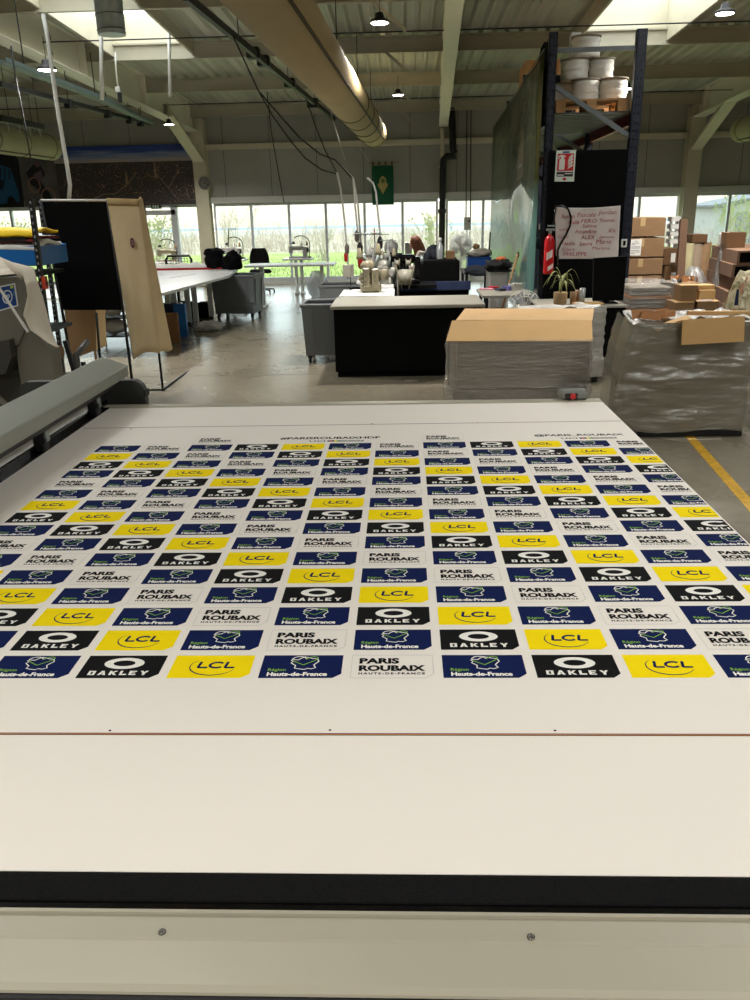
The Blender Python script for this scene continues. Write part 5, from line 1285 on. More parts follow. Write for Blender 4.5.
# spray bottle
def bottle(px, py, D, zbase, lab, m, s=1.0, name='bottle'):
    x = PY(px, py, D).x; r = thing(name, lab, 'bottle', (x, D, zbase))
    MB().lathe([(.035*s, 0), (.038*s, .01), (.038*s, .13*s), (.016*s, .17*s), (.014*s, .19*s)], (x, D, zbase), 16).build('body', m, r)
    MB().lathe([(.018*s, .19*s), (.018*s, .22*s), (.008*s, .225*s)], (x, D, zbase), 12).build('cap', M_pap, r); return r
zc = PY(430, 260, 11.6).z
bottle(440, 255, 11.75, zc, 'white spray bottle on the dark cabinet right of the jacket', film('clear bottle', (210, 215, 220), .3, .2, .3), 1.25)
g = MB(); a, b = PY(446, 263, 11.8), PY(457, 251, 11.8); g.box((a.x, 11.8, zc), (b.x-.03, 12.05, b.z), bev=.004); single('cardboard_box', g, M_cart, 'small brown cardboard box on the dark cabinet beside the spray bottle', 'box')

# pedestal fan wrapped in plastic
def fan(lab, x, y, z0, h, R_, m_cage, face=-1, tilt=0):
    r = thing('pedestal_fan', lab, 'fan', (x, y, z0)); c = Vector((x, y, z0+h))
    if h > .5:
        MB().lathe([(.17, 0), (.17, .02), (.03, .05)], (x, y+.05, z0), 20).build('base', M_pap, r)
        MB().tube([(x, y+.06, z0+.03), (x, y+.06, z0+h)], .018, 8).build('pole', M_pap, r)
    else: MB().box((x-.1, y+.02, z0), (x+.1, y+.14, z0+.03), bev=.01).build('base', M_pap, r); MB().tube([(x, y+.06, z0+.03), (x, y+.06, z0+h)], .015, 8).build('pole', M_pap, r)
    g = MB()
    for k in range(20):
        t = 2*PI*k/20; g.tube([(x+.03*math.cos(t), y-.06, c.z+.03*math.sin(t)), (x+R_*.6*math.cos(t), y-.055, c.z+R_*.6*math.sin(t)), (x+R_*math.cos(t), y, c.z+R_*math.sin(t))], .0035, 4, cap=False)
        g.tube([(x+.05*math.cos(t), y+.08, c.z+.05*math.sin(t)), (x+R_*math.cos(t), y, c.z+R_*math.sin(t))], .0035, 4, cap=False)
    for q in (1.0, .66, .2): g.tube([(x+R_*q*math.cos(t), y-(0 if q == 1 else .055), c.z+R_*q*math.sin(t)) for t in [2*PI*k/28 for k in range(29)]], .005, 5)
    g.build('cage', m_cage, r)
    for k in range(4):
        t = 2*PI*k/4+.5; u = Vector((math.cos(t), 0, math.sin(t))); w_ = Vector((-math.sin(t), 0, math.cos(t)))
        g = MB(); g.slab([c+u*.03-w_*.02, c+u*R_*.85-w_*.07+Vector((0, .02, 0)), c+u*R_*.85+w_*.07-Vector((0, .02, 0)), c+u*.03+w_*.02], .004); g.build('blade', mat('fan blade', (190, 194, 196), .4), r)
    g = MB(); g.tube([(x, y-.02, c.z), (x, y+.12, c.z)], .05, 14); g.build('motor', M_pap, r)
    return r, c
q = PY(461, 247, 14.2)
r, c = fan('white pedestal fan wrapped in clear plastic in front of the window, right of the downpipe', q.x, 14.2, 0, q.z, .17, M_pap)
g = MB(); g.blob((c.x+.0, 14.22, c.z-.01), (.19, .12, .23), 14, .08, 2.2, 3); g.lathe([(.09, -.66), (.07, -.4), (.11, -.17)], (c.x+.02, 14.25, c.z), 16); g.build('plastic_cover', film('fan bag', (240, 242, 244), .6, .25, .8, (5, 5, 5), gl=.15, trl=.6), r)
# little extras on the sill side
for px, py, D, lab, m, s in ((384, 245, 12.6, 'small black sewing head silhouetted below the bent hose', M_blk, .045),):
    pass

# ---- shelves, crates and rags right of the fan
bench2 = thing('side_bench', 'dark bench with a blue crate and cloth in front of the plastic-covered banner', 'bench', (PY(480, 280, 12).x, 12, 0))
a, b = PY(464, 280, 12.0), PY(494, 280, 12.0); hb = PY(478, 272, 12.0).z
MB().box((a.x, 12.0, hb-.03), (b.x, 12.9, hb)).build('top', M_dgrey, bench2)
for x in (a.x+.04, b.x-.04):
    for y in (12.05, 12.85): MB().box((x-.02, y-.02, 0), (x+.02, y+.02, hb-.03)).build('leg', M_frame, bench2)
MB().box((a.x+.04, 12.05, .2), (b.x-.04, 12.85, .23)).build('shelf', M_frame, bench2)
a, b = PY(468, 268, 12.2), PY(491, 257, 12.2); r = thing('blue_crate', 'blue plastic crate with pale cloth on the dark bench before the covered banner', 'crate', (a.x, 12.2, hb))
g = MB(); g.box((a.x, 12.2, hb), (b.x, 12.55, b.z), bev=.006); g.build('body', plain('crate blue', (18, 68, 142), .5), r)
g = MB(); g.box((a.x-.01, 12.19, b.z-.02), (b.x+.01, 12.56, b.z+.0), bev=.004); g.build('rim', plain('crate blue', (18, 68, 142), .5), r)
zt_ = b.z
g = MB(); g.blob(((a.x+b.x)/2+.02, 12.38, zt_+.05), (.17, .13, .07), 12, .2, 2.4, 6, flat=zt_+.002); single('cloth_pile', g, M_lam, 'pale cloth heap on top of the blue crate', 'cloth')
g = MB(); q = PY(476, 249, 12.4); g.blob((q.x, 12.38, zt_+.14), (.05, .05, .04), 8, .2, 2, 2); single('cloth_roll', g, M_cart, 'small brown roll on top of the pale cloth heap', 'roll')
g = MB(); q = PY(480, 268, 11.9); g.blob((q.x, 11.93, hb-.02+.04), (.2, .08, .07), 12, .3, 3, 7); single('rag', g, mat('dark rags', (52, 56, 66), .85, var=.3), 'dark grey rags hanging over the front of the bench with the blue crate', 'rag')
# container with clothes
a, b = PY(487, 292, 10.6), PY(511, 268, 10.6)
r = thing('storage_bin', 'translucent storage bin heaped with dark and orange rags, left of the broom', 'storage bin', (a.x, 10.6, 0))
g = MB(); g.box((a.x+.02, 10.6, .42), (b.x-.02, 11.0, b.z-.03), bev=.02); g.build('tub', film('bin plastic', (150, 148, 142), .2, .3, .4), r)
g = MB(); g.box((a.x, 10.58, b.z-.045), (b.x+.05, 11.02, b.z-.02), bev=.01); g.build('rim', M_blk, r)
g = MB(); g.box((a.x, 10.58, .38), (b.x, 11.02, .42)); g.box((a.x+.02, 10.6, 0), (a.x+.06, 10.64, .38)); g.box((b.x-.06, 10.6, 0), (b.x-.02, 10.64, .38)); g.box((a.x+.02, 10.96, 0), (a.x+.06, 11, .38)); g.box((b.x-.06, 10.96, 0), (b.x-.02, 11, .38)); g.build('stand', M_frame, r)
zt_ = b.z-.02
g = MB(); g.blob(((a.x+b.x)/2, 10.8, zt_+.04), (.17, .16, .08), 12, .25, 2.6, 3, flat=zt_+.001); single('rag', g, mat('black rags', (20, 20, 24), .9, var=.3), 'black rags heaped on the translucent bin', 'rag')
g = MB(); g.blob(((a.x+b.x)/2+.03, 10.74, zt_+.125), (.06, .06, .025), 10, .25, 2.6, 3); single('rag', g, mat('orange rag', (196, 104, 62), .9), 'small orange rag on top of the black rag heap', 'rag')
g = MB(); a2, b2 = PY(504, 296, 10.3), PY(518, 253, 10.5); g.tube([(a2.x-.02, 10.3, .45), b2], .012, 8); g.mat(1); g.lathe([(.016, 0), (.016, .06)], (b2.x, b2.y, b2.z-.05), 8); single('broom_stick', g, [mat('broom wood', (150, 112, 70), .6), M_dark], 'wooden stick leaning against the covered banner right of the rag bin', 'stick')
g = MB(); q = PY(490, 232, 12.9); g.tube([(q.x-.02, 12.86, hb), (q.x, 12.86, q.z)], .012, 6); single('umbrella_pole', g, M_dark, 'thin dark pole standing at the back of the bench with the blue crate', 'pole')

# low table right behind the counter end, with papers, cups, and a table fan
a, b = PY(478, 297, 9.35), PY(535, 297, 9.35); zl = PY(500, 293, 9.6).z
r = thing('side_table', 'low beige table cluttered with papers, right behind the end of the counter', 'table', ((a.x+b.x)/2, 9.7, 0))
MB().box((a.x+.05, 9.35, zl-.03), (b.x-.02, 10.15, zl), bev=.004).build('tabletop', M_lam, r)
for x in (a.x+.1, b.x-.08):
    for y in (9.4, 10.1): MB().box((x-.02, y-.02, 0), (x+.02, y+.02, zl-.03)).build('leg', M_frame, r)
q = PY(523, 307, 9.15); fan('white floor fan whose cage shows just above the wide open carton', q.x, 9.1, 0, q.z, .185, M_pap)
for i, (px, py, D, w_, h_, m, lab, nm) in enumerate(((480, 292, 10.0, .16, .015, plain('pink paper', (214, 150, 168), .7), 'pink sheet on the beige side table', 'paper_sheet'), (490, 290, 10.05, .10, .03, plain('red paper', (186, 40, 48), .7), 'red packet beside the pink sheet', 'packet'), (497, 292, 9.8, .09, .03, plain('dark packet', (44, 50, 66), .6), 'dark blue packet on the beige side table', 'packet'), (505, 291, 9.85, .07, .05, plain('violet packet', (96, 90, 150), .6), 'violet packet beside the white paper cups', 'packet'))):
    x = PY(px, py, D).x; g = MB(); g.box((x, D, zl), (x+w_, D+.1, zl+h_), rz=.3*i, bev=.003); single(nm, g, m, lab, 'packet')
for i, (px, D) in enumerate(((511, 9.9), (515, 10.0), (519, 9.95))):
    x = PY(px, 290, D).x; g = MB(); g.lathe([(.025, 0), (.034, .07), (.036, .072), (.031, .07), (.022, .004), (.0001, .004)], (x, D, zl), 14)
    single('paper_cup', g, M_pap, ('left one', 'middle one', 'right one')[i]+' of three white paper cups on the beige side table', 'cup', 'paper cups on the side table')

# ---- the seated person at a machine in front of the window
M_skin = mat('skin', (198, 150, 124), .5, var=.03); M_hair = mat('auburn hair', (110, 60, 34), .6, var=.3, scale=60, stretch=(1, 1, .1)); M_top = mat('pale patterned top', (196, 186, 178), .8, var=.25, scale=24)
def skin(name, verts, edges, radii, m, parent, sub=2, root=0, loc=(0, 0, 0)):
    me = bpy.data.meshes.new(name); me.from_pydata([Vector(v)-Vector(loc) for v in verts], edges, []); o = bpy.data.objects.new(name, me); C.objects.link(o)
    sk = o.modifiers.new('s', 'SKIN'); sk.use_smooth_shade = True
    for i, rr_ in enumerate(radii): me.skin_vertices[0].data[i].radius = (rr_ if hasattr(rr_, '__len__') else (rr_, rr_))
    me.skin_vertices[0].data[root].use_root = True
    su = o.modifiers.new('u', 'SUBSURF'); su.levels = su.render_levels = sub
    dg = bpy.context.evaluated_depsgraph_get(); dg.update(); nm_ = bpy.data.meshes.new_from_object(o.evaluated_get(dg))
    nm_.materials.clear(); nm_.materials.append(m); o.modifiers.clear(); o.data = nm_; bpy.data.meshes.remove(me)
    for pl in nm_.polygons: pl.use_smooth = True
    if parent: o.parent = parent
    return o
hd = PY(415.5, 242, 15.2); px_, py_ = hd.x+.02, 15.2
pr_ = thing('person', 'person with long auburn hair and a pale top seated facing left at a sewing machine', 'person', (px_, py_, 0))
# facing -x; hips behind (+x)
hz = hd.z-.02                                    # centre of the head
S = lambda x, y, z: (x, y, z)
hipz = .50
V_ = [S(.16, 0, hipz), S(.15, 0, hipz+.16), S(.10, 0, hipz+.34), S(.05, 0, hz-.15), S(.02, 0, hz-.09),   # 0-4 spine
      S(.06, -.15, hz-.17), S(-.03, -.20, hz-.42), S(-.24, -.13, hz-.40), S(-.30, -.12, hz-.40),          # 5-8 left arm
      S(.06, .15, hz-.17), S(-.03, .20, hz-.42), S(-.24, .13, hz-.40), S(-.30, .12, hz-.40),              # 9-12 right arm
      S(.12, -.09, hipz-.01), S(-.28, -.11, hipz-.01), S(-.26, -.11, .09), S(-.38, -.11, .04),             # 13-16
      S(.12, .09, hipz-.01), S(-.28, .11, hipz-.01), S(-.26, .11, .09), S(-.38, .11, .04)]
E_ = [(0, 1), (1, 2), (2, 3), (3, 4), (3, 5), (5, 6), (6, 7), (7, 8), (3, 9), (9, 10), (10, 11), (11, 12), (0, 13), (13, 14), (14, 15), (15, 16), (0, 17), (17, 18), (18, 19), (19, 20)]
Rr = [(.13, .15), (.11, .13), (.10, .14), (.06, .08), .045, .055, .042, .028, .026, .055, .042, .028, .026, .085, .062, .04, .035, .085, .062, .04, .035]
body = skin('body', V_, E_, Rr, mat('dark trousers', (40, 42, 52), .8), pr_)
top = skin('top', V_[:4]+V_[5:8]+V_[9:12], [(0, 1), (1, 2), (2, 3), (3, 4), (4, 5), (5, 6), (3, 7), (7, 8), (8, 9)], [(.135, .16), (.125, .145), (.115, .155), (.075, .10), .066, .052, .036, .066, .052, .036], M_top, pr_)
g = MB()
n = 20; vs = []; fs = []
for i in range(n+1):
    th = PI*i/n
    for j in range(2*n):
        ph = PI*j/n; d = Vector((math.sin(th)*math.cos(ph), math.sin(th)*math.sin(ph), math.cos(th)))
        x, y, z = .088*d.x, .072*d.y, .112*d.z
        if d.x < 0:                                    # face: brow, nose, lips, chin
            x -= .020*math.exp(-((d.y/.18)**2+((d.z+.12)/.16)**2)); x -= .006*math.exp(-((d.y/.3)**2+((d.z+.52)/.08)**2)); x -= .012*math.exp(-((d.y/.4)**2+((d.z+.82)/.16)**2))
            for s in (-1, 1): x += .008*math.exp(-(((d.y-s*.36)/.16)**2+((d.z-.05)/.1)**2))
        if d.z < -.2: y *= 1-.28*(-d.z-.2)
        vs.append((x, y, z))
for i in range(n):
    for j in range(2*n): fs.append([i*2*n+j, (i+1)*2*n+j, (i+1)*2*n+(j+1) % (2*n), i*2*n+(j+1) % (2*n)])
Mh = Matrix.Translation((px_-.03, py_, hz)) @ Matrix.Rotation(-.38, 4, 'Y')
g.add([Mh @ Vector(v) for v in vs], fs, True); g.tube([Mh @ Vector((.02, 0, -.06)), (px_+.03, py_, hz-.17)], .047, 12); g.build('head', M_skin, pr_)
g = MB()
for s in (-1, 1): g.blob(tuple(Mh @ Vector((-.078, s*.027, .006))), (.008, .01, .007), 6, 0)
g.build('eyes', plain('eye', (40, 28, 22), .3), pr_)
g = MB()
for s in (-1, 1): g.blob(tuple(Mh @ Vector((.0, s*.075, -.005))), (.018, .01, .028), 8, .05)
g.build('ears', M_skin, pr_)
g = MB(); rb = ribbon
g.blob(tuple(Mh @ Vector((-.078, 0, -.058))), (.01, .022, .006), 8, .0); g.build('lips', plain('lips', (170, 92, 88), .5), pr_)
g = MB()
def hairf(u, v):
    a = (u-.5)*2*2.35                           # around the back of the head
    if v < .45:
        t = v/.45*PI*.55; d = Vector((math.sin(t)*math.cos(a)*.116+.014, math.sin(t)*math.sin(a)*.10, math.cos(t)*.134))
        return Mh @ (d+Vector((0, 0, 0))*(1+.03*noise.noise(Vector((a*5, v*4, 1)))))
    e = Vector((math.sin(PI*.55)*math.cos(a)*.116+.014, math.sin(PI*.55)*math.sin(a)*.10, math.cos(PI*.55)*.134)); p0 = Mh @ e
    k = (v-.45)/.55; return p0+Vector((.075*k*(.4+.6*max(0, math.cos(a)))+.02*math.sin(k*3), .012*math.sin(a*6+k*4)*k, -.24*k))
g.grid(hairf, 34, 18, thick=-.012); g.build('hair', M_hair, pr_)
for s in (-1, 1):
    wr = Vector((px_-.30, py_+s*.12, hz-.40)); g = MB()
    g.blob(tuple(wr+Vector((-.045, 0, -.004))), (.05, .038, .014), 10, .03)
    for k in range(4):
        o_ = (k-1.5)*.019; L_ = (.062, .072, .068, .052)[k]; b_ = wr+Vector((-.08, o_, -.002)); g.tube([b_, b_+Vector((-L_*.5, o_*.15, .004)), b_+Vector((-L_*.85, o_*.2, -.010)), b_+Vector((-L_, o_*.2, -.022))], [.0088, .0082, .0074, .006], 8)
    b_ = wr+Vector((-.03, -s*.03, -.004)); g.tube([b_, b_+Vector((-.03, -s*.022, -.004)), b_+Vector((-.058, -s*.022, -.012))], [.011, .0095, .007], 8)
    g.build('hand', M_skin, pr_)
# shift skinned meshes to the person's frame (they were modelled around the origin)
body.location = (0, 0, 0)
ch = copy_tree(ch0, loc=(px_+.17, py_, 0), rz=-PI/2, label='office chair under the seated person', scale=.9)
tb = table('sewing_table', px_-.95, px_-.14, py_-.3, py_+.32, hz-.46, M_white, 'sewing table in front of the seated person')
sewing_machine(M_smw, 'white sewing machine under the hands of the seated person', (px_-.52, py_, hz-.46), PI, .9)
g = MB(); a, b = PY(405, 250, 15.2), PY(412, 244, 15.2); g.box((a.x, 15.45, hz-.46), (b.x, 15.55, b.z+.02), bev=.01); single('control_box', g, M_smw, 'grey control box beside the head of the seated person', 'control box')
# ================================================================ right side: rack, cartons
M_navy = mat('rack navy paint', (12, 20, 42), .45, var=.1)
M_wrap = film('stretch film', (214, 208, 192), .62, .22, .9, (2.5, 2.5, 26), gl=.3)
M_wrapw = film('white stretch film', (214, 210, 200), .3, .3, .9, (4, 4, 22), gl=.18)
M_taupe = mat('grey brown carton', (118, 106, 88), .5, var=.08, scale=4)
M_wood = mat('pallet wood', (176, 134, 86), .75, var=.14, scale=3, stretch=(1, 8, 8))
def pallet(x0, x1, y0, y1, z, lab, grp=None):
    r = thing('wooden_pallet', lab, 'pallet', ((x0+x1)/2, (y0+y1)/2, z), grp)
    for k in range(3):
        x = x0+(x1-x0-.1)*k/2; MB().box((x, y0, z), (x+.1, y1, z+.02)).build('bottom_board', M_wood, r)
    for k in range(3):
        for j in range(3):
            x = x0+(x1-x0-.1)*k/2; y = y0+(y1-y0-.12)*j/2; MB().box((x, y, z+.02), (x+.1, y+.12, z+.10)).build('block', M_wood, r)
    n = 6
    for k in range(n):
        y = y0+(y1-y0-.1)*k/(n-1); MB().box((x0, y, z+.10), (x1, y+.1, z+.12)).build('deck_board', M_wood, r)
    return z+.12

# --- tall pallet rack: end frame facing the camera, bays running away along the aisle
DR = 9.3
XA, XB = 1.53, 2.40
LEN = 8.4
M_brace = mat('brace steel', (112, 118, 120), .45, .3)
rk = thing('pallet_rack', 'tall dark navy pallet rack with a diagonal brace, running away from the camera', 'pallet rack', ((XA+XB)/2, DR, 0))
for y in (DR, DR+2.8, DR+5.6, DR+LEN):
    zt = 3.28 if y < DR+6 else 3.2
    for x in (XA, XB):
        g = MB(); g.prof_y([(0, 0), (1, 0)], 0, 0) if 0 else None
        w5 = .042 if x < 2 else .05; g.box((x-w5, y, 0), (x+w5, y+.012, zt)); g.box((x-w5, y, 0), (x-w5+.015, y+.09, zt)); g.box((x+w5-.015, y, 0), (x+w5, y+.09, zt)); g.box((x-.07, y-.02, 0), (x+.07, y+.11, .008))
        if y == DR:
            g.mat(1)
            for k in range(40): g.box((x-.02, y-.001, .1+k*.08), (x-.012, y, .125+k*.08)); g.box((x+.012, y-.001, .1+k*.08), (x+.02, y, .125+k*.08))
        g.build('upright', [M_navy, M_blk], rk)
    g = MB(); g.bar((XA, y+.05, 3.12), (XB, y+.05, 3.12), .04, .04); g.build('cross_brace', M_brace, rk)
    g = MB(); g.bar((XA, y+.05, 2.82), (XB, y+.05, 2.28), .04, .045); g.build('diagonal_brace', M_brace, rk)
    for z0, z1 in ((2.2, 1.5), (1.5, .8), (.8, .15)):
        g = MB(); g.bar((XA, y+.07, z0), (XB, y+.07, z1), .04, .04); g.build('diagonal_brace', M_dark, rk)
M_orange = mat('beam red', (140, 30, 24), .5)
for x in (XA-.02, XB+.02):
    for z in (2.54, 1.3):
        for k in range(3):
            y0 = DR+.1+2.8*k; g = MB(); g.box((x-.025, y0, z-.11), (x+.025, y0+2.68, z)); g.build('beam', M_orange if x > 2 else M_navy, rk)
for k in range(3):
    y0 = DR+.15+2.8*k; g = MB(); n = 16
    for j in range(n): y = y0+j*.165; g.box((XA, y, 2.54), (XB, y+.1, 2.556)); g.box((XA, y+.1, 2.546), (XB, y+.165, 2.55))
    g.build('deck', mat('shelf deck steel', (96, 98, 94), .5, .3), rk)
zsh = 2.556
# pallet with white bags of rope reels
zp = pallet(XA+.07, XB-.07, DR+.12, DR+1.0, zsh, 'wooden pallet on the top shelf of the rack, under the white reels')
M_bag = mat('white reel wrap', (226, 222, 212), .7, var=.04, scale=8, bump=.5, bscale=14, stretch=(1, 1, 4))
def rope_reel(x, y, z, r_, h, lab, sd, fl=False):
    r = thing('wrapped_reel', lab, 'reel', (x, y, z), None)
    prof = [(r_*.9, 0)]+[(r_*(.97+.035*math.sin(k*1.9+sd)), h*(k+.5)/9) for k in range(9)]+[(r_*.92, h)]
    g = MB(); g.lathe(prof, (x, y, z), 26)
    for i, v in enumerate(g.v): v.x += .012*noise.noise(v*9+Vector((sd, 0, 0))); v.y += .012*noise.noise(v*8+Vector((0, sd, 0)))
    g.build('wrap', M_bag, r)
    g = MB(); g.lathe([(r_*1.04, 0), (r_*1.04, .012)], (x, y, z+h), 26); g.build('flange', mat('board flange', (150, 138, 120), .7), r)
yy = DR+.34; R0 = .15
def rx(px, dy=0): return PY(px, 80, yy+dy).x
rope_reel(rx(614), yy, zp, R0-.005, .20, 'bottom right white wrapped reel on the pallet, by the right upright', 2)
rope_reel(rx(586), yy+.02, zp, R0-.002, .20, 'bottom middle white wrapped reel on the pallet, behind the diagonal brace', 1)
rope_reel(rx(561, .3), yy+.3, zp, R0, .20, 'bottom left white wrapped reel, half hidden by the left upright', 3)
z2 = zp+.212
rope_reel(rx(574, .14), yy+.14, z2, R0, .20, 'middle layer white wrapped reel on the left of the pallet', 5)
rope_reel(rx(601, .1), yy+.1, z2, R0-.02, .19, 'middle layer white wrapped reel with a wide board flange', 6)
rope_reel(rx(584, .13), yy+.13, z2+.212, R0+.0, .20, 'topmost white wrapped reel on the pallet load', 7)
g = MB(); g.box((rx(569, .32), yy+.32, z2+.212), (rx(579, .32), yy+.42, z2+.50), bev=.004); single('small_carton', g, M_pap, 'small white carton standing behind the topmost reel', 'box')
g = MB(); g.blob((1.66, yy+.82, zsh+.42), (.10, .12, .42), 12, .12, 2, 3, flat=zsh+.001); single('dark_bundle', g, M_blkfab, 'black bundle standing behind the white reels beside the left upright', 'bundle')
# wooden crates further along the top shelf
for i, (y0, h, w_, lab) in enumerate(((DR+3.0, .92, .5, 'tall plywood crate on top of the rack behind the printed banner'), (DR+5.7, .66, .5, 'lower plywood crate further along the top of the rack'), (DR+1.6, .45, .5, None))):
    if lab is None:
        g = MB(); g.box((XA+.0, y0, zsh), (XA+.45, y0+1.0, zsh+h+.1), bev=.02); single('black_crate', g, M_blkfab, 'black crate on the top shelf between the reels and the plywood crate', 'crate'); continue
    r = thing('plywood_crate', lab, 'crate', (XA+.2, y0, zsh)); g = MB(); g.box((XA-.0, y0, zsh), (XA+w_, y0+.9, zsh+h)); g.build('body', mat('plywood orange', (196, 132, 70), .7, var=.08), r)
    for k in range(3): g = MB(); x = XA-.0+(w_-.06)*k/2; g.box((x, y0-.015, zsh), (x+.06, y0, zsh+h)); g.build('batten', M_wood, r)
# black panel closing the end frame, fire signs, extinguisher, signed cloth
g = MB(); a, b = PY(551, 400, DR-.03), PY(624, 150, DR-.03)
g.box((XA+.0, DR-.035, .1), (XB-.0, DR-.02, PY(590, 150, DR-.03).z), bev=.004); single('black_board', g, M_blkfab, 'large matt black board closing the end of the rack', 'board')
def facep(D, p0, p1, p2, p3):
    q = [PY(x, y, D) for x, y in (p0, p1, p2, p3)]   # bl, br, tr, tl
    return lambda u, v, dy=0: (q[0]*(1-u)+q[1]*u)*(1-v)+(q[3]*(1-u)+q[2]*u)*v-Vector((0, dy, 0))
DB = DR-.038
f = facep(DB, (554.5, 181.5), (574, 181.5), (576, 150), (556.5, 150.5))
r = thing('extinguisher_sign', 'red and white fire extinguisher sign at the top of the black board', 'sign', tuple(f(.5, 0)))
g = MB(); g.slab([f(0, 0), f(1, 0), f(1, 1), f(0, 1)], .003); g.build('plate', plain('sign white', (226, 222, 214), .5), r)
g = MB()
def pl(pts, dy): g.add([f(a, b, dy) for a, b in pts], [list(range(len(pts)))], False)
R_ = plain('sign red', (196, 26, 34), .45)
pl([(.08, .34), (.92, .34), (.92, .90), (.08, .90)], .001); g.mat(1)
pl([(.18, .38), (.46, .38), (.47, .68), (.42, .74), (.24, .74), (.18, .68)], .002); pl([(.26, .74), (.40, .74), (.42, .82), (.24, .82)], .002); ribbon(g, [(.16, .72), (.14, .80), (.28, .84), (.48, .80)], .045, lambda u, v: f(u, v, .0025))
for k in range(4): ribbon(g, [(.86, .84-.1*k), (.70, .76-.1*k), (.62, .62-.07*k)], [.09, .06, .01], lambda u, v: f(u, v, .0025))
g.mat(2); pl([(.08, .16), (.92, .16), (.92, .31), (.08, .31)], .001); g.mat(1); pl([(.12, .19), (.45, .19), (.45, .225), (.12, .225)], .002); pl([(.5, .24), (.88, .24), (.88, .27), (.5, .27)], .002)
g.mat(0); pl([(.35, .09), (.65, .09), (.5, .02)], .001); pl([(.44, .08), (.56, .08), (.56, .13), (.44, .13)], .001); g.mat(3); pl([(.32, .91), (.68, .91), (.68, .97), (.32, .97)], .001)
g.build('print', [R_, plain('sign white2', (230, 228, 220), .5), plain('sign black', (24, 24, 26), .5), plain('sign blue', (50, 84, 150), .5)], r)
# red extinguisher on the left upright
q = PY(548, 274, DR-.14); q0 = PY(548, 235, DR-.14); xx = q.x
r = thing('fire_extinguisher', 'red fire extinguisher with a black hose hanging at the left upright of the rack', 'fire extinguisher', (xx, DR-.14, q.z))
hh = q0.z-q.z; g = MB(); g.lathe([(.045, 0), (.052, .01), (.054, .03), (.054, hh-.06), (.04, hh-.02), (.018, hh)], (xx, DR-.14, q.z), 24); g.build('cylinder', plain('extinguisher red', (186, 14, 24), .3), r)
g = MB()
for t0, z0, z1 in ((-2.2, .22, .34), (-1.9, .05, .12)):
    vs = [(xx+.0555*math.cos(t0+k*.12), DR-.14+.0555*math.sin(t0+k*.12), q.z+hh*(z0 if j == 0 else z1)*1.6+.004*k) for j in (0, 1) for k in range(11)]
    g.add(vs, [[k, k+1, 12+k, 11+k] for k in range(10)], False)
g.build('label', plain('label pale', (220, 206, 200), .5), r)
g = MB(); g.tube([(xx, DR-.14, q.z+hh), (xx, DR-.14, q.z+hh+.05)], .018, 10); g.box((xx-.04, DR-.16, q.z+hh+.04), (xx+.05, DR-.12, q.z+hh+.065), bev=.006); g.box((xx-.03, DR-.155, q.z+hh+.085), (xx+.06, DR-.125, q.z+hh+.1), bev=.004); g.build('valve', M_galv, r)
g = MB(); g.tube([(xx+.02, DR-.14, q.z+hh+.05)]+[PY(x, y, DR-.10) for x, y in ((556, 206), (562, 205.5), (568, 209), (571, 217), (570, 226), (566, 235), (561, 243), (558, 250), (557.5, 262))], .011, 8); g.build('hose', M_blk, r)
g = MB(); g.tube([PY(557.5, 256, DR-.10), PY(557.5, 266, DR-.10)], .018, 8); g.build('nozzle', M_blk, r)
g = MB(); g.box((xx-.02, DR-.09, q.z+hh*.6), (xx+.02, DR-.0, q.z+hh*.66)); g.build('bracket', M_galv, r)
# cloth with red handwriting, creased
f = facep(DB-.012, (556, 259), (618, 259), (620.5, 205.5), (555, 207))
r = thing('signed_cloth', 'creased white cloth covered with red handwritten names, pinned to the black board', 'cloth', tuple(f(.5, 0)))
def wv(u, v): return .010*noise.noise(Vector((u*3.2+v*2.2, v*1.8-u*1.5, 2)))+.006*noise.noise(Vector((u*8-v*5, v*7, 5)))
g = MB(); g.grid(lambda u, v: f(u, v-.03*math.sin(PI*u)*(v > .95), wv(u, v)), 40, 30, thick=.002); g.build('fabric', mat('white cotton', (214, 204, 200), .85, var=.04, scale=6, bump=.5, bscale=6), r)
g = MB(); F_ = lambda u, v: f(u, v, wv(u, v)+.004)
for t, u, v, w_, h_ in (('Pascale', .34, .80, .28, .085), ('Jordan', .66, .82, .28, .10), ('Romain', .10, .78, .20, .08), ('Malik', .20, .67, .18, .07), ('FERO', .40, .69, .24, .075), ('Thomas', .68, .70, .24, .065), ('Sabine', .42, .60, .22, .065), ('Amandine', .30, .49, .34, .08), ('AN', .82, .50, .12, .075), ('Lucie', .06, .55, .16, .06),
        ('Gael', .04, .40, .16, .07), ('ALEX', .40, .38, .22, .075), ('Jerome', .68, .38, .24, .065), ('Nadia', .10, .27, .20, .07), ('Laura', .38, .26, .20, .07), ('Marie', .64, .29, .24, .085), ('Clara', .10, .16, .20, .06), ('Martine', .58, .18, .28, .055), ('PHILIPPE', .12, .06, .38, .075)):
    put_text(g, t, u, v, w_, h_, F_, bold=-.0, shear=.15)
g.build('handwriting', plain('red ink', (172, 76, 88), .8), r)

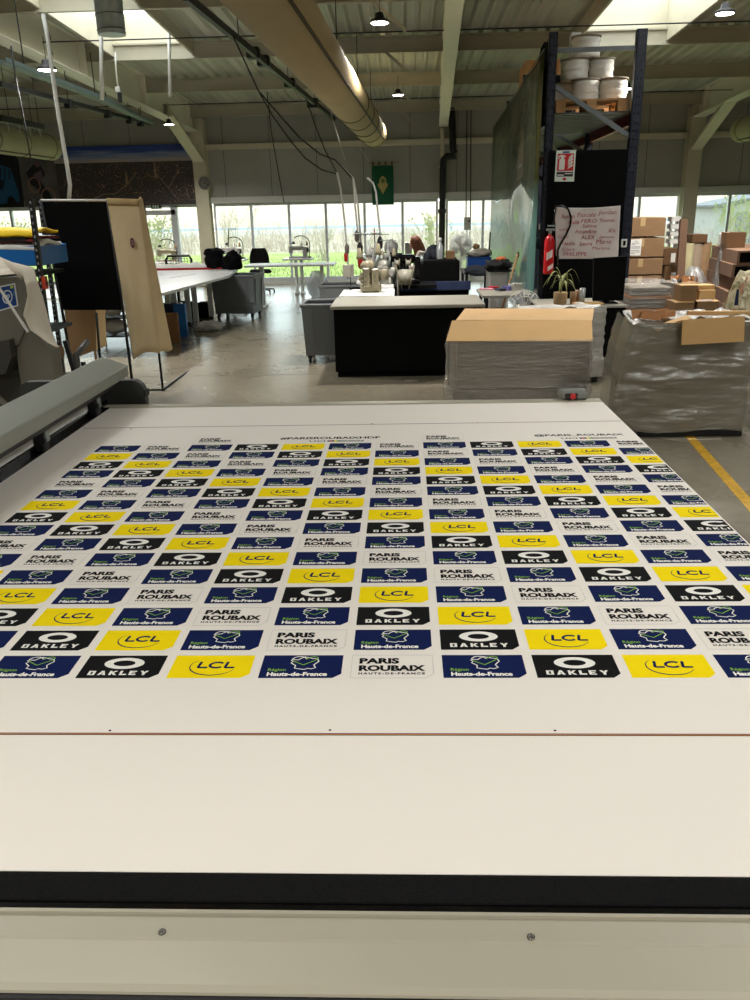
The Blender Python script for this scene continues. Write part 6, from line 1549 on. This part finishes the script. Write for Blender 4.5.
# printed banner on the aisle side of the rack, under a sheet of plastic film
XS = XA-.09
def side(u, v, dx=0):       # u from near to far
    y = DR-.02+u*(LEN+.1); zt = 3.10; z0 = .32; return (XS-dx, y, z0+(zt-z0)*v)
def banner_mat():
    m = bpy.data.materials.new('forest print'); m.use_nodes = True
    nt = m.node_tree; N = nt.nodes; L = nt.links; b = N['Principled BSDF']; b.inputs['Roughness'].default_value = .6; b.inputs['Specular IOR Level'].default_value = .1
    tc = N.new('ShaderNodeTexCoord'); mp = N.new('ShaderNodeMapping'); mp.inputs['Scale'].default_value = (1, 1.2, .25)
    n = N.new('ShaderNodeTexNoise'); n.inputs['Scale'].default_value = 3; n.inputs['Detail'].default_value = 8
    L.new(tc.outputs['Object'], mp.inputs[0]); L.new(mp.outputs[0], n.inputs['Vector'])
    r = N.new('ShaderNodeValToRGB'); e = r.color_ramp.elements; e[0].position = .3; e[0].color = lin((18, 24, 9)); e[1].position = .75; e[1].color = lin((74, 82, 34))
    k = e.new(.5); k.color = lin((40, 48, 18)); k = e.new(.66); k.color = lin((66, 58, 28)); L.new(n.outputs['Fac'], r.inputs['Fac'])
    sp = N.new('ShaderNodeSeparateXYZ'); L.new(tc.outputs['Object'], sp.inputs[0])
    mr = N.new('ShaderNodeMapRange'); mr.inputs['From Min'].default_value = 1.15; mr.inputs['From Max'].default_value = 1.6; L.new(sp.outputs['Z'], mr.inputs['Value'])
    mx = N.new('ShaderNodeMixRGB'); mx.inputs[1].default_value = lin((92, 128, 122)); L.new(mr.outputs[0], mx.inputs[0]); L.new(r.outputs['Color'], mx.inputs[2])
    L.new(mx.outputs[0], b.inputs['Base Color']); return m
r = thing('printed_banner', 'tall green forest banner under wrinkled plastic along the aisle side of the rack', 'banner', (XS, DR+4, .32))
g = MB(); g.grid(lambda u, v: side(u, v), 20, 12, thick=.004)
for fct in g.f: fct.reverse()
g.build('print', banner_mat(), r)
g = MB()
def filmf(u, v):
    k = max(0, 1-v/.62)
    fold = .05*abs(math.sin(9*u+5*v))**3*math.exp(-((u-.16-.3*(v-.5))**2)/.02)+.02*noise.noise(Vector((u*9, v*3, 1)))+.012*noise.noise(Vector((u*26, v*7, 4)))
    p = side(u*.985+.005, v*.97, .018+abs(fold)*1.6+.02); return p
g.grid(filmf, 60, 30)
for fct in g.f: fct.reverse()
g.build('plastic_sheet', film('banner film', (190, 206, 202), .70, .07, .15, (1, 1.6, .4), trl=.0, gl=.95), r)
g = MB(); x = XS-.008
g.slab([(x, DR+2.6, 1.95), (x, DR+1.7, 2.0), (x, DR+1.75, 2.55), (x, DR+2.5, 2.35)], .002); g.mat(1)
ribbon(g, [(DR+2.35, 2.12), (DR+2.1, 2.14), (DR+1.9, 2.13)], .03, lambda u, v: (x-.003, u, v)); g.build('motif', [plain('motif brown', (104, 86, 60), .6), plain('motif pale', (160, 170, 180), .6)], r)
# thin top cable
g = MB(); g.tube([side(0, 1.01), side(1, 1.01)], .008, 5); g.build('top_cord', M_dark, r)

# --- second black counter in front of the rack: screen, plant, pots
zc2 = PY(590, 303, 8.6).z
r = thing('reception_counter', 'black counter with a thin pale edge in front of the rack', 'counter', (2.0, 8.7, 0))
x0_, x1_ = PY(541, 310, 8.35).x, PY(626, 310, 8.35).x
MB().box((x0_, 8.35, 0), (x1_, 9.05, zc2-.02)).build('body', M_blkfab, r); MB().box((x0_-.01, 8.33, zc2-.02), (x1_+.01, 9.07, zc2)).build('worktop', M_lam, r)
f = lambda x, y: PY(x, y, 8.55)
r = thing('computer_screen', 'large black screen seen from behind on the counter below the signed cloth', 'screen', (f(610, 300).x, 8.55, zc2))
a, b, c, d = f(592, 300), f(622, 300), f(626, 256), f(593, 258)
g = MB(); g.slab([a, b, c, d], -.05); g.build('housing', M_blkfab, r)
g = MB(); q = f(612, 299); g.box((q.x-.015, 8.545, q.z), (q.x+.015, 8.549, q.z+.03)); g.build('badge', plain('badge grey', (150, 150, 150), .4), r)
g = MB(); g.box((a.x+.05, 8.5, zc2), (b.x-.05, 8.75, zc2+.012), bev=.004); g.box(((a.x+b.x)/2-.03, 8.57, zc2), ((a.x+b.x)/2+.03, 8.6, zc2+.2)); g.build('stand', M_blkfab, r)
q = PY(560, 303, 8.5); x = q.x
r = thing('potted_plant', 'small potted plant with yellow-green strap leaves in a tan pot on the counter', 'plant', (x, 8.5, zc2))
MB().lathe([(.055, 0), (.066, .02), (.07, .12), (.064, .125), (.058, .11), (.0001, .10)], (x, 8.5, zc2), 20).build('pot', mat('tan pot', (150, 122, 84), .6), r)
g = MB(); g.tube([(x, 8.5, zc2+.1), (x+.01, 8.5, zc2+.24)], .009, 6); g.build('stem', mat('plant stem', (100, 90, 50), .7), r)
rl = random.Random(5)
for k in range(15):
    t = 2*PI*k/15+rl.uniform(-.2, .2); L_ = rl.uniform(.12, .2); up_ = rl.uniform(.02, .12); w_ = .014; c0_ = Vector((x+.01, 8.5, zc2+.17+.07*rl.random())); dv = Vector((math.cos(t), math.sin(t), 0)); nv = Vector((-math.sin(t), math.cos(t), 0))
    g = MB(); g.grid(lambda u, v: c0_+dv*(L_*u)+Vector((0, 0, up_*math.sin(u*2.6)*1.4-.10*u*u))+nv*((v-.5)*2*w_*math.sin(PI*min(1, .12+.88*u))), 8, 2, thick=.001); g.build('leaf', mat('strap leaf', (112, 118, 48), .5, var=.25, scale=10), r)
for i, (px, D, rr_, hh_, m, lab) in enumerate(((573, 8.55, .035, .12, M_cart, 'brown cup beside the potted plant'), (577.5, 8.6, .03, .13, mat('copper cup', (130, 92, 60), .4), 'taller copper-brown cup beside the brown one'), (582, 8.5, .033, .16, film('clear beaker', (170, 175, 175), .5, .15, .1), 'clear beaker right of the two brown cups'))):
    q = PY(px, 300, D); g = MB(); g.lathe([(rr_*.85, 0), (rr_, hh_), (rr_*.93, hh_), (rr_*.8, .006), (.0001, .006)], (q.x, D, zc2), 18); single('cup', g, m, lab, 'cup')
g = MB(); q = PY(575, 302, 8.42); g.box((q.x, 8.38, zc2), (q.x+.28, 8.55, zc2+.02), rz=.1, bev=.004); single('cardboard_flap', g, M_cartl, 'flat piece of light cardboard on the counter in front of the cups', 'cardboard')
r = thing('small_device', 'small white framed device clipped to the right upright of the rack', 'device', tuple(PY(624, 244, DR-.06)))
a, b = PY(621, 247.5, DR-.06), PY(627.5, 239, DR-.06); MB().box((a.x, DR-.06, a.z), (b.x, DR-.04, b.z), bev=.006).build('frame', M_pap, r); MB().box((a.x+.018, DR-.062, a.z+.02), (b.x-.018, DR-.058, b.z-.018)).build('screen', M_blk, r)

# --- large film-wrapped cartons in the foreground
def wrapped(name, lab, x0, x1, y0, y1, zb0, z1, bulge=0, tx=0, seed=0, m=M_taupe):
    r = thing(name, lab, 'wrapped carton', ((x0+x1)/2, (y0+y1)/2, 0))
    g = MB(); g.box((x0, y0, zb0), (x1, y1, z1), bev=.02); g.build('carton', m, r)
    return r
# carton one, open lid
a, b = PY(447, 341, 7.1), PY(592, 341, 7.1); zt = a.z; x0_, x1_ = a.x, b.x
r = wrapped('open_carton', 'wide open carton wrapped in film with tan lid flaps, standing behind the cutting table', x0_+.07, x1_, 7.12, 7.95, .13, zt-.002)
g = MB()
def shell(u, v, x0=x0_, x1=x1_, y0=7.1, y1=7.97, z1=zt, zz=.005, sd=1, rx_=.07):
    per = [(x0+rx_, y1), (x0, y0), (x1, y0), (x1, y1)]; t = u*3; k = min(2, int(t)); q = t-k
    x = per[k][0]*(1-q)+per[k+1][0]*q; y = per[k][1]*(1-q)+per[k+1][1]*q
    nx, ny = ((-1, 0), (0, -1), (1, 0))[k]; z = zz+(z1-zz)*v; d = .008+.012*noise.noise(Vector((x*3+sd, z*16+x*2, y*3)))+.010*noise.noise(Vector((x*9, z*30, sd)))
    d = abs(d)+.004+(.012 if v < .28 else 0)
    return (x+nx*d, y+ny*d, z)
g.grid(shell, 90, 40); g.build('stretch_film', M_wrap, r)
g = MB(); g.box((x0_+.07, 7.11, .002), (x1_-.012, 7.118, .13)); g.box((x0_+.066, 7.11, .002), (x0_+.074, 7.95, .13)); g.build('film_skirt', M_taupe, r)
F0, F1, F2, F3 = PY(446, 341, 7.09), PY(592.5, 341, 7.09), PY(592, 320, 7.34), PY(452, 320.5, 7.34)
g = MB(); g.slab([F0, F1, F2, F3], .006); g.build('lid_flap', M_cartl, r)
F4, F5 = PY(465, 308.5, 7.9), PY(594, 308.5, 7.9); F6, F7 = PY(456, 320, 7.36), PY(592.5, 320, 7.36)
g = MB(); g.slab([F6, F7, F5, F4], .006); g.build('lid_flap', mat('tan cardboard', (192, 156, 108), .8, var=.04), r)
pallet(x0_+.08, x1_-.02, 7.12, 7.95, 0.0, 'wooden pallet under the wide open carton')
# carton two: white film-wrapped box behind it to the right, with a torn rim
a, b = PY(590, 400, 7.95), PY(606, 308, 7.95)
r = thing('wrapped_box', 'narrow white film-wrapped box standing right behind the wide open carton', 'wrapped box', ((x1_+.1), 8.0, 0))
MB().box((x1_-.5, 8.0, .1), (b.x-.02, 8.28, b.z-.06), bev=.02).build('carton', mat('pale carton', (176, 166, 150), .7), r)
g = MB()
g.grid(lambda u, v: shell(u, v, x1_-.52, b.x, 7.985, 8.3, b.z, .06, 9), 60, 30); g.build('film', M_wrapw, r)
g = MB(); zz = b.z
g.grid(lambda u, v: (x1_-.5+(b.x-x1_+.52)*u, 7.98+.3*v, zz-.03+.05*noise.noise(Vector((u*6, v*4, 2)))+.03*(abs(v-.5)*2)**2), 30, 12, thick=.004); g.build('torn_rim', M_wrapw, r)
g = MB(); g.box((x1_-.5, 8.0, 0), (b.x-.02, 8.28, .1), bev=.01); g.build('base', M_dark, r)
# papers between: flat pale carton sheets over the counter end
g = MB(); q0, q1 = PY(478, 302, 8.3), PY(540, 303, 8.3); g.slab([(q0.x+.02, 8.27, .742), (q1.x, 8.27, .742), (q1.x, 8.75, .76), (q0.x+.1, 8.75, .76)], .012); single('cardboard_sheet', g, M_lam, 'pale flat carton sheet lying between the counter end and the small desk fan', 'cardboard') if 0 else None

# carton three: big film-wrapped pallet box at the right with crumpled film top
r = thing('wrapped_pallet_box', 'huge pallet box wrapped in glossy crumpled film at the right, topped with a cardboard flap', 'wrapped box', (2.0, 6.2, 0))
def px5(x, y, D=5.9): return PY(x, y, D)
L0, L1 = px5(612, 433), px5(632, 326); zt3 = PY(640, 312, 6.6).z
xl0, xl1, xr_ = L0.x, L1.x, 2.56; D3 = 5.9
def mesh3(g, inset, amp, nu=80, nv=44, sd=0):
    def fn(u, v):
        z = .06+(zt3-.06)*v
        k = max(0, (v-.52)/.48); xl = xl0*(1-k)+xl1*k-.0*v
        per = [(xl+.09+inset, D3+.75-inset), (xl+.0+inset, D3+inset), (xr_-inset, D3+inset), (xr_-inset, D3+.75-inset)]
        t = u*3; i = min(2, int(t)); q = t-i; x = per[i][0]*(1-q)+per[i+1][0]*q; y = per[i][1]*(1-q)+per[i+1][1]*q
        nx, ny = ((-1, 0), (0, -1), (1, 0))[i]
        d = amp*(noise.noise(Vector((x*1.6+z*2.2, z*7-x*2.4, 1.3+sd)))+.6*noise.noise(Vector((x*4-z*3, z*16+x*3, sd)))+.9*abs(noise.noise(Vector((x*1.2+z*2.6, z*2.4-x*3.0, 7.7))))+.25*noise.noise(Vector((x*12, z*40, sd+3))))
        belt = .035*math.exp(-((v-.50)/.03)**2)*amp*12
        return (x+nx*(d+belt), y+ny*(d+belt), z+(.012*math.sin(x*9) if v == 0 else 0))
    g.grid(fn, nu, nv)
g = MB(); mesh3(g, .05, .012, 40, 20); g.build('carton', mat('grey box inside film', (112, 102, 84), .55, var=.1, scale=2), r)
g = MB(); g.box((xl1+.12, D3+.06, zt3-.16), (xr_-.06, D3+.68, zt3-.10)); g.build('contents', mat('torn cardboard', (158, 106, 60), .8, var=.15), r)
g = MB(); mesh3(g, .0, .021, 150, 90, 2); g.build('stretch_film', film('crumpled film', (150, 145, 130), .46, .25, .45, (2.2, 2.2, 9), gl=.13), r)
g = MB(); n3 = Vector
def rimf(u, v):
    x = xl1+.0+.12*v+(xr_-xl1-.12*v)*u; y = D3-.01+.77*v; edge = max(abs(u-.5), abs(v-.5))*2
    return (x, y, zt3-.075+.075*max(0, edge-.55)/.45+.03*noise.noise(Vector((u*9, v*7, 3)))+.015*noise.noise(Vector((u*25, v*20, 1))))
g.grid(rimf, 60, 26); g.f = [f_ for k_, f_ in enumerate(g.f) if not (.12 < (k_ % 60)/60 < .80 and .12 < (k_//60)/26 < .82)]; g.m = [0]*len(g.f); g.sm = [True]*len(g.f); g.build('film_top', M_wrapw, r)
f5 = [px5(681.5, 345, 5.84), px5(744, 341.5, 5.84), px5(745, 316, 5.84), px5(682.5, 320, 5.84)]
g = MB(); g.slab(f5, .007); g.build('front_flap', M_cartl, r)
g = MB(); t0, t1, t2, t3 = px5(682.5, 320, 5.85), px5(745, 316, 5.85), px5(752, 311, 6.5), px5(690, 311.5, 6.5); g.slab([t0, t1, (t1.x, 6.0, zt3+.0), (t0.x, 6.0, zt3+.0)], .006); g.build('flap_fold', M_cartl, r)
g = MB(); g.slab([px5(652, 327, 5.95), px5(658, 331, 5.9), px5(692, 318, 6.2), px5(686, 315, 6.35)], .006); g.build('side_flap', M_cartl, r)
g = MB(); g.bar(px5(688, 313, 6.4), px5(750, 313, 6.4), .05, .03); g.build('edge_strip', M_cartl, r)
g = MB(); g.box((xl0+.2, D3+.06, 0), (xr_-.05, D3+.7, .055), bev=.004); g.build('base', M_dark, r)
rb_ = random.Random(9)
for k in range(7):
    q = px5(643+rb_.uniform(0, 34), 320, 6.15+rb_.uniform(-.1, .25)); s = rb_.uniform(.05, .09); t = rb_.uniform(0, 3)
    g = MB(); g.slab([(q.x-s*math.cos(t), q.y-s*math.sin(t), zt3+.0), (q.x+s*math.cos(t), q.y+s*math.sin(t), zt3+.01), (q.x+s*math.cos(t)+.01, q.y+s*.8, zt3+.05), (q.x-s*math.cos(t), q.y+s*.6, zt3+.06)], .004)
    g.build('torn_piece', mat('torn cardboard', (158, 106, 60), .8, var=.15), r)
# --- stock of cartons behind
cl_i = [0]
def carton(px0, px1, py0, py1, D, dep, lab, m=None, tape=True, lab2=None, rz=0, z0=None, grp=None, flaps=False):
    a, b = PY(px0, py1, D), PY(px1, py0, D); zz0 = a.z if z0 is None else z0
    r = thing('cardboard_box', lab, 'box', ((a.x+b.x)/2, D+dep/2, zz0), grp)
    g = MB(); g.box((a.x, D, zz0), (b.x, D+dep, b.z-.002), bev=.004); g.build('body', m or M_cart, r)
    if tape: g = MB(); xm = (a.x+b.x)/2; g.box((xm-.03, D-.001, b.z-.10), (xm+.03, D, b.z-.004)); g.build('tape', mat('brown tape', (176, 148, 108), .3), r)
    return r, a, b
# tall stack of four wide boxes right of the rack, papers taped on
zf = []
ys_ = [(217, 237), (237.5, 257.5), (258, 275), (275.5, 294)]
for i, ((ya, yb), lab) in enumerate(zip(ys_, ('topmost wide brown box of the stack right of the rack', 'second wide brown box of the stack, with a white paper taped on', 'third wide brown box from the top, right of the black screen', 'fourth wide brown box from the top, right of the black screen'))):
    r, a, b = carton(619-i*.8, 666.5-i*1.6, ya, yb, 10.6, .75, lab)
    if i == 1:
        f = facep(10.598, (629, 255.5), (640.5, 255.5), (642, 239), (630.5, 239.5)); g = MB(); g.add([f(0, 0), f(1, 0), f(1, 1), f(0, 1)], [[0, 1, 2, 3]], False); g.mat(1)
        for k, (u, v, w_) in enumerate(((.35, .86, .3), (.15, .74, .65), (.15, .66, .3), (.1, .52, .8), (.1, .44, .8), (.1, .3, .75), (.1, .2, .8), (.1, .1, .4))): g.add([f(u, v, .001), f(u+w_, v, .001), f(u+w_, v+.035, .001), f(u, v+.035, .001)], [[0, 1, 2, 3]], False)
        g.build('paper_note', [M_pap, plain('grey text', (130, 130, 130), .7)], r)
zlow = b_low = PY(640, 294, 10.6).z
carton(615, 660, 294.5, 330, 10.6, .75, 'lowest wide brown box of the stack, mostly hidden by the film-wrapped goods', z0=0)
for k, (ya, yb, lab) in enumerate(((248, 265, 'upper brown box with a white label between the wide stack and the pillar'), (265.5, 286, 'middle brown box with a white label beside the wide stack'), (286.5, 310, 'lowest brown box beside the wide stack, behind the small cartons'))):
    r, a, b = carton(663, 677, ya, yb, 11.6, .6, lab, m=mat('dark cardboard', (106, 76, 46), .8), tape=False, z0=0 if k == 2 else None)
    q = PY(673, (ya+yb)/2+2, 11.6)
    if k < 2: g = MB(); g.box((q.x-.03, 11.597, q.z-.05), (q.x+.03, 11.6, q.z+.07)); g.build('label', M_pap, r)
r = thing('step_ladder', 'white slatted rack standing above the brown boxes, left of the leaning board', 'rack', tuple(PY(670, 248, 12.0)))
a, b = PY(667, 248, 12.0), PY(678, 218, 12.0)
for x in (a.x, b.x-.02): MB().box((x, 11.96, a.z-.0), (x+.03, 12.0, b.z)).build('post', M_pap, r)
for k in range(4): z = a.z+.06+(b.z-a.z-.1)*k/3; MB().box((a.x, 11.9, z), (b.x+.01, 12.1, z+.06)).build('shelf', M_pap, r)
MB().box((a.x, 11.75, 0), (b.x+.01, 12.2, a.z)).build('cabinet', mat('dark cardboard', (106, 76, 46), .8), r)
g = MB(); g.slab([PY(675, 305, 10.9), PY(683, 305, 10.9), PY(688, 219, 11.1), PY(681, 219, 11.1)], .06); single('cardboard_board', g, mat('leaning cardboard', (104, 76, 56), .8, var=.1), 'tall narrow cardboard board leaning before the right cream column', 'board')
# foil bundle pallet (shiny wrapped sheets)
a, b = PY(627, 312, 8.5), PY(676, 284, 8.5)
r = thing('wrapped_sheets', 'low stack of grey sheets under glossy film between the screen and the small boxes', 'wrapped stack', ((a.x+b.x)/2, 8.9, 0))
for k in range(20):
    z = .02+(b.z-.04)*k/20; g = MB(); g.box((a.x+.03+.015*math.sin(k*5), 8.52, z), (b.x-.03+.016*math.sin(k*3), 9.06, z+(b.z-.04)/20*.7), bev=.004); g.build('sheet', [mat('grey board', (138, 130, 116), .6), mat('orange edge', (176, 116, 66), .6), mat('dark board', (84, 78, 70), .6)][1 if k in (9, 14, 17) else 2 if k % 4 == 1 else 0], r)
g = MB(); g.grid(lambda u, v: shell(u, v, a.x, b.x, 8.5, 9.12, b.z, .02, 4), 60, 30); g.grid(lambda u, v: (a.x+(b.x-a.x)*u, 8.5+.62*v, b.z+.012+.02*noise.noise(Vector((u*7, v*5, 8)))), 26, 12); g.build('film', film('foil film', (220, 220, 216), .74, .12, 1.0, (6, 6, 14), gl=.5), r)
# small open cartons in front
zz_ = 0
for (x0, x1, ya, yb, D, dep, lab, m) in ((674, 695, 302, 320, 8.0, .3, 'lower left small brown carton under the upright one', M_cart), (695.5, 720, 301, 320, 8.0, .3, 'lower right small brown carton with white paper on it', M_cart), (680, 698, 285, 301.5, 8.05, .22, 'upright small brown carton on the lower left carton', M_cart), (698.5, 716, 290, 301, 8.1, .2, 'small light carton on the lower right carton', M_cartl), (698.5, 715, 285, 289.5, 8.15, .2, 'thin light carton on top of the small light one', M_cartl)):
    r, a, b = carton(x0, x1, ya, yb, D, dep, lab, m, tape=False, z0=0 if yb == 320 else None)
    g = MB(); g.slab([(a.x, D+.002, b.z-.001), (b.x, D+.002, b.z-.001), (b.x, D+dep*.5, b.z+.002), (a.x, D+dep*.5, b.z+.002)], .003); g.build('lid_flap', M_cartl, r)
q0, q1 = PY(699, 301, 8.05), PY(712, 301, 8.05); g = MB(); g.box((q0.x, 8.02, q0.z+.004), (q1.x, 8.09, q0.z+.008)); single('paper_sheet', g, M_pap, 'white sheet of paper on the lower right small carton', 'paper') 
# leaning stack of long dark boxes at the right edge
Bc = PY(738, 251, 9.5); Ac = PY(712, 247, 10.9); z_top = Bc.z; hz_ = .146
names_ = ('topmost long brown box with an open black end in the stack at the right edge', 'second long brown box with an open black end at the right edge', 'third long brown box from the top of the right edge stack', 'fourth long brown box from the top of the right edge stack', 'fifth long brown box from the top of the right edge stack', 'sixth long brown box from the top of the right edge stack', 'lowest long brown box of the right edge stack')
k = 0
M_d2 = mat('brown long box', (126, 96, 74), .8, var=.08)
while k < 7:
    z1 = z_top-k*hz_; z0 = z1-hz_+.005
    if z0 < .02 or k == 6: z0 = 0
    o_ = -.012*k; A_ = Vector((Ac.x+o_, Ac.y)); B_ = Vector((Bc.x+o_*1.2+.03*math.sin(k*4), Bc.y)); C_ = B_+Vector((.55, .12)); D_ = A_+Vector((.55, .15))
    r = thing('cardboard_box', names_[k], 'box', (B_.x, B_.y, z0))
    g = MB(); g.prism([(B_.x, B_.y), (C_.x, C_.y), (D_.x, D_.y), (A_.x, A_.y)], z0, z1); g.build('body', M_d2, r)
    if k < 2:
        t = (C_-B_).normalized(); nn = Vector((t.y, -t.x)); a = B_+t*.03+nn*.002; b = C_-t*.03+nn*.002
        g = MB(); g.quad((a.x, a.y, z0+.015), (b.x, b.y, z0+.015), (b.x, b.y, z1-.02), (a.x, a.y, z1-.02)); g.build('open_end', M_blk, r)
    k += 1
    if z0 == 0: break
g = MB(); a, b = PY(716, 246, 10.4), PY(725, 232, 10.4); zt_ = z_top
g.box((a.x+.05, 10.3, zt_), (b.x+.05, 10.5, b.z), bev=.02); single('wrapped_parcel', g, M_wrapw, 'white wrapped parcel standing on the long boxes before the right window', 'parcel')
a, b = PY(725, 243, 10.2), PY(745, 232, 10.2); g = MB(); g.box((a.x, 10.15, zt_), (b.x, 10.35, b.z), bev=.003); single('cardboard_box', g, mat('dark cardboard', (106, 76, 46), .8), 'open brown box end above the long boxes at the right edge', 'box')
# rolls and foam between pillar and long boxes
r, a, b = carton(692, 708, 234, 243, 11.4, .35, 'small dark brown box on top of the foam rolls by the right window', mat('dark cardboard', (106, 76, 46), .8), False)
zt_ = a.z
q = PY(690, 300, 11.2)
for i, (px, rr_, D, lab, m) in enumerate(((688.5, .055, 11.35, 'thin pale yellow foam roll standing next to the leaning board', mat('foam yellow', (160, 150, 112), .8)), (695, .09, 11.5, 'thick beige foam roll standing behind the clear plastic heap', mat('foam beige', (136, 118, 98), .8)), (703, .09, 11.5, 'brown paper roll standing right of the beige foam roll', M_cart))):
    x = PY(px, 260, D).x; g = MB(); g.lathe([(rr_, 0), (rr_, zt_-.002)], (x, D, 0), 20); single('foam_roll', g, m, lab, 'roll')
q = PY(698, 268, 10.6); g = MB(); g.blob((q.x, 10.7, q.z*.5), (.2, .2, q.z*.5), 18, .07, 3.2, 5, flat=.001); single('plastic_heap', g, film('clear heap', (170, 170, 168), .5, .25, 1.0, (6, 6, 6), gl=.35), 'heap of crumpled clear plastic in front of the foam rolls', 'plastic film')
g = MB(); a, b = PY(703, 285, 10.3), PY(712, 240, 10.3); g.grid(lambda u, v: (a.x+.03+.1*u+.12*v, 10.25+.05*math.sin(u*6), .3+(b.z-.3)*v+.0*u), 8, 12, thick=.003); single('plastic_strip', g, film('clear heap', (170, 170, 168), .5, .25, 1.0, (6, 6, 6), gl=.35), 'sheet of clear plastic hanging against the left side of the long boxes', 'plastic film')
rs = random.Random(2)
r = thing('scrap_box', 'open box of torn brown cardboard scraps behind the small cartons', 'scrap box', tuple(PY(690, 282, 9.4)))
a, b = PY(674, 290, 9.4), PY(700, 281, 9.4); MB().box((a.x, 9.4, 0), (b.x, 9.8, b.z-.02)).build('body', M_cart, r)
for k in range(12):
    x = rs.uniform(a.x, b.x); y = rs.uniform(9.42, 9.75); s = rs.uniform(.04, .08); t = rs.uniform(0, 6); z = b.z-.02
    g = MB(); g.slab([(x-s*math.cos(t), y-s*math.sin(t), z), (x+s*math.cos(t), y+s*math.sin(t), z), (x+s*math.cos(t), y+s*math.sin(t)+.02, z+s*.9), (x-s*math.cos(t)*.5, y+.02, z+s*.7)], .003); g.build('scrap', [mat('torn cardboard', (158, 106, 60), .8, var=.15), M_pap, M_dark][k % 5 == 0 and 1 or (k % 7 == 0 and 2 or 0)], r)
# frayed bale cut by the right edge
a, b = PY(735, 312, 6.9), PY(752, 274, 6.9)
r = thing('fabric_bale', 'upright bale of frayed cream offcuts cut off by the right edge', 'bale', (b.x+.1, 7.1, 0))
g = MB(); g.blob((b.x+.06, 7.15, b.z*.5), (.15, .15, b.z*.5), 18, .06, 3, 2, flat=.001); g.build('core', mat('cream offcuts', (206, 194, 160), .85, var=.2, scale=14, bump=.8, bscale=20), r)
g = MB()
for k in range(90):
    t = rs.uniform(2.4, 5.2); z = rs.uniform(.3, b.z*.98); rr_ = .155*(1-min(.9, (abs(z-b.z*.5)/(b.z*.54))**4))
    c = Vector((b.x+.06+rr_*math.cos(t), 7.15+rr_*math.sin(t), z)); l = rs.uniform(.04, .10)
    g.mat(k % 3); g.quad(c, c+Vector((.016, -.01, 0)), c+Vector((.02+rs.uniform(-.03, .02), -.02, -l)), c+Vector((rs.uniform(-.03, .01), -.015, -l)))
for k in range(14): c = Vector((b.x-.1+.02*math.sin(k), 6.99, .5+.03*k))
o = g.build('fringe', [mat('offcut cream', (222, 212, 182), .85), mat('offcut green', (166, 164, 124), .85), mat('offcut pink', (198, 148, 120), .85)], r); o['kind'] = 'stuff'
q = PY(739, 296, 6.88); g = MB(); g.slab([(q.x-.012, 6.93, q.z-.08), (q.x+.02, 6.92, q.z-.08), (q.x+.01, 6.92, q.z+.05), (q.x-.005, 6.93, q.z+.05)], .004); g.build('blue_offcut', plain('navy offcut', (34, 42, 80), .8), r)
# yellow floor marking
g = MB(); p, q = PZ(690, 437, 0), PZ(750, 505, 0); dd = (q-p); e0 = p-dd*.9; e1 = q+dd*2.5; w_ = .035
g.slab([(e0.x-w_, e0.y, .0016), (e1.x-w_, e1.y, .0016), (e1.x+w_, e1.y, .0016), (e0.x+w_, e0.y, .0016)], .0014)
single('floor_tape', g, mat('worn yellow tape', (196, 150, 30), .6, var=.3, scale=22), 'worn yellow marking tape on the concrete at the right of the cutting table', 'floor tape')

# the rack follows the building, which is turned a little against the cutter
def swing(o, ang, px, py):
    M = Matrix.Translation((px, py, 0)) @ Matrix.Rotation(ang, 4, 'Z') @ Matrix.Translation((-px, -py, 0))
    o.location = M @ o.location; o.rotation_euler.z += ang
for o in list(bpy.data.objects):
    if o.parent is None and o.name.split('.')[0] in ('pallet_rack', 'printed_banner', 'plywood_crate', 'black_crate', 'wooden_pallet') and o.location.y > 9: swing(o, -.044, XA, DR)

# ================================================================ camera and view
cd = bpy.data.cameras.new('camera'); cam = bpy.data.objects.new('camera', cd); C.objects.link(cam)
cd.sensor_fit = 'VERTICAL'; cd.sensor_height = 36; cd.lens = 36*CF/1000; cd.clip_start = .02; cd.clip_end = 2000
cam.matrix_world = Matrix(((_X.x, _U.x, -_F.x, 0), (_X.y, _U.y, -_F.y, 0), (_X.z, _U.z, -_F.z, CH), (0, 0, 0, 1)))
sc = bpy.context.scene; sc.camera = cam
vs_ = sc.view_settings; sc.display_settings.display_device = 'sRGB'
vs_.view_transform = 'Standard'; vs_.look = 'None'; vs_.gamma = 1; vs_.exposure = EXPO; vs_.use_curve_mapping = False
for o in bpy.data.objects:
    if '_o' in o: del o['_o']
